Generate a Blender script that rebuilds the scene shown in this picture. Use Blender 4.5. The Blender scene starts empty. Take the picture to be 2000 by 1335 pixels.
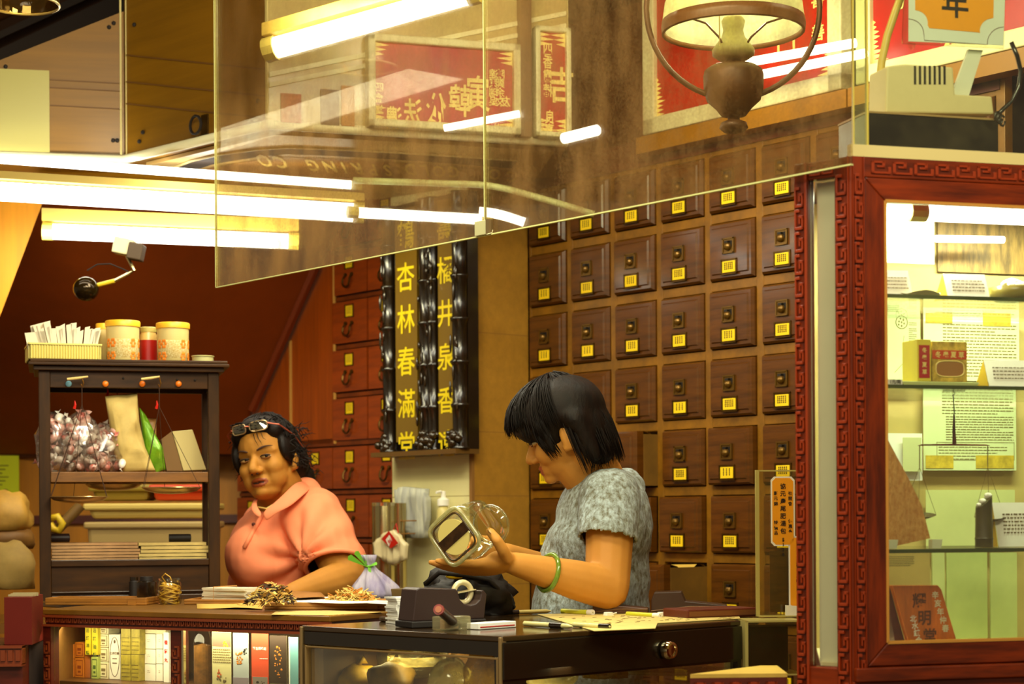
import bpy, bmesh, math, random
from mathutils import Vector, Matrix, Euler
random.seed(7)
R = math.radians
SC = bpy.context.scene
COL = SC.collection
# ---------------------------------------------------------------- camera
F = 3600.0; HX, HY = 1000.0, 1010.0; ROLL = 0.006; EYE = 1.2
CR, SR = math.cos(ROLL), math.sin(ROLL)
cam = bpy.data.objects.new('camera', bpy.data.cameras.new('camera')); COL.objects.link(cam)
cam.matrix_world = Matrix(((CR, SR, 0, 0), (0, 0, -1, 0), (-SR, CR, 0, EYE), (0, 0, 0, 1)))
cam.data.sensor_width = 36; cam.data.lens = 36 * F / 2000
cam.data.shift_y = (HY - 667.5) / 2000
cam.data.clip_start = 0.05
cam.data.dof.use_dof = True; cam.data.dof.focus_distance = 3.75; cam.data.dof.aperture_fstop = 6.3
SC.camera = cam
# ---------------------------------------------------------------- world, exposure
W = bpy.data.worlds.new('world'); SC.world = W; W.use_nodes = True
W.node_tree.nodes['Background'].inputs[0].default_value = (1.0, 0.80, 0.50, 1)
W.node_tree.nodes['Background'].inputs[1].default_value = 0.24
SC.view_settings.view_transform = 'Standard'; SC.view_settings.look = 'None'
SC.view_settings.exposure = 0.0; SC.view_settings.gamma = 1.0
SC.view_settings.use_curve_mapping = False
SC.cycles.use_denoising = True
SC.cycles.max_bounces = 8; SC.cycles.transparent_max_bounces = 24
SC.cycles.caustics_reflective = False; SC.cycles.caustics_refractive = False
SC.cycles.sample_clamp_indirect = 4.0
# ---------------------------------------------------------------- lights of seen and unseen ceiling fluorescents, plus added fill lights
def area(name, loc, sx, sy, power, col=(1, .95, .70), target=None, rz=0):
    l = bpy.data.lights.new(name, 'AREA'); l.shape = 'RECTANGLE'; l.size = sx; l.size_y = sy
    l.energy = power; l.color = col
    o = bpy.data.objects.new(name, l); COL.objects.link(o); o.location = loc
    if target:
        o.rotation_euler = (Vector(target) - Vector(loc)).to_track_quat('-Z', 'Y').to_euler()
    else:
        o.rotation_euler = (0, 0, rz)
    return o
area('ceiling_lamp_counter', (-0.25, 3.0, 2.62), 1.2, .25, 40, target=(-.1, 4.2, 1.0))
area('ceiling_lamp_aisle', (-0.55, 4.4, 2.15), 1.2, .15, 13, rz=R(-50))
area('ceiling_lamp_drawers', (0.38, 3.9, 2.55), 1.0, .2, 13, target=(.85, 4.9, 1.4))
area('street_fill_light', (-1.0, 1.2, 2.7), 1.4, .5, 30, target=(0, 3.6, 1.0))  # unseen light added at the street side
area('case_fill_light', (.75, 1.5, 2.75), 1.0, .3, 34, target=(.75, 2.85, 1.7))  # unseen light added to brighten the case top and its sign
area('ceiling_lamp_stair', (-1.05, 5.25, 2.0), 1.1, .06, 8.5, target=(-1.1, 6.5, 1.6), col=(1, .93, .55))
area('bulkhead_fill_light', (-.30, 4.33, 2.40), .5, .05, 5, target=(-.25, 4.9, 2.3))  # added to brighten the bulkhead face beside the reflected tube
# ---------------------------------------------------------------- projection helpers
def ray(px, py):
    dx, dy = px - HX, py - HY
    return Vector(((dx * CR - dy * SR) / F, 1.0, -(dx * SR + dy * CR) / F))
def P(px, py, Y):
    d = ray(px, py); return Vector((d.x * Y, Y, EYE + d.z * Y))
def PZ(px, py, z):
    d = ray(px, py); t = (z - EYE) / d.z; return Vector((d.x * t, t, z))
class Frame:
    def __init__(s, o, ang):
        s.o = Vector((o[0], o[1], 0)); s.a = ang
        s.u = Vector((math.cos(ang), math.sin(ang), 0)); s.n = Vector((-math.sin(ang), math.cos(ang), 0))
    def hit(s, px, py, d=0.0):                      # pixel ray with the plane at depth d: local (u, d, z)
        r = ray(px, py); c = Vector((0, 0, EYE))
        t = (d - (c - s.o).dot(s.n)) / r.dot(s.n)
        q = c + r * t
        return Vector(((q - s.o).dot(s.u), d, q.z))
    def w(s, u, d, z=0): return s.o + s.u * u + s.n * d + Vector((0, 0, z))
    def loc(s, p):
        q = Vector(p) - s.o; return Vector((q.dot(s.u), q.dot(s.n), p[2]))
# ---------------------------------------------------------------- mesh builder
_txt = {}
def text_mesh(body, bold=0.0):
    k = (body, bold)
    if k not in _txt:
        c = bpy.data.curves.new('t', 'FONT'); c.body = body; c.align_x = 'CENTER'; c.align_y = 'CENTER'; c.resolution_u = 2
        c.offset = bold
        o = bpy.data.objects.new('t', c); COL.objects.link(o)
        bpy.context.view_layer.update()
        m = bpy.data.meshes.new_from_object(o.evaluated_get(bpy.context.evaluated_depsgraph_get()))
        bpy.data.objects.remove(o); bpy.data.curves.remove(c)
        if m.vertices:                                    # centre the ink, so that any font behaves alike
            xs = [v.co.x for v in m.vertices]; ys = [v.co.y for v in m.vertices]
            off = Vector(((min(xs) + max(xs)) / 2, (min(ys) + max(ys)) / 2, 0))
            for v in m.vertices: v.co -= off
        _txt[k] = m
    return _txt[k]
def T(loc=(0, 0, 0), rx=0, ry=0, rz=0, s=(1, 1, 1)):
    return Matrix.Translation(loc) @ Euler((rx, ry, rz)).to_matrix().to_4x4() @ Matrix.Diagonal((s[0], s[1], s[2], 1))
UPRIGHT = Euler((math.pi / 2, 0, 0)).to_matrix().to_4x4()   # text lying in xy -> standing, facing -y
class MB:
    def __init__(s, M=None): s.bm = bmesh.new(); s.M = M
    def _add(s, vs, fs, m=0, M=None):
        if M is not None: vs = [M @ Vector(v) for v in vs]
        if s.M is not None: vs = [s.M @ Vector(v) for v in vs]
        b = [s.bm.verts.new(v) for v in vs]
        for f in fs:
            try:
                q = s.bm.faces.new([b[i] for i in f]); q.material_index = m
            except ValueError: pass
        return s
    def bx(s, x0, x1, y0, y1, z0, z1, m=0, M=None):
        v = [(x, y, z) for z in (z0, z1) for y in (y0, y1) for x in (x0, x1)]
        return s._add(v, [(0, 2, 3, 1), (4, 5, 7, 6), (0, 1, 5, 4), (2, 6, 7, 3), (0, 4, 6, 2), (1, 3, 7, 5)], m, M)
    def box(s, c, size, m=0, rx=0, ry=0, rz=0):
        x, y, z = size[0] / 2, size[1] / 2, size[2] / 2
        return s.bx(-x, x, -y, y, -z, z, m, T(c, rx, ry, rz))
    def poly(s, pts, m=0): return s._add(pts, [tuple(range(len(pts)))], m)
    def prism(s, pts, vec, m=0, M=None):
        n = len(pts); vec = Vector(vec)
        v = [Vector(p) for p in pts] + [Vector(p) + vec for p in pts]
        f = [tuple(reversed(range(n))), tuple(range(n, 2 * n))] + [(i, (i + 1) % n, n + (i + 1) % n, n + i) for i in range(n)]
        return s._add(v, f, m, M)
    def frustum(s, x, z, w0, h0, y0, w1, h1, y1, m=0):     # rectangle at y0 to rectangle at y1 (facing -y)
        v = [(x + a * w0 / 2, y0, z + b * h0 / 2) for a, b in ((-1, -1), (1, -1), (1, 1), (-1, 1))]
        v += [(x + a * w1 / 2, y1, z + b * h1 / 2) for a, b in ((-1, -1), (1, -1), (1, 1), (-1, 1))]
        return s._add(v, [(4, 5, 6, 7), (0, 1, 5, 4), (1, 2, 6, 5), (2, 3, 7, 6), (3, 0, 4, 7)], m)
    def tube(s, pts, r, seg=8, m=0, closed=False):
        pts = [Vector(p) for p in pts]; n = len(pts); vs = []; up = None
        for i, p in enumerate(pts):
            if closed: t = pts[(i + 1) % n] - pts[i - 1]
            else: t = pts[min(i + 1, n - 1)] - pts[max(i - 1, 0)]
            t.normalize()
            if up is None:
                up = Vector((0, 0, 1)) if abs(t.z) < .9 else Vector((1, 0, 0))
            a = t.cross(up); a.normalize(); b = a.cross(t); up = b
            rr = r[i] if isinstance(r, (list, tuple)) else r
            vs += [p + (a * math.cos(k * 2 * math.pi / seg) + b * math.sin(k * 2 * math.pi / seg)) * rr for k in range(seg)]
        fs = []
        for i in range(n if closed else n - 1):
            j = (i + 1) % n
            fs += [(i * seg + k, i * seg + (k + 1) % seg, j * seg + (k + 1) % seg, j * seg + k) for k in range(seg)]
        if not closed:
            fs += [tuple(reversed(range(seg))), tuple(range((n - 1) * seg, n * seg))]
        return s._add(vs, fs, m)
    def lathe(s, prof, seg=24, m=0, M=None, sq=None, cap=True):
        vs = []; n = len(prof)
        for r, z in prof:
            for k in range(seg):
                a = 2 * math.pi * k / seg; c, d = math.cos(a), math.sin(a)
                if sq:                                     # superellipse for square jars
                    e = sq; q = (abs(c) ** e + abs(d) ** e) ** (-1 / e); c, d = c * q, d * q
                vs.append((r * c, r * d, z))
        fs = [(i * seg + k, i * seg + (k + 1) % seg, (i + 1) * seg + (k + 1) % seg, (i + 1) * seg + k) for i in range(n - 1) for k in range(seg)]
        if cap and prof[0][0] > 1e-5: fs.append(tuple(reversed(range(seg))))
        if cap and prof[-1][0] > 1e-5: fs.append(tuple(range((n - 1) * seg, n * seg)))
        return s._add(vs, fs, m, M)
    def ell(s, c, r, m=0, M=None, seg=16, rings=10):
        if not hasattr(r, '__len__'): r = (r, r, r)
        vs = [(c[0], c[1], c[2] - r[2])]; fs = []
        for i in range(1, rings):
            t = math.pi * i / rings
            for k in range(seg):
                a = 2 * math.pi * k / seg
                vs.append((c[0] + r[0] * math.sin(t) * math.cos(a), c[1] + r[1] * math.sin(t) * math.sin(a), c[2] - r[2] * math.cos(t)))
        vs.append((c[0], c[1], c[2] + r[2])); L = len(vs) - 1
        for k in range(seg):
            k2 = (k + 1) % seg
            fs.append((0, 1 + k2, 1 + k)); fs.append((L, 1 + (rings - 2) * seg + k, 1 + (rings - 2) * seg + k2))
            for i in range(rings - 2):
                fs.append((1 + i * seg + k, 1 + i * seg + k2, 1 + (i + 1) * seg + k2, 1 + (i + 1) * seg + k))
        return s._add(vs, fs, m, M)
    def text(s, body, M, size, m=0, bold=0.0, mirror=False):   # M takes the xy text plane to its place
        me = text_mesh(body, bold)
        Mx = M @ Matrix.Diagonal((-size if mirror else size, size, size, 1))
        vs = [v.co.copy() for v in me.vertices]; fs = [tuple(p.vertices) for p in me.polygons]
        return s._add(vs, fs, m, Mx)
    def column(s, chars, M, size, step, m=0, bold=0.0, mirror=False):
        for i, ch in enumerate(chars):
            s.text(ch, M @ Matrix.Translation((0, -i * step, 0)), size, m, bold, mirror)
        return s
    def jitter(s, a):
        for v in s.bm.verts: v.co += Vector((random.uniform(-a, a), random.uniform(-a, a), random.uniform(-a, a)))
        return s
    def mesh(s, name):
        me = bpy.data.meshes.new(name); s.bm.normal_update(); s.bm.to_mesh(me); s.bm.free(); return me
def obj(name, mb, mats, parent=None, smooth=False, bev=0, sub=0):
    me = mb.mesh(name) if isinstance(mb, MB) else mb
    if not isinstance(mats, (list, tuple)): mats = [mats]
    for m in mats: me.materials.append(m)
    if smooth:
        for p in me.polygons: p.use_smooth = True
    o = bpy.data.objects.new(name, me); COL.objects.link(o)
    if parent: o.parent = parent
    if bev:
        b = o.modifiers.new('edge', 'BEVEL'); b.width = bev; b.segments = 2; b.limit_method = 'ANGLE'; b.angle_limit = R(40)
    if sub:
        q = o.modifiers.new('sub', 'SUBSURF'); q.levels = sub; q.render_levels = sub
    if smooth == 'auto':
        try: me.set_sharp_from_angle(angle=R(40))
        except Exception: pass
    return o
def tag(o, label, cat, group=None, kind=None):
    o['label'] = label; o['category'] = cat
    if group: o['group'] = group
    if kind: o['kind'] = kind
    return o
def thing(name, label, cat, loc=(0, 0, 0), rz=0, group=None, M=None):
    o = bpy.data.objects.new(name, None); COL.objects.link(o); o.empty_display_size = .05
    if M is not None: o.matrix_world = M
    else: o.location = loc; o.rotation_euler = (0, 0, rz)
    return tag(o, label, cat, group)
def struct(name, mb, mats, **k):
    o = obj(name, mb, mats, **k); o['kind'] = 'structure'; return o
def place(o, loc=(0, 0, 0), rz=0, M=None):
    if M is not None: o.matrix_world = M
    else: o.location = loc; o.rotation_euler = (0, 0, rz)
    return o
def dup(root, loc=None, rz=None, label=None):
    r = root.copy(); COL.objects.link(r)
    if loc is not None: r.location = loc
    if rz is not None: r.rotation_euler = (0, 0, rz)
    if label: r['label'] = label
    for ch in list(root.children):
        c = ch.copy(); COL.objects.link(c); c.parent = r
        for g in list(ch.children):
            d = g.copy(); COL.objects.link(d); d.parent = c
    return r
# ---------------------------------------------------------------- materials
def lin(c):
    return tuple(((v / 255) / 12.92 if v / 255 <= .04045 else ((v / 255 + .055) / 1.055) ** 2.4) for v in c) + (1.0,)
_m = {}
def mat(name, rgb, rough=.5, metal=0, var=0.0, scale=8.0, stretch=None, bump=0.0, spec=.5, coat=0.0, emit=0.0, alpha=1.0, rgb2=None, sss=0.0, detail=4):
    if name in _m: return _m[name]
    m = bpy.data.materials.new(name); m.use_nodes = True; nt = m.node_tree; b = nt.nodes['Principled BSDF']
    c = lin(rgb); b.inputs['Base Color'].default_value = c
    b.inputs['Roughness'].default_value = rough; b.inputs['Metallic'].default_value = metal
    b.inputs['Specular IOR Level'].default_value = spec; b.inputs['Coat Weight'].default_value = coat
    b.inputs['Coat Roughness'].default_value = .15
    b.inputs['Alpha'].default_value = alpha
    if sss: b.inputs['Subsurface Weight'].default_value = sss; b.inputs['Subsurface Radius'].default_value = (.012, .005, .002); b.inputs['Subsurface Scale'].default_value = 1.0
    if emit: b.inputs['Emission Color'].default_value = c; b.inputs['Emission Strength'].default_value = emit
    if var or bump or rgb2:
        tc = nt.nodes.new('ShaderNodeTexCoord'); mp = nt.nodes.new('ShaderNodeMapping'); nz = nt.nodes.new('ShaderNodeTexNoise')
        nt.links.new(tc.outputs['Object'], mp.inputs[0]); nt.links.new(mp.outputs[0], nz.inputs['Vector'])
        mp.inputs['Scale'].default_value = stretch or (1, 1, 1)
        nz.inputs['Scale'].default_value = scale; nz.inputs['Detail'].default_value = detail; nz.inputs['Roughness'].default_value = .65
        if var or rgb2:
            r = nt.nodes.new('ShaderNodeValToRGB'); e = r.color_ramp.elements
            c2 = lin(rgb2) if rgb2 else tuple(min(1, v * (1 + var)) for v in c[:3]) + (1,)
            c1 = c if rgb2 else tuple(v * (1 - var) for v in c[:3]) + (1,)
            e[0].position = .36; e[1].position = .66; e[0].color = c1; e[1].color = c2
            nt.links.new(nz.outputs['Fac'], r.inputs[0]); nt.links.new(r.outputs[0], b.inputs['Base Color'])
        if bump:
            bp = nt.nodes.new('ShaderNodeBump'); bp.inputs['Strength'].default_value = bump; bp.inputs['Distance'].default_value = .01
            nt.links.new(nz.outputs['Fac'], bp.inputs['Height']); nt.links.new(bp.outputs[0], b.inputs['Normal'])
    _m[name] = m; return m
def glass(name, tint=(1, 1, 1), dust=0.0, dust_rgb=(190, 175, 120), refl=.08, haze_scale=6.0, stretch=(1, 1, 1), lo=.45, hi=.8, dust_min=0.0, rough=.03, grain=0.0, streak=0.0, zfade=None):
    if name in _m: return _m[name]
    m = bpy.data.materials.new(name); m.use_nodes = True; nt = m.node_tree; nt.nodes.clear(); N = nt.nodes.new; L = nt.links.new
    out = N('ShaderNodeOutputMaterial'); tr = N('ShaderNodeBsdfTransparent'); tr.inputs[0].default_value = tint + (1,)
    gl = N('ShaderNodeBsdfGlossy'); gl.inputs['Roughness'].default_value = rough
    lw = N('ShaderNodeLayerWeight'); lw.inputs[0].default_value = .25
    mx = N('ShaderNodeMixShader'); ma = N('ShaderNodeMath'); ma.operation = 'MULTIPLY_ADD'
    L(lw.outputs['Fresnel'], ma.inputs[0]); ma.inputs[1].default_value = .45; ma.inputs[2].default_value = refl
    L(ma.outputs[0], mx.inputs[0]); L(tr.outputs[0], mx.inputs[1]); L(gl.outputs[0], mx.inputs[2])
    last = mx
    if dust:
        tc = N('ShaderNodeTexCoord'); mp = N('ShaderNodeMapping'); mp.inputs['Scale'].default_value = stretch
        nz = N('ShaderNodeTexNoise'); nz.inputs['Scale'].default_value = haze_scale; nz.inputs['Detail'].default_value = 9; nz.inputs['Roughness'].default_value = .72
        L(tc.outputs['Object'], mp.inputs[0]); L(mp.outputs[0], nz.inputs['Vector'])
        mr = N('ShaderNodeMapRange'); mr.inputs['From Min'].default_value = lo; mr.inputs['From Max'].default_value = hi
        mr.inputs['To Min'].default_value = dust_min; mr.inputs['To Max'].default_value = dust
        gr = N('ShaderNodeTexNoise'); gr.inputs['Scale'].default_value = 190; gr.inputs['Detail'].default_value = 3; L(tc.outputs['Object'], gr.inputs['Vector'])
        st = N('ShaderNodeTexNoise'); st.inputs['Scale'].default_value = 3.2; st.inputs['Detail'].default_value = 7; mp2 = N('ShaderNodeMapping'); mp2.inputs['Scale'].default_value = (9, 1, .7); mp2.inputs['Rotation'].default_value = (0, .35, 0)
        L(tc.outputs['Object'], mp2.inputs[0]); L(mp2.outputs[0], st.inputs['Vector'])
        av = N('ShaderNodeMath'); av.operation = 'MULTIPLY_ADD'; av.inputs[1].default_value = grain; L(gr.outputs['Fac'], av.inputs[0]); L(nz.outputs['Fac'], av.inputs[2])
        a2 = N('ShaderNodeMath'); a2.operation = 'MULTIPLY_ADD'; a2.inputs[1].default_value = streak; L(st.outputs['Fac'], a2.inputs[0]); L(av.outputs[0], a2.inputs[2])
        a3 = N('ShaderNodeMath'); a3.operation = 'SUBTRACT'; a3.inputs[1].default_value = .5 * (grain + streak); L(a2.outputs[0], a3.inputs[0])
        L(a3.outputs[0], mr.inputs['Value'])
        df = N('ShaderNodeBsdfDiffuse'); df.inputs[0].default_value = lin(dust_rgb)
        tl = N('ShaderNodeBsdfTranslucent'); tl.inputs[0].default_value = lin(dust_rgb)
        m2 = N('ShaderNodeMixShader'); m2.inputs[0].default_value = .5; L(df.outputs[0], m2.inputs[1]); L(tl.outputs[0], m2.inputs[2])
        fac = mr.outputs[0]
        if zfade:                                        # dirt gathers toward the lower edge of the sheet
            sx = N('ShaderNodeSeparateXYZ'); L(tc.outputs['Object'], sx.inputs[0]); zr = N('ShaderNodeMapRange'); L(sx.outputs['Z'], zr.inputs['Value'])
            for k_, v_ in zip(('From Min', 'From Max', 'To Min', 'To Max'), zfade): zr.inputs[k_].default_value = v_
            mu = N('ShaderNodeMath'); mu.operation = 'MULTIPLY'; L(fac, mu.inputs[0]); L(zr.outputs[0], mu.inputs[1]); fac = mu.outputs[0]
        m3 = N('ShaderNodeMixShader'); L(fac, m3.inputs[0]); L(mx.outputs[0], m3.inputs[1]); L(m2.outputs[0], m3.inputs[2]); last = m3
    L(last.outputs[0], out.inputs[0]); _m[name] = m; return m
def lampmat(name, col, strength):
    if name in _m: return _m[name]
    m = bpy.data.materials.new(name); m.use_nodes = True; nt = m.node_tree; nt.nodes.clear()
    o = nt.nodes.new('ShaderNodeOutputMaterial'); e = nt.nodes.new('ShaderNodeEmission')
    e.inputs[0].default_value = col + (1,); e.inputs[1].default_value = strength
    nt.links.new(e.outputs[0], o.inputs[0]); _m[name] = m; return m
GX = (1, 1, 12); VX = (14, 14, 1); HXs = (1, 8, 14)
m_drawer = mat('drawer_wood', (88, 48, 4), .38, var=.35, scale=5, stretch=(1, 1, 9), bump=.10, coat=.5, spec=.3)
m_drawer_red = mat('red_drawer_wood', (146, 58, 2), .46, var=.25, scale=4, stretch=(1, 1, 10), bump=.05, coat=.15)
m_rail = mat('rail_wood', (128, 84, 10), .42, var=.3, scale=6, stretch=(2, 2, 2), bump=.05)
m_rail_red = mat('red_rail_wood', (116, 48, 2), .45, var=.3, scale=6, stretch=(2, 2, 2))
m_gap = mat('drawer_gap', (38, 16, 3), .8)
m_brass_old = mat('aged_brass', (92, 64, 20), .32, metal=.8, var=.3, scale=30)
m_brass = mat('brass', (150, 105, 40), .3, metal=.9)
m_yellow = mat('yellow_card', (244, 205, 8), .6)
m_ink = mat('ink', (26, 14, 4), .7)
m_ink_soft = mat('faded_ink', (120, 95, 40), .8)
m_redwood = mat('carved_redwood', (106, 32, 0), .36, var=.5, scale=5, stretch=(8, 8, 1), bump=.05, coat=.1, spec=.35)
m_redwood_h = mat('carved_redwood_level', (110, 34, 0), .36, var=.5, scale=5, stretch=(1, 1, 9), bump=.05, coat=.1, spec=.35)
m_redwood_dk = mat('dark_redwood', (84, 22, 6), .4, var=.3, scale=6, stretch=(1, 1, 6), coat=.2)
m_darkwood = mat('dark_stained_wood', (54, 30, 4), .5, spec=.2, var=.4, scale=5, stretch=(6, 6, 1.2), coat=.2)
m_darkwood_h = mat('dark_stained_wood_level', (56, 31, 4), .5, spec=.2, var=.4, scale=5, stretch=(1.2, 4, 8), coat=.2)
m_black = mat('black_gloss', (26, 17, 8), .22, coat=.4)
m_blackm = mat('black_matt', (24, 15, 9), .6)
m_charcoal = mat('charcoal_plastic', (52, 34, 30), .42)
m_cream = mat('cream_paint', (224, 210, 160), .5, var=.08, scale=4)
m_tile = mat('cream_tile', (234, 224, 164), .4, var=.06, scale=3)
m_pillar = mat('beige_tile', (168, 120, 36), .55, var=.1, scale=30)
m_white = mat('white_paper', (242, 238, 224), .7)
m_paper = mat('aged_paper', (232, 222, 182), .75, var=.06, scale=20)
m_steel = mat('brushed_steel', (196, 180, 130), .22, metal=1.0)
m_chrome = mat('chrome', (222, 208, 170), .1, metal=1.0)
m_frame_metal = mat('grey_metal', (150, 126, 84), .35, metal=.7)
m_glassc = glass('clear_glass', (.93, .95, .86), dust=.06, haze_scale=9, refl=.05)
m_case = glass('showcase_glass', (.97, .97, .92), dust=.05, haze_scale=7, refl=.05)
m_pane = glass('dusty_pane', (.93, .90, .80), dust=.62, dust_min=.05, dust_rgb=(168, 130, 80), haze_scale=5.0, stretch=(1.8, 1, .8), lo=.40, hi=.86, refl=.03, grain=.30, streak=.35, zfade=(1.74, 2.15, 1.25, .42))
m_edge = mat('glass_edge', (214, 214, 140), .25, alpha=.85)
m_gold = mat('gold_lettering', (250, 226, 130), .4)
m_tube = lampmat('fluorescent_tube', (1.0, .98, .84), 9.0)
m_red = mat('red_paint', (186, 22, 6), .4, var=.12, scale=6)
m_orange = mat('orange_card', (246, 160, 12), .6)
m_skin = mat('skin', (206, 142, 60), .62, spec=.35, sss=.08, var=.05, scale=12)
m_skin2 = mat('tan_skin', (178, 120, 44), .66, spec=.3, sss=.08, var=.06, scale=14)
m_hair = mat('black_hair', (20, 10, 5), .55, spec=.22, var=.5, scale=60, stretch=(1, 1, .25), bump=.25)
# ================================================================ the room
WF = Frame((.713, 4.8), math.atan2(-3600, 2990))      # back wall: runs from far (u<0) to near (u>0)
struct('floor', MB().poly([(-6, .3, 0), (6, .3, 0), (6, 10, 0), (-6, 10, 0)]), mat('floor_tile', (120, 88, 50), .5, var=.2, scale=3))
mb = MB(); mb.bx(-6, 6, 2.2, 10, 2.80, 2.86)
struct('ceiling', mb, mat('ceiling_boards', (128, 76, 16), .6, var=.25, scale=4, stretch=(1, 9, 1)))
# ceiling battens over the far corner
for i, (a, b, w_) in enumerate([((0, 95), (150, 25), .05), ((0, 50), (90, 8), .02), ((60, 92), (260, 8), .03)]):
    p, q = PZ(a[0], a[1], 2.79), PZ(b[0], b[1], 2.79); d = (q - p).normalized(); n = Vector((-d.y, d.x, 0)) * w_
    p -= d * .6; q += d * .6
    struct('trim_%d' % (i + 1), MB().prism([p - n, q - n, q + n, p + n], (0, 0, -.03)), mat('dark_batten', (58, 30, 5), .6))
# back wall (stands behind the drawer cabinets)
mb = MB(); mb.bx(-3.9, 2.6, .36, .46, 0, 2.8)
place(struct('wall_back', mb, mat('brown_panel', (126, 62, 12), .5, var=.2, scale=4, stretch=(8, 8, 1))), WF.o, WF.a)
# wood panel between the stair slope and the drawers, with pale joint strips
uL, uR = WF.hit(470, 700, 0).x, WF.hit(649, 700, 0).x
z0 = WF.hit(600, 868, 0).z
mb = MB(); mb.bx(uL, uR, .0, .03, z0, 2.3)
wp = place(struct('wall_panel', mb, mat('red_brown_panel', (158, 68, 2), .45, var=.2, scale=5, stretch=(14, 14, .6))), WF.o, WF.a)
for i, (px, a, b) in enumerate([(566, 665, 832), (651, 500, 866)]):
    p, q = WF.hit(px, a, -.006), WF.hit(px, b, -.006)
    mb = MB(); mb.bx(p.x - .005, p.x + .005, -.006, -.0005, q.z, p.z)
    place(struct('trim_%d' % (i + 4), mb, mat('pale_strip', (206, 150, 70), .5)), WF.o, WF.a)
# sloping underside of the stair
def onw(px, py, d=-.012): q = WF.hit(px, py, d); return WF.w(q.x, d, q.z)
A = P(60, 396, 5.75); B = onw(668, 430); C_ = onw(495, 795); D = onw(452, 886); E_ = P(-160, 886, 7.25); G_ = P(-160, 640, 6.6)
mb = MB(); mb.poly([A, B, C_, D, E_, G_])
bmesh.ops.triangulate(mb.bm, faces=mb.bm.faces)
struct('ceiling_stair_slope', mb, mat('dark_red_brown_paint', (124, 50, 2), .5, var=.12, scale=3), smooth=True)
p, q = onw(616, 522, -.03), onw(492, 800, -.03)
struct('trim_6', MB().tube([p, q], .016, 6), mat('slope_moulding', (120, 44, 6), .5))
struct('wall_left', MB().poly([P(-220, 380, 5.6), P(83, 396, 5.6), P(4, 606, 5.6), P(-70, 790, 5.6), P(-220, 800, 5.6)]), mat('amber_ply', (214, 140, 14), .5, var=.12, scale=4, stretch=(6, 6, .5)))
mb = MB(); p = P(-220, 880, 7.2); q = P(470, 880, 7.2); mb.bx(p.x, q.x, 7.2, 7.26, 0, p.z)
struct('wall_left_dado', mb, mat('amber_panel', (190, 120, 6), .5, var=.12, scale=4, stretch=(7, 7, .5)))
p, q = P(-220, 1008, 7.19), P(470, 1020, 7.19); mb = MB(); mb.bx(p.x, q.x, 7.17, 7.199, q.z, p.z)
struct('trim_7', mb, m_redwood_dk)
p, q = P(-220, 880, 7.19), P(470, 890, 7.19); mb = MB(); mb.bx(p.x, q.x, 7.17, 7.199, q.z, p.z)
struct('trim_8', mb, mat('dado_cap', (140, 80, 10), .5))
# pillar with cream tiles
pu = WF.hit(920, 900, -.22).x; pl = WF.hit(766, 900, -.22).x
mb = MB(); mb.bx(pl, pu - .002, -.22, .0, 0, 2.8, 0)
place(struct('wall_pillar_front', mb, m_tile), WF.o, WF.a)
mb = MB()
for zz in (.62, .98, 1.265, 1.545, 1.83, 2.12):
    mb.bx(pl, pu - .002, -.2202, -.2199, zz - .001, zz + .001)
place(struct('trim_9', mb, mat('grout', (150, 130, 70), .8)), WF.o, WF.a)
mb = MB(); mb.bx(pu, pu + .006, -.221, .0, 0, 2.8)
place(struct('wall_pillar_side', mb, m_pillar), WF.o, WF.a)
mb = MB()
for zz in (1.0, 1.265, 1.455, 1.75): mb.bx(pu + .006, pu + .0063, -.22, 0, zz - .001, zz + .001)
mb.bx(pu - .004, pu + .008, -.224, -.214, 0, 2.8)
place(struct('trim_10', mb, mat('joint_brown', (140, 96, 40), .7)), WF.o, WF.a)
# ---------------------------------------------------------------- medicine drawer cabinets
def label_card(w, h, cols, seed):
    r = random.Random(seed); mb = MB(); mb.bx(-w / 2, w / 2, -.0025, 0, -h / 2, h / 2, 0)
    for c in range(cols):
        x = (c - (cols - 1) / 2) * w * .72 / max(cols, 2)
        for k in range(4):
            z = h * (.28 - k * .17)
            for q in range(2):
                mb.bx(x - w * .045, x + w * .045, -.0032, -.0024, z + q * h * .06, z + q * h * .06 + h * .03, 1)
            mb.bx(x - w * .012 + r.uniform(-.02, .02) * w, x + w * .02, -.0032, -.0024, z - h * .03, z + h * .1, 1)
    return mb
u1, u6 = WF.hit(1115, 830).x, WF.hit(1486, 830).x
PU = (u6 - u1) / 4; PZR = .1835; ZR = 1.453
cab = thing('medicine_cabinet', 'tall dark wooden wall of small square drawers behind the woman in grey knit top', 'cabinet', WF.o, WF.a)
NC0, NC1 = -5, 4                     # columns counted from px 1486
uA, uB = u6 + NC0 * PU + .002, u6 + NC1 * PU
zA, zB = ZR - 4 * PZR, ZR + 4 * PZR
mb = MB(); mb.bx(uA, uB, .03, .34, zA - .6, zB + .04, 0)
obj('carcass', mb, m_gap, cab)
mb = MB()
for c in range(NC0, NC1 + 1):
    u = u6 + c * PU; mb.bx(max(u - .0125, uA), u + .0125, .0, .03, zA - .6, zB + .04)
for k in range(-4, 5):
    z = ZR + k * PZR; mb.bx(uA, uB, .0015, .03, z - .0125, z + .0125)
obj('rail_frame', mb, m_rail, cab, bev=.0015)
obj('frieze', MB().bx(uA, uB, -.004, .03, zB + .0005, zB + .075), m_redwood_dk, cab)
def drawer_front_mesh():
    w, h = PU - .028, PZR - .03; mb = MB()
    mb.bx(-w / 2, w / 2, -.004, .02, -h / 2, h / 2)
    mb.frustum(0, 0, w, h, -.004, w * .93, h * .93, -.013)
    mb.frustum(0, 0, w * .84, h * .82, -.013, w * .80, h * .78, -.0175)
    mb.bm.faces.ensure_lookup_table()
    return mb.mesh('drawer')
dm = drawer_front_mesh()
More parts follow.
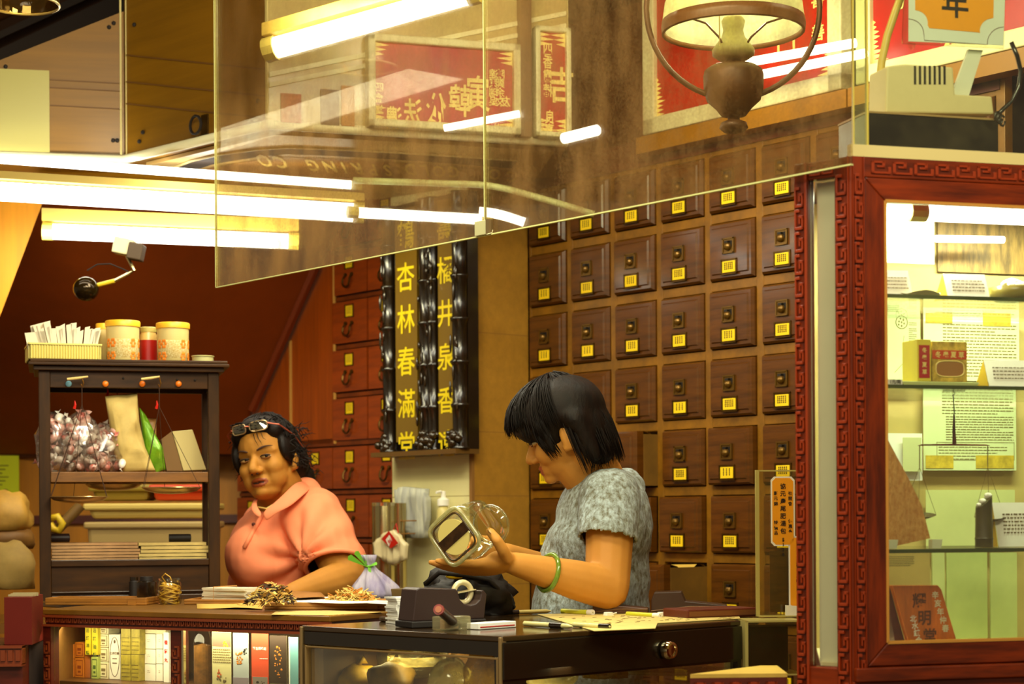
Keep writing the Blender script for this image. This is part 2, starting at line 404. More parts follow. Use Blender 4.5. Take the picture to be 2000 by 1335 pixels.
def pull_mesh():
    mb = MB(); mb.bx(-.021, .021, -.021, -.0165, -.021, .021, 0)
    for a in (-1, 1): mb.bx(a * .019 - .002, a * .019 + .002, -.0235, -.02, -.021, .021, 0)
    for a in (-1, 1): mb.bx(-.021, .021, -.0235, -.02, a * .019 - .002, a * .019 + .002, 0)
    mb.prism([(-.014, -.0212, .013), (.014, -.0212, .013), (.014, -.0212, -.002), (0, -.0212, -.015), (-.014, -.0212, -.002)], (0, .0005, 0), 1)
    mb.ell((0, -.024, -.003), (.0115, .011, .011), 0, seg=12, rings=8)
    mb.bx(-.006, .006, -.03, -.02, .006, .012, 1)
    return mb.mesh('cup_pull')
pm = pull_mesh()
lms = [label_card(.046, .030, 3 + i % 3, 40 + i).mesh('label_card') for i in range(6)]
fm = MB()
for s_ in (-1, 1):
    fm.bx(s_ * .027 - .002, s_ * .027 + .002, -.0205, -.0172, -.02, .02); fm.bx(-.029, .029, -.0205, -.0172, s_ * .019 - .002, s_ * .019 + .002)
fm = fm.mesh('label_holder')
m_plate = mat('pull_plate', (112, 80, 26), .32, metal=.6)
m_dk = mat('pull_recess', (20, 10, 3), .5)
def add_drawer(c, k, out=0.0):
    d = obj('drawer', dm, m_drawer, cab) if not len(dm.materials) else None
    if d is None:
        d = bpy.data.objects.new('drawer', dm); COL.objects.link(d); d.parent = cab
    d.location = (u6 + (c + .5) * PU, -out + random.uniform(-.003, .002), ZR + (k + .5) * PZR)
    def sub(n, me, mats, loc):
        if not len(me.materials):
            for m in mats: me.materials.append(m)
        o = bpy.data.objects.new(n, me); COL.objects.link(o); o.parent = d; o.location = loc
    sub('cup_pull', pm, [m_plate, m_dk], (0, 0, .011))
    sub('label_holder', fm, [m_brass_old], (0, 0, -.045))
    sub('label_card', random.choice(lms), [m_yellow, m_ink], (0, -.0176, -.045))
    if out > .03:
        w, h = PU - .034, PZR - .034; mb = MB()
        for a in (-1, 1): mb.bx(a * w / 2 - .005, a * w / 2 + .005, .02, .33, -h / 2, h / 2 - .006)
        mb.bx(-w / 2, w / 2, .02, .33, -h / 2, -h / 2 + .006); mb.bx(-w / 2, w / 2, .322, .33, -h / 2, h / 2 - .006)
        obj('drawer_box', mb, mat('drawer_box_wood', (120, 84, 24), .6, var=.2), d)
        mb = MB(); n = 9
        for i in range(n):
            y0, y1 = .02 + i * .025, .02 + (i + 1) * .025
            zc = lambda y: h / 2 - .012 + .012 * math.sin(y * 60)
            mb.poly([(-w / 2 + .006, y0, zc(y0)), (w / 2 + .004, y0, zc(y0) + .004), (w / 2 + .004, y1, zc(y1) + .004), (-w / 2 + .006, y1, zc(y1))])
        obj('paper_liner', mb, mat('brown_paper', (206, 168, 70), .7), d)
for c in range(NC0, NC1):
    for k in range(-4, 4):
        if c >= 1 and k < 2: continue
        add_drawer(c, k, {(-3, -1): .073, (-2, -3): .157, (-3, -2): .02, (-2, -2): .012, (-1, -1): .010}.get((c, k), 0))
# left hand cabinet, red wood with ring pulls
cab2 = thing('medicine_cabinet', 'reddish wooden drawer cabinet with U-shaped pulls beside the bamboo plaques', 'cabinet', WF.o, WF.a)
ua, ub = WF.hit(652, 700).x, WF.hit(721, 700).x; P2 = ub - ua; Z2 = 1.13; H2 = .1665
zt = 1.458
mb = MB(); mb.bx(ua, ua + 4 * P2, .02, .34, 0, 2.42); mb.bx(ua - 3 * P2, ua, .02, .34, 0, zt)
obj('carcass', mb, m_gap, cab2)
mb = MB(); mb.bx(ua - 3 * P2, ua + 4 * P2, .0, .02, zt - .006, zt + .02); mb.bx(ua, ua + 4 * P2, 0, .02, 2.38, 2.46)
for k in range(-6, 8):
    z = Z2 + k * H2
    mb.bx((ua - 3 * P2) if z < zt else ua, ua + 4 * P2, .004, .02, z - .012, z + .002)
obj('rail_frame', mb, m_rail_red, cab2)
w, h = P2 - .006, H2 - .024
mb = MB(); mb.bx(-w / 2, w / 2, -.006, .02, -h / 2, h / 2); dm2 = mb.mesh('drawer'); dm2.materials.append(m_drawer_red)
mb = MB(); mb.tube([(-.019, -.012, .0), (-.020, -.02, -.012)] + [(.020 * math.sin(a), -.022, -.022 - .020 * math.cos(a)) for a in [R(-80 + 20 * i) for i in range(9)]] + [(.020, -.02, -.012), (.019, -.012, 0)], .0036, 6)
mb.ell((-.019, -.010, .002), .007, seg=8, rings=6); mb.ell((.019, -.010, .002), .007, seg=8, rings=6)
pm2 = mb.mesh('ring_pull'); pm2.materials.append(m_brass_old)
lm2 = label_card(.040, .036, 3, 3).mesh('label_card'); lm2.materials.append(m_yellow); lm2.materials.append(m_ink_soft)
mb = MB()
for s_ in (-1, 1): mb.bx(s_ * .024 - .002, s_ * .024 + .002, -.0095, -.0055, -.022, .024); mb.bx(-.026, .026, -.0095, -.0055, s_ * .021 - .002 + .002, s_ * .021 + .002)
fm2 = mb.mesh('label_holder'); fm2.materials.append(m_brass_old)
for c in range(-3, 3):
    for k in range(-3, 7):
        if c < 0 and k > 1: continue
        d = bpy.data.objects.new('drawer', dm2); COL.objects.link(d); d.parent = cab2
        d.location = (ua + (c + .5) * P2, random.uniform(-.003, .002), Z2 + (k + .5) * H2 - .005)
        for n, me, lo in (('ring_pull', pm2, (0, 0, -.008)), ('label_card', lm2, (0, -.006, .036)), ('label_holder', fm2, (0, 0, .036))):
            o = bpy.data.objects.new(n, me); COL.objects.link(o); o.parent = d; o.location = lo
# ---------------------------------------------------------------- bamboo plaques on the pillar
a, b = WF.hit(750, 500, -.27), WF.hit(906, 880, -.27); zb = WF.hit(830, 880, -.27).z; ztop = 2.16
bp = thing('bamboo_plaque', 'black lacquered pair of bamboo couplet boards with gold characters on the pillar', 'plaque', WF.o, WF.a)
W_ = b.x - a.x
mb = MB(); mb.bx(a.x + .01, b.x + .012, -.262, -.222, zb, ztop); obj('backboard', mb, m_black, bp)
mb = MB(); mb.bx(a.x - .02, b.x + .012, -.31, -.222, zb - .014, zb); obj('ledge', mb, mat('plaque_ledge', (96, 66, 24), .4), bp)
def pole(u, r, seed):
    rr = random.Random(seed); pts = []; rad = []
    nseg = 6; hz = (ztop - zb) / nseg
    for i in range(nseg):
        z = zb + i * hz
        for f, s_ in ((0, 1.16), (.03, 1.2), (.07, .95), (.5, .93), (.93, .97), (.97, 1.12)):
            pts.append((u, -.278, z + f * hz)); rad.append(r * s_)
    return MB().tube(pts, rad, 12)
fr = [.09, .53, .62, .97]
fr_gold = [(.21, .46), (.72, .92)]
for i, f in enumerate((.10, .575, .665, .985)): obj('bamboo_pole', pole(a.x + f * W_, .024 if i != 2 else .02, i), m_black, bp, smooth=True)
m_panelgold = mat('olive_gold_panel', (112, 84, 14), .3, coat=.4)
for i, (f0, f1, chars) in enumerate(((.2, .48, '鶴杏林春滿堂'), (.745, .94, '壽橘井泉香遠'))):
    uc = a.x + (f0 + f1) / 2 * W_; hw = (f1 - f0) / 2 * W_
    mb = MB(); mb.bx(uc - hw, uc + hw, -.285, -.262, zb + .03, ztop - .02); pn = obj('character_panel', mb, m_panelgold, bp)
    mb = MB(); mb.column(chars, Matrix.Translation((uc, -.2865, ztop - .1)) @ UPRIGHT, .092 if i == 0 else .084, .128, 0, .012)
    obj('lettering', mb, mat('bright_gold', (226, 200, 20), .35), pn)
mb = MB()
for f in (.08, .56, .66, .97):
    for k in range(14): mb.ell((a.x + f * W_ + random.uniform(-.025, .025), -.30 + random.uniform(-.01, .02), zb + random.uniform(.005, .05)), random.uniform(.008, .016), seg=7, rings=5)
for k in range(60):
    f = random.choice((.1, .575, .665, .985)); z = random.uniform(zb + .08, ztop - .1)
    mb.ell((a.x + f * W_ + random.uniform(-.02, .02), -.302, z), (.004, .004, random.uniform(.01, .03)), seg=6, rings=5)
obj('carved_leaves', mb, mat('lacquer_carving', (40, 26, 8), .2, coat=.5), bp, smooth=True)
# ---------------------------------------------------------------- sign above the cabinet
def sign(name, label, fr_, u0, u1, z0, z1, d, rows, M=None, frame=.045, under=True):
    t = thing(name, label, 'sign', fr_.o, fr_.a)
    mb = MB(); mb.bx(u0 + frame, u1 - frame, d, d + .02, z0 + frame, z1 - frame); obj('board', mb, mat('sign_red', (172, 22, 6), .35, var=.2, scale=5), t)
    mb = MB()
    for a_, b_, c_, e_ in ((u0, u1, z0, z0 + frame), (u0, u1, z1 - frame, z1), (u0, u0 + frame, z0, z1), (u1 - frame, u1, z0, z1)): mb.bx(a_, b_, d - .015, d + .03, c_, e_)
    obj('sign_frame', mb, mat('pale_sign_frame', (220, 214, 164), .4), t, bev=.004)
    mb = MB()
    for chars, u, z, size, step, mir in rows: mb.column(chars, Matrix.Translation((u, d - .0015, z)) @ UPRIGHT, size, step, 0, .018, mir)
    for su in (0, 1):                                    # ragged gold corner ornaments
        for sz in (0, 1):
            for k in range(9 if frame > .03 else 3):
                uu = u0 + frame if su == 0 else u1 - frame; s1 = 1 if su == 0 else -1; zz = z0 + frame if sz == 0 else z1 - frame; s2 = 1 if sz == 0 else -1
                mb.poly([(uu, d - .001, zz + s2 * (.012 * k)), (uu + s1 * (.05 - .005 * k) * random.uniform(.5, 1), d - .001, zz + s2 * (.012 * k + .006)), (uu, d - .001, zz + s2 * (.012 * k + .012))])
    obj('lettering', mb, m_gold, t)
    if under:
        mb = MB(); mb.bx(u0 - .02, u1 + .02, d - .02, d + .03, z0 - .05, z0 - .004); obj('lower_trim', mb, mat('amber_trim', (150, 100, 12), .4), t)
    return t
s0, s1 = WF.hit(1262, 260, -.04), WF.hit(1650, 170, -.04)
zs = WF.hit(1450, 222, -.04).z
sign('sign_board', 'red sign board in a pale frame above the drawer cabinet behind the hanging lamp', WF, s0.x, s1.x, zs, zs + .62, -.04,
     [('吉', s1.x - .12, zs + .30, .1, .1, True), ('新橋裕喜善', s1.x - .085, zs + .50, .045, .085, False), ('嘉門', s0.x + .52, zs + .24, .07, .08, True), ('福壽', s1.x - .2, zs + .38, .1, .13, False)])
s2, s3 = WF.hit(1672, 160, -.04), WF.hit(2150, 40, -.04)
sign('sign_board', 'long red sign board with small pale characters above and behind the carved display case', WF, s2.x + .01, s3.x, zs, zs + .62, -.04,
     [('真緘福', s2.x + .09, zs + .46, .05, .1, False), ('彭惠師好方', s2.x + .135, zs + .47, .042, .072, False), ('藥材行', s2.x + .3, zs + .3, .1, .13, False)])
# ---------------------------------------------------------------- ceiling bulkhead with its mirror panels
ZBK = 2.2
c1, c2, c3, c0 = PZ(523, 243, ZBK), PZ(243, 311, ZBK), PZ(1108, 278, ZBK), PZ(-120, 300, ZBK)
bk = [c0, c2, c1, c3]
back = [Vector((c3.x - .02, 5.42, ZBK)), Vector((c0.x, 5.9, ZBK))]
m_mirr = mat('bulkhead_ply', (134, 92, 14), .4, spec=.3, var=.10, scale=3, stretch=(.6, .6, 12), coat=.1)
mb = MB(); mb.prism([c2 + Vector((.002, 0, .0)), c1, c3 - Vector((.004, 0, 0)), back[0], Vector((c2.x, 5.8, ZBK))], (0, 0, .6))
mb.prism([c0 + Vector((0, .0, .004)), c2 + Vector((0, 0, .004)), Vector((c2.x, 5.8, ZBK + .004)), back[1]], (0, 0, .015))
ta_, tb_ = P(-120, 165, c0.y), P(243, 22, c2.y); th_ = Vector((0, .03, 0))
mb.prism([c0, c2, Vector((c2.x, c2.y, tb_.z)), Vector((c0.x, c0.y, ta_.z))], th_)
struct('ceiling_bulkhead', mb, [m_mirr])
# reflective right-hand cladding: strip wood, dark post and pale rails
BF = Frame(c1, math.atan2((c3 - c1).y, (c3 - c1).x)); LB = (c3 - c1).length
mb = MB(); mb.bx(0.002, LB, -.006, .0, ZBK + .005, 2.78)
place(struct('wall_bulkhead_face', mb, mat('pale_brown_mirror', (196, 176, 112), .22, var=.15, scale=3, coat=.4)), BF.o, BF.a)
mb = MB(); mb.tube([c0, c2, c1, c3], .013, 8)
struct('trim_11', mb, mat('pale_rim', (244, 238, 196), .35), smooth=True)
mb = MB(); mb.tube([c1, c1 + Vector((0, 0, .58))], .006, 6); mb.tube([c3, c3 + Vector((0, 0, .58))], .005, 6)
for dx in (-.008, .008): mb.tube([c2 + Vector((dx, -.004, 0)), c2 + Vector((dx, -.004, .58))], .003, 6)
struct('trim_12', mb, mat('pale_joint', (226, 210, 140), .4))
mb = MB()
for px, py in ((213, 53), (222, 45), (262, 48), (221, 274), (229, 274), (279, 258), (272, 276), (11, 130), (504, 197)):
    base = c0 if px < 243 else c2
    other = c2 if px < 243 else c1
    f2 = Frame(base, math.atan2((other - base).y, (other - base).x)); q = f2.hit(px, py, -.002)
    mb.ell(f2.w(q.x, -.002, q.z), (.006, .006, .006), seg=8, rings=6)
struct('trim_13', mb, m_ink)
f2 = Frame(c2, math.atan2((c1 - c2).y, (c1 - c2).x))
mb = MB()
for (px0, px1, y) in ((246, 522, 172), (246, 522, 120), (246, 522, 215)):
    q, r = f2.hit(px0, y - 14, -.001), f2.hit(px1, y + 14, -.001); mb.prism([(f2.w(q.x, -.001, q.z)), f2.w(r.x, -.001, r.z), f2.w(r.x, -.001, r.z - .004), f2.w(q.x, -.001, q.z - .004)], (0, -.0005, 0))
f3 = Frame(c0, math.atan2((c2 - c0).y, (c2 - c0).x))
for y in (150, 165, 200):
    q, r = f3.hit(-100, y - 6, -.001), f3.hit(238, y + 12, -.001); mb.prism([f3.w(q.x, -.001, q.z), f3.w(r.x, -.001, r.z), f3.w(r.x, -.001, r.z - .003), f3.w(q.x, -.001, q.z - .003)], (0, -.0005, 0))
struct('trim_14', mb, mat('board_seam', (110, 70, 16), .6))
# bright lacquered panel low on the far side, a bracket lamp hung on the face
q, r = f3.hit(-100, 130, -.004), f3.hit(97, 300, -.004)
mb = MB(); mb.bx(q.x, r.x, -.004, -.001, r.z, q.z); place(struct('trim_15', mb, mat('pale_lacquer', (178, 166, 78), .3)), f3.o, f3.a)
br = thing('hook', 'dark metal hook fixed to the pale bulkhead boards above the air conditioner', 'hook', f2.w(*f2.hit(398, 240, -.004)), f2.a)
obj('backplate', MB().bx(-.012, .016, 0, .006, -.03, .022), m_brass_old, br)
obj('ring', MB().tube([(-.02 + .024 * math.cos(t), -.012, -.004 + .024 * math.sin(t)) for t in [k * 2 * math.pi / 12 for k in range(12)]], .004, 6, closed=True), m_ink, br)
# underside: ceiling air conditioner
ac = thing('air_conditioner', 'ceiling cassette air conditioner with a rounded dark slot above the fluorescent tubes', 'air conditioner', (0, 0, ZBK))
pts = [PZ(x, y, ZBK) - Vector((0, 0, ZBK)) for x, y in ((262, 314), (523, 250), (1095, 284))]
cen = Vector((-.25, 5.35, 0))
pl_ = [p + (cen - p) * .04 for p in pts] + [Vector((.08, 5.34, 0)), Vector((-.42, 5.72, 0))]
obj('panel', MB().prism([p + Vector((0, 0, -.002)) for p in pl_], (0, 0, -.01)), mat('ac_panel', (184, 150, 88), .35), ac)
def ringpath(px, z=-.014): return [PZ(x, y, ZBK) - Vector((0, 0, ZBK)) + Vector((0, 0, z)) for x, y in px]
slot = [(340, 317), (372, 304), (430, 291), (500, 281), (560, 277), (640, 280), (760, 286), (900, 295), (1010, 303)]
inn = [(372, 326), (412, 312), (455, 304), (512, 295), (560, 291), (640, 294), (760, 301), (900, 311), (1000, 319)]
mb = MB()
A1, B1 = ringpath(slot), ringpath(inn)
for i in range(len(A1) - 1): mb.poly([A1[i], A1[i + 1], B1[i + 1], B1[i]])
obj('slot', mb, m_gap, ac)
obj('slot_rim', MB().tube(ringpath([(330, 320)] + slot, -.014), .004, 6), mat('ac_rim', (206, 184, 120), .4), ac)
inn2 = [(x, y + 6) for x, y in inn]
mb = MB(); mb.poly(ringpath(inn2 + [(1040, 352), (420, 345)], -.0135)); obj('grille', mb, mat('ac_grille', (146, 98, 44), .35), ac)
# reflected sign lettering, built as reversed pale letters under the grille
gx = [(960, 'C'), (1008, 'O')]
def floor_text(mb, ch, px, py, size, mirror=True):
    p = PZ(px, py, ZBK) - Vector((0, 0, ZBK)) + Vector((0, 0, -.0155))
    M = Matrix.Translation(p) @ Matrix.Diagonal((1, 5.2, 1, 1))
    mb.text(ch, M @ Matrix.Rotation(R(0), 4, 'Z'), size, 0, .03, mirror)
mb = MB()
for px, py, ch in ((516, 303, 'O'), (548, 306, 'C'), (611, 312, 'G'), (644, 315, 'N'), (672, 317, 'I'), (697, 319, 'R'), (727, 321, 'P'), (757, 322, 'S'), (801, 320, 'D'), (829, 322, 'L'), (857, 324, 'O'), (886, 325, 'G')):
    floor_text(mb, ch, px, py, .045)
for px, py, ch in ((966, 330, 'O'), (1000, 334, 'C')): floor_text(mb, ch, px, py, .045)
obj('lettering', mb, mat('pale_letters', (216, 186, 96), .5), ac)
# mirror reflections of red couplet boards, built as solid boards on the bulkhead
def brow(px, py): q = BF.hit(px, py, -.02); return q
q0, q1 = brow(716, 255), brow(1012, 90)
t1 = sign('sign_board', 'mirror image of a red board of gold characters beneath the reflected tube on the bulkhead', BF, q0.x, q1.x, ZBK + .004, q1.z + .0, -.03, [], frame=.02, under=False)
mb = MB()
for i, (px, py, ch, s_) in enumerate(((767, 232, '濃', .058), (804, 221, '法', .070), (849, 212, '依', .076), (895, 198, '韓', .084), (931, 184, '寅', .092))):
    q = brow(px, py); mb.text(ch, Matrix.Translation((q.x, -.032, q.z)) @ UPRIGHT @ Matrix.Diagonal((.72, 1.05, 1, 1)), s_, 0, .02, True)
for px, py, ch in ((738, 172, '四'), (737, 193, '會'), (738, 215, '堂'), (738, 240, '製')): q = brow(px, py); mb.text(ch, Matrix.Translation((q.x, -.032, q.z)) @ UPRIGHT, .026, 0, .01, True)
for i, ch in enumerate('陳鄭余文'):
    q = brow(974, 146 + i * 18); mb.text(ch, Matrix.Translation((q.x, -.032, q.z)) @ UPRIGHT, .026, 0, .015, True)
for i, ch in enumerate('達興瑞吳'):
    q = brow(961, 146 + i * 18); mb.text(ch, Matrix.Translation((q.x, -.032, q.z)) @ UPRIGHT, .026, 0, .015, True)
for px, py, ch in ((984, 200, '友'), (972, 254, '贈')): q = brow(px, py); mb.text(ch, Matrix.Translation((q.x, -.032, q.z)) @ UPRIGHT, .03, 0, .015, True)
obj('main_lettering', mb, m_gold, t1)
q0, q1 = brow(1042, 268), brow(1106, 58)
t2 = sign('sign_board', 'mirror image of a narrow red board with a column of small gold characters beside the dark post', BF, q0.x, LB - .002, ZBK + .004, q1.z, -.03, [], frame=.014, under=False)
mb = MB()
for px, py, ch, s_ in ((1067, 98, '四', .034), (1067, 123, '香', .034), (1067, 150, '肅', .034), (1067, 178, '椿', .034), (1070, 230, '良', .034), (1070, 256, '喜', .034), (1094, 168, '吉', .09)):
    q = brow(px, py); mb.text(ch, Matrix.Translation((q.x, -.032, q.z)) @ UPRIGHT @ Matrix.Diagonal((.8, 1.1, 1, 1)), s_, 0, .02, ch != '四')
obj('main_lettering', mb, m_gold, t2)
q0, q1 = brow(1014, 290), brow(1034, 0)
mb = MB(); mb.bx(q0.x, q1.x, -.036, -.006, ZBK + .002, 2.78); place(struct('trim_16', mb, mat('post_brown', (108, 78, 30), .4)), BF.o, BF.a)
mb = MB()
for y0_, y1_ in ((92, 36), (112, 60)):
    q, r = BF.hit(526, y0_ + 58, -.012), BF.hit(1106, y1_ - 6, -.012)
    mb.prism([(q.x, -.012, q.z), (r.x, -.012, r.z), (r.x, -.012, r.z + .012), (q.x, -.012, q.z + .012)], (0, .006, 0))
place(struct('trim_17', mb, mat('rail_pale', (232, 224, 170), .35)), BF.o, BF.a)
for i, (x0, x1, y0, rgb, nm, lb) in enumerate(((550, 590, 180, (170, 84, 10), 'poster', 'amber strip poster at the corner of the bulkhead under the big tube'), (628, 664, 172, (104, 74, 34), 'photo_print', 'grey-brown picture strip between the amber posters on the bulkhead'), (668, 694, 165, (196, 132, 14), 'poster', 'ochre strip poster next to the first red board'))):
    q, r = brow(x0, y0), brow(x1, 240); mb = MB(); mb.bx(q.x, r.x, -.012, -.007, ZBK + .006, q.z)
    tag(place(obj(nm, mb, mat('strip_%d' % i, rgb, .4, var=.35, scale=14)), BF.o, BF.a), lb, nm.replace('_', ' '))
# ---------------------------------------------------------------- fluorescent lamps, and tube reflections built as glowing tubes
def tube_lamp(label, p, q, r=.014, holders=True, batten=None, n='fluorescent_lamp'):
    p, q = Vector(p), Vector(q); d = (q - p).normalized()
    t = thing(n, label, 'lamp', p)
    obj('tube', MB().tube([Vector((0, 0, 0)), q - p], r, 12), m_tube, t, smooth='auto')
    if holders:
        for e, s_ in ((Vector((0, 0, 0)), -1), (q - p, 1)):
            obj('lamp_holder', MB().tube([e + d * s_ * .001, e + d * s_ * .03], r * 1.15, 10), mat('holder_cream', (206, 186, 90), .5), t)
    if batten is not None:
        mb = MB(); n_ = Vector((-d.y, d.x, 0)).normalized() * .02; up = Vector((0, 0, 1))
        a0 = d * -.03 + up * (r + .006); b0 = (q - p) + d * .03 + up * (r + .006)
        mb.prism([a0 - n_, b0 - n_, b0 + n_, a0 + n_], (0, 0, batten)); obj('batten', mb, mat('batten_cream', (190, 160, 70), .5), t)
    return t
tube_lamp('long thin ceiling tube under the cassette air conditioner', P(-60, 306, 5.0), P(686, 361, 5.15), .012)
tube_lamp('broad bright ceiling tube passing behind the hanging pane', P(-60, 370, 4.9), P(690, 415, 5.0), .0255, batten=.02)
tube_lamp('glowing reflection of a tube continuing behind the pane to the metal clip', P(700, 415, 4.9), P(938, 428, 5.0), .014)  # a reflection in the glass, built as an emissive tube
tube_lamp('lowest ceiling tube with a cream end cap by the stair slope', P(104, 452, 5.3), P(563, 471, 5.4), .0225, batten=.035)
tube_lamp('reflection of a big slanting tube high on the mirror bulkhead', P(540, 93, 4.45), P(912, -12, 4.3), .026, batten=.03)  # mirror reflection of a tube, built as a glowing fixture
tube_lamp('upper one of the twin tube reflections below the hanging oil lamp', P(1402, 132, 4.7), P(1670, 84, 4.45), .0115, holders=False)  # this pair are tube reflections, modelled as emissive tubes
tube_lamp('lower one of the twin tube reflections below the hanging oil lamp', P(1436, 156, 4.75), P(1690, 104, 4.45), .0115, holders=False)
tube_lamp('short stub of lamp glare at the end of the bulkhead', P(1102, 270, 4.7), P(1166, 254, 4.6), .014, holders=False)  # white glare modelled as a glowing stub
tube_lamp('slim band of lamp glare crossing the gold characters of the red board', P(868, 250, 4.55), P(1014, 222, 4.5), .009, holders=False)  # glare across the board, modelled as an emissive bar
def cable(label, pts, r, m, name='cable'):
    p0 = Vector(pts[0]); return tag(place(obj(name, MB().tube([Vector(p) - p0 for p in pts], r, 8), m, smooth=True), p0), label, name.replace('_', ' '))
def bend(px, Y, n=14):
    pts = [P(x, y, Y) for x, y in px]; out = []
    for i in range(n + 1):
        t = i / n * (len(pts) - 1); k = min(int(t), len(pts) - 2); f = t - k
        a_, b_, c_, d_ = pts[max(k - 1, 0)], pts[k], pts[k + 1], pts[min(k + 2, len(pts) - 1)]
        out.append(.5 * ((2 * b_) + (c_ - a_) * f + (2 * a_ - 5 * b_ + 4 * c_ - d_) * f * f + (3 * b_ - a_ - 3 * c_ + d_) * f ** 3))
    return out
cable('pale curved conduit sweeping down behind the pane toward the first drawers', bend([(690, 352), (860, 358), (960, 363), (1060, 388), (1160, 418)], 4.9), .009, mat('pale_reflection', (206, 214, 150), .4), 'reflection')  # curved tube's reflection, built as a solid pale band
t = thing('curved_reflection', 'curved tube reflection glowing above the metal clip of the hanging pane', 'lamp', P(948, 418, 4.8))  # reflection of a curved tube, given its own glow
obj('tube', MB().tube([p - P(948, 418, 4.8) for p in bend([(936, 413), (962, 416), (994, 424), (1024, 434)], 4.8)], .012, 8), m_tube, t, smooth=True)
# small white box lamp and spot with a dangling bulb under the lowest tube
jb = thing('junction_box', 'white junction box under the lowest ceiling tube', 'box', P(243, 482, 5.1))
obj('body', MB().box((0, 0, 0), (.055, .05, .045), ry=R(12)), m_cream, jb, bev=.004)
obj('switch', MB().box((.035, -.01, -.016), (.04, .05, .045), ry=R(12)), mat('box_shadow_grey', (70, 50, 24), .6), jb, bev=.003)  # dark colour stands for the shade on the box
sp = thing('hanging_bulb', 'dark round bulb on a bent yellow-sleeved arm in front of the stair slope', 'lamp', P(168, 564, 5.1))
obj('bulb', MB().ell((0, 0, 0), (.036, .036, .034)), mat('dark_globe', (46, 32, 10), .08, metal=.6), sp, smooth=True)
o_ = P(168, 564, 5.1)
obj('sleeve', MB().tube([P(188, 557, 5.1) - o_, P(224, 548, 5.1) - o_], .006, 8), mat('yellow_sleeve', (226, 190, 30), .5), sp)
obj('arm', MB().tube([P(x, y, 5.1) - o_ for x, y in ((224, 548), (252, 534), (262, 528), (248, 500))], .005, 8), m_steel, sp)
obj('wire', MB().tube([P(x, y, 5.1) - o_ for x, y in ((170, 528), (190, 516), (215, 515), (240, 525), (254, 532))], .002, 6), m_ink, sp)
# ---------------------------------------------------------------- hanging glass panes
PF = Frame(P(948, 457, 3.4), WF.a); zp = 1.722
def pane(label, pxl, pxr, pyl, pyr, mm):
    a_, b_ = PF.hit(pxl, pyl), PF.hit(pxr, pyr)
    t = thing('hanging_glass_screen', label, 'glass screen', PF.w(a_.x, 0, 0), PF.a)
    L_ = b_.x - a_.x
    obj('sheet', MB().bx(0.0005, L_ - .0005, 0, .005, zp, 2.62), mm, t)
    mb = MB(); mb.bx(0, L_, -.0004, .0054, zp - .0025, zp - .0002); mb.bx(-.0012, .0, -.0004, .0054, zp, 2.62); obj('polished_edge', mb, m_edge, t)
pane('dusty hanging glass pane in front of the ceiling tubes, left of the metal clip joint'.replace(', left of', ' up to'), 421, 945, 550, 457, m_pane)
pane('smeared hanging glass pane from the metal clip to the carved display case', 946.5, 1662, 457, 335, m_pane)
cl = thing('pane_clip', 'small grey metal clip joining the two hanging panes', 'clip', PF.w(PF.hit(942, 443).x, 0, zp + .012), PF.a)
obj('plate', MB().bx(-.017, .017, -.005, -.001, -.013, .014), mat('clip_metal', (196, 190, 140), .4, metal=.3), cl, bev=.001)
obj('side_flange', MB().bx(.017, .026, -.006, .004, -.013, .014), m_frame_metal, cl)
obj('wire_loop', MB().tube([(.02, -.006, -.014), (.036, -.006, -.013), (.038, -.006, -.008)], .0009, 5), m_cream, cl)
# ---------------------------------------------------------------- hanging oil lamp
LY = 3.7; lo = P(1432, 60, LY); s_ = LY / F
ol = thing('oil_lamp', 'old brass oil lamp with a white glass shade hung on a curved hoop', 'lamp', lo)
def lz(py): return -(py - 60) * s_
prof = [(.141, lz(58)), (.142, lz(40)), (.137, lz(5)), (.12, lz(-35)), (.085, lz(-75)), (.04, lz(-95)), (.038, lz(-94)), (.083, lz(-73)), (.118, lz(-33)), (.134, lz(5)), (.138, lz(40)), (.137, lz(56))]
mg = mat('milk_glass', (236, 240, 196), .25, coat=.5); nt_ = mg.node_tree; pb_ = nt_.nodes['Principled BSDF']; tl_ = nt_.nodes.new('ShaderNodeBsdfTranslucent'); tl_.inputs[0].default_value = lin((250, 252, 220)); mx_ = nt_.nodes.new('ShaderNodeMixShader'); mx_.inputs[0].default_value = .5
nt_.links.new(pb_.outputs[0], mx_.inputs[1]); nt_.links.new(tl_.outputs[0], mx_.inputs[2]); nt_.links.new(mx_.outputs[0], nt_.nodes['Material Output'].inputs[0])
obj('glass_shade', MB().lathe(prof, 32, cap=False), mg, ol, smooth=True)
obj('shade_rim', MB().lathe([(.1435, lz(64)), (.1445, lz(52)), (.143, lz(40)), (.139, lz(42)), (.137, lz(58)), (.139, lz(66)), (.1435, lz(64))], 32, cap=False), mat('rim_brown', (104, 66, 30), .4), ol, smooth=True)
obj('burner', MB().lathe([(.001, lz(118)), (.03, lz(116)), (.042, lz(108)), (.043, lz(98)), (.034, lz(86)), (.024, lz(74)), (.02, lz(60)), (.024, lz(42)), (.016, lz(28)), (.001, lz(27))], 20), mat('frosted_chimney', (176, 170, 112), .35), ol, smooth=True)
m_oldb = mat('tarnished_lamp_metal', (78, 48, 22), .45, metal=.3, var=.3, scale=12)
obj('font', MB().lathe([(.001, lz(232)), (.025, lz(226)), (.036, lz(212)), (.054, lz(196)), (.060, lz(175)), (.061, lz(150)), (.058, lz(138)), (.046, lz(130)), (.02, lz(124)), (.012, lz(116)), (.001, lz(115))], 24), m_oldb, ol, smooth=True)
obj('drip_knob', MB().lathe([(.001, lz(262)), (.02, lz(258)), (.029, lz(250)), (.026, lz(240)), (.012, lz(234)), (.013, lz(222)), (.001, lz(221))], 20), m_oldb, ol, smooth=True)
hp = []
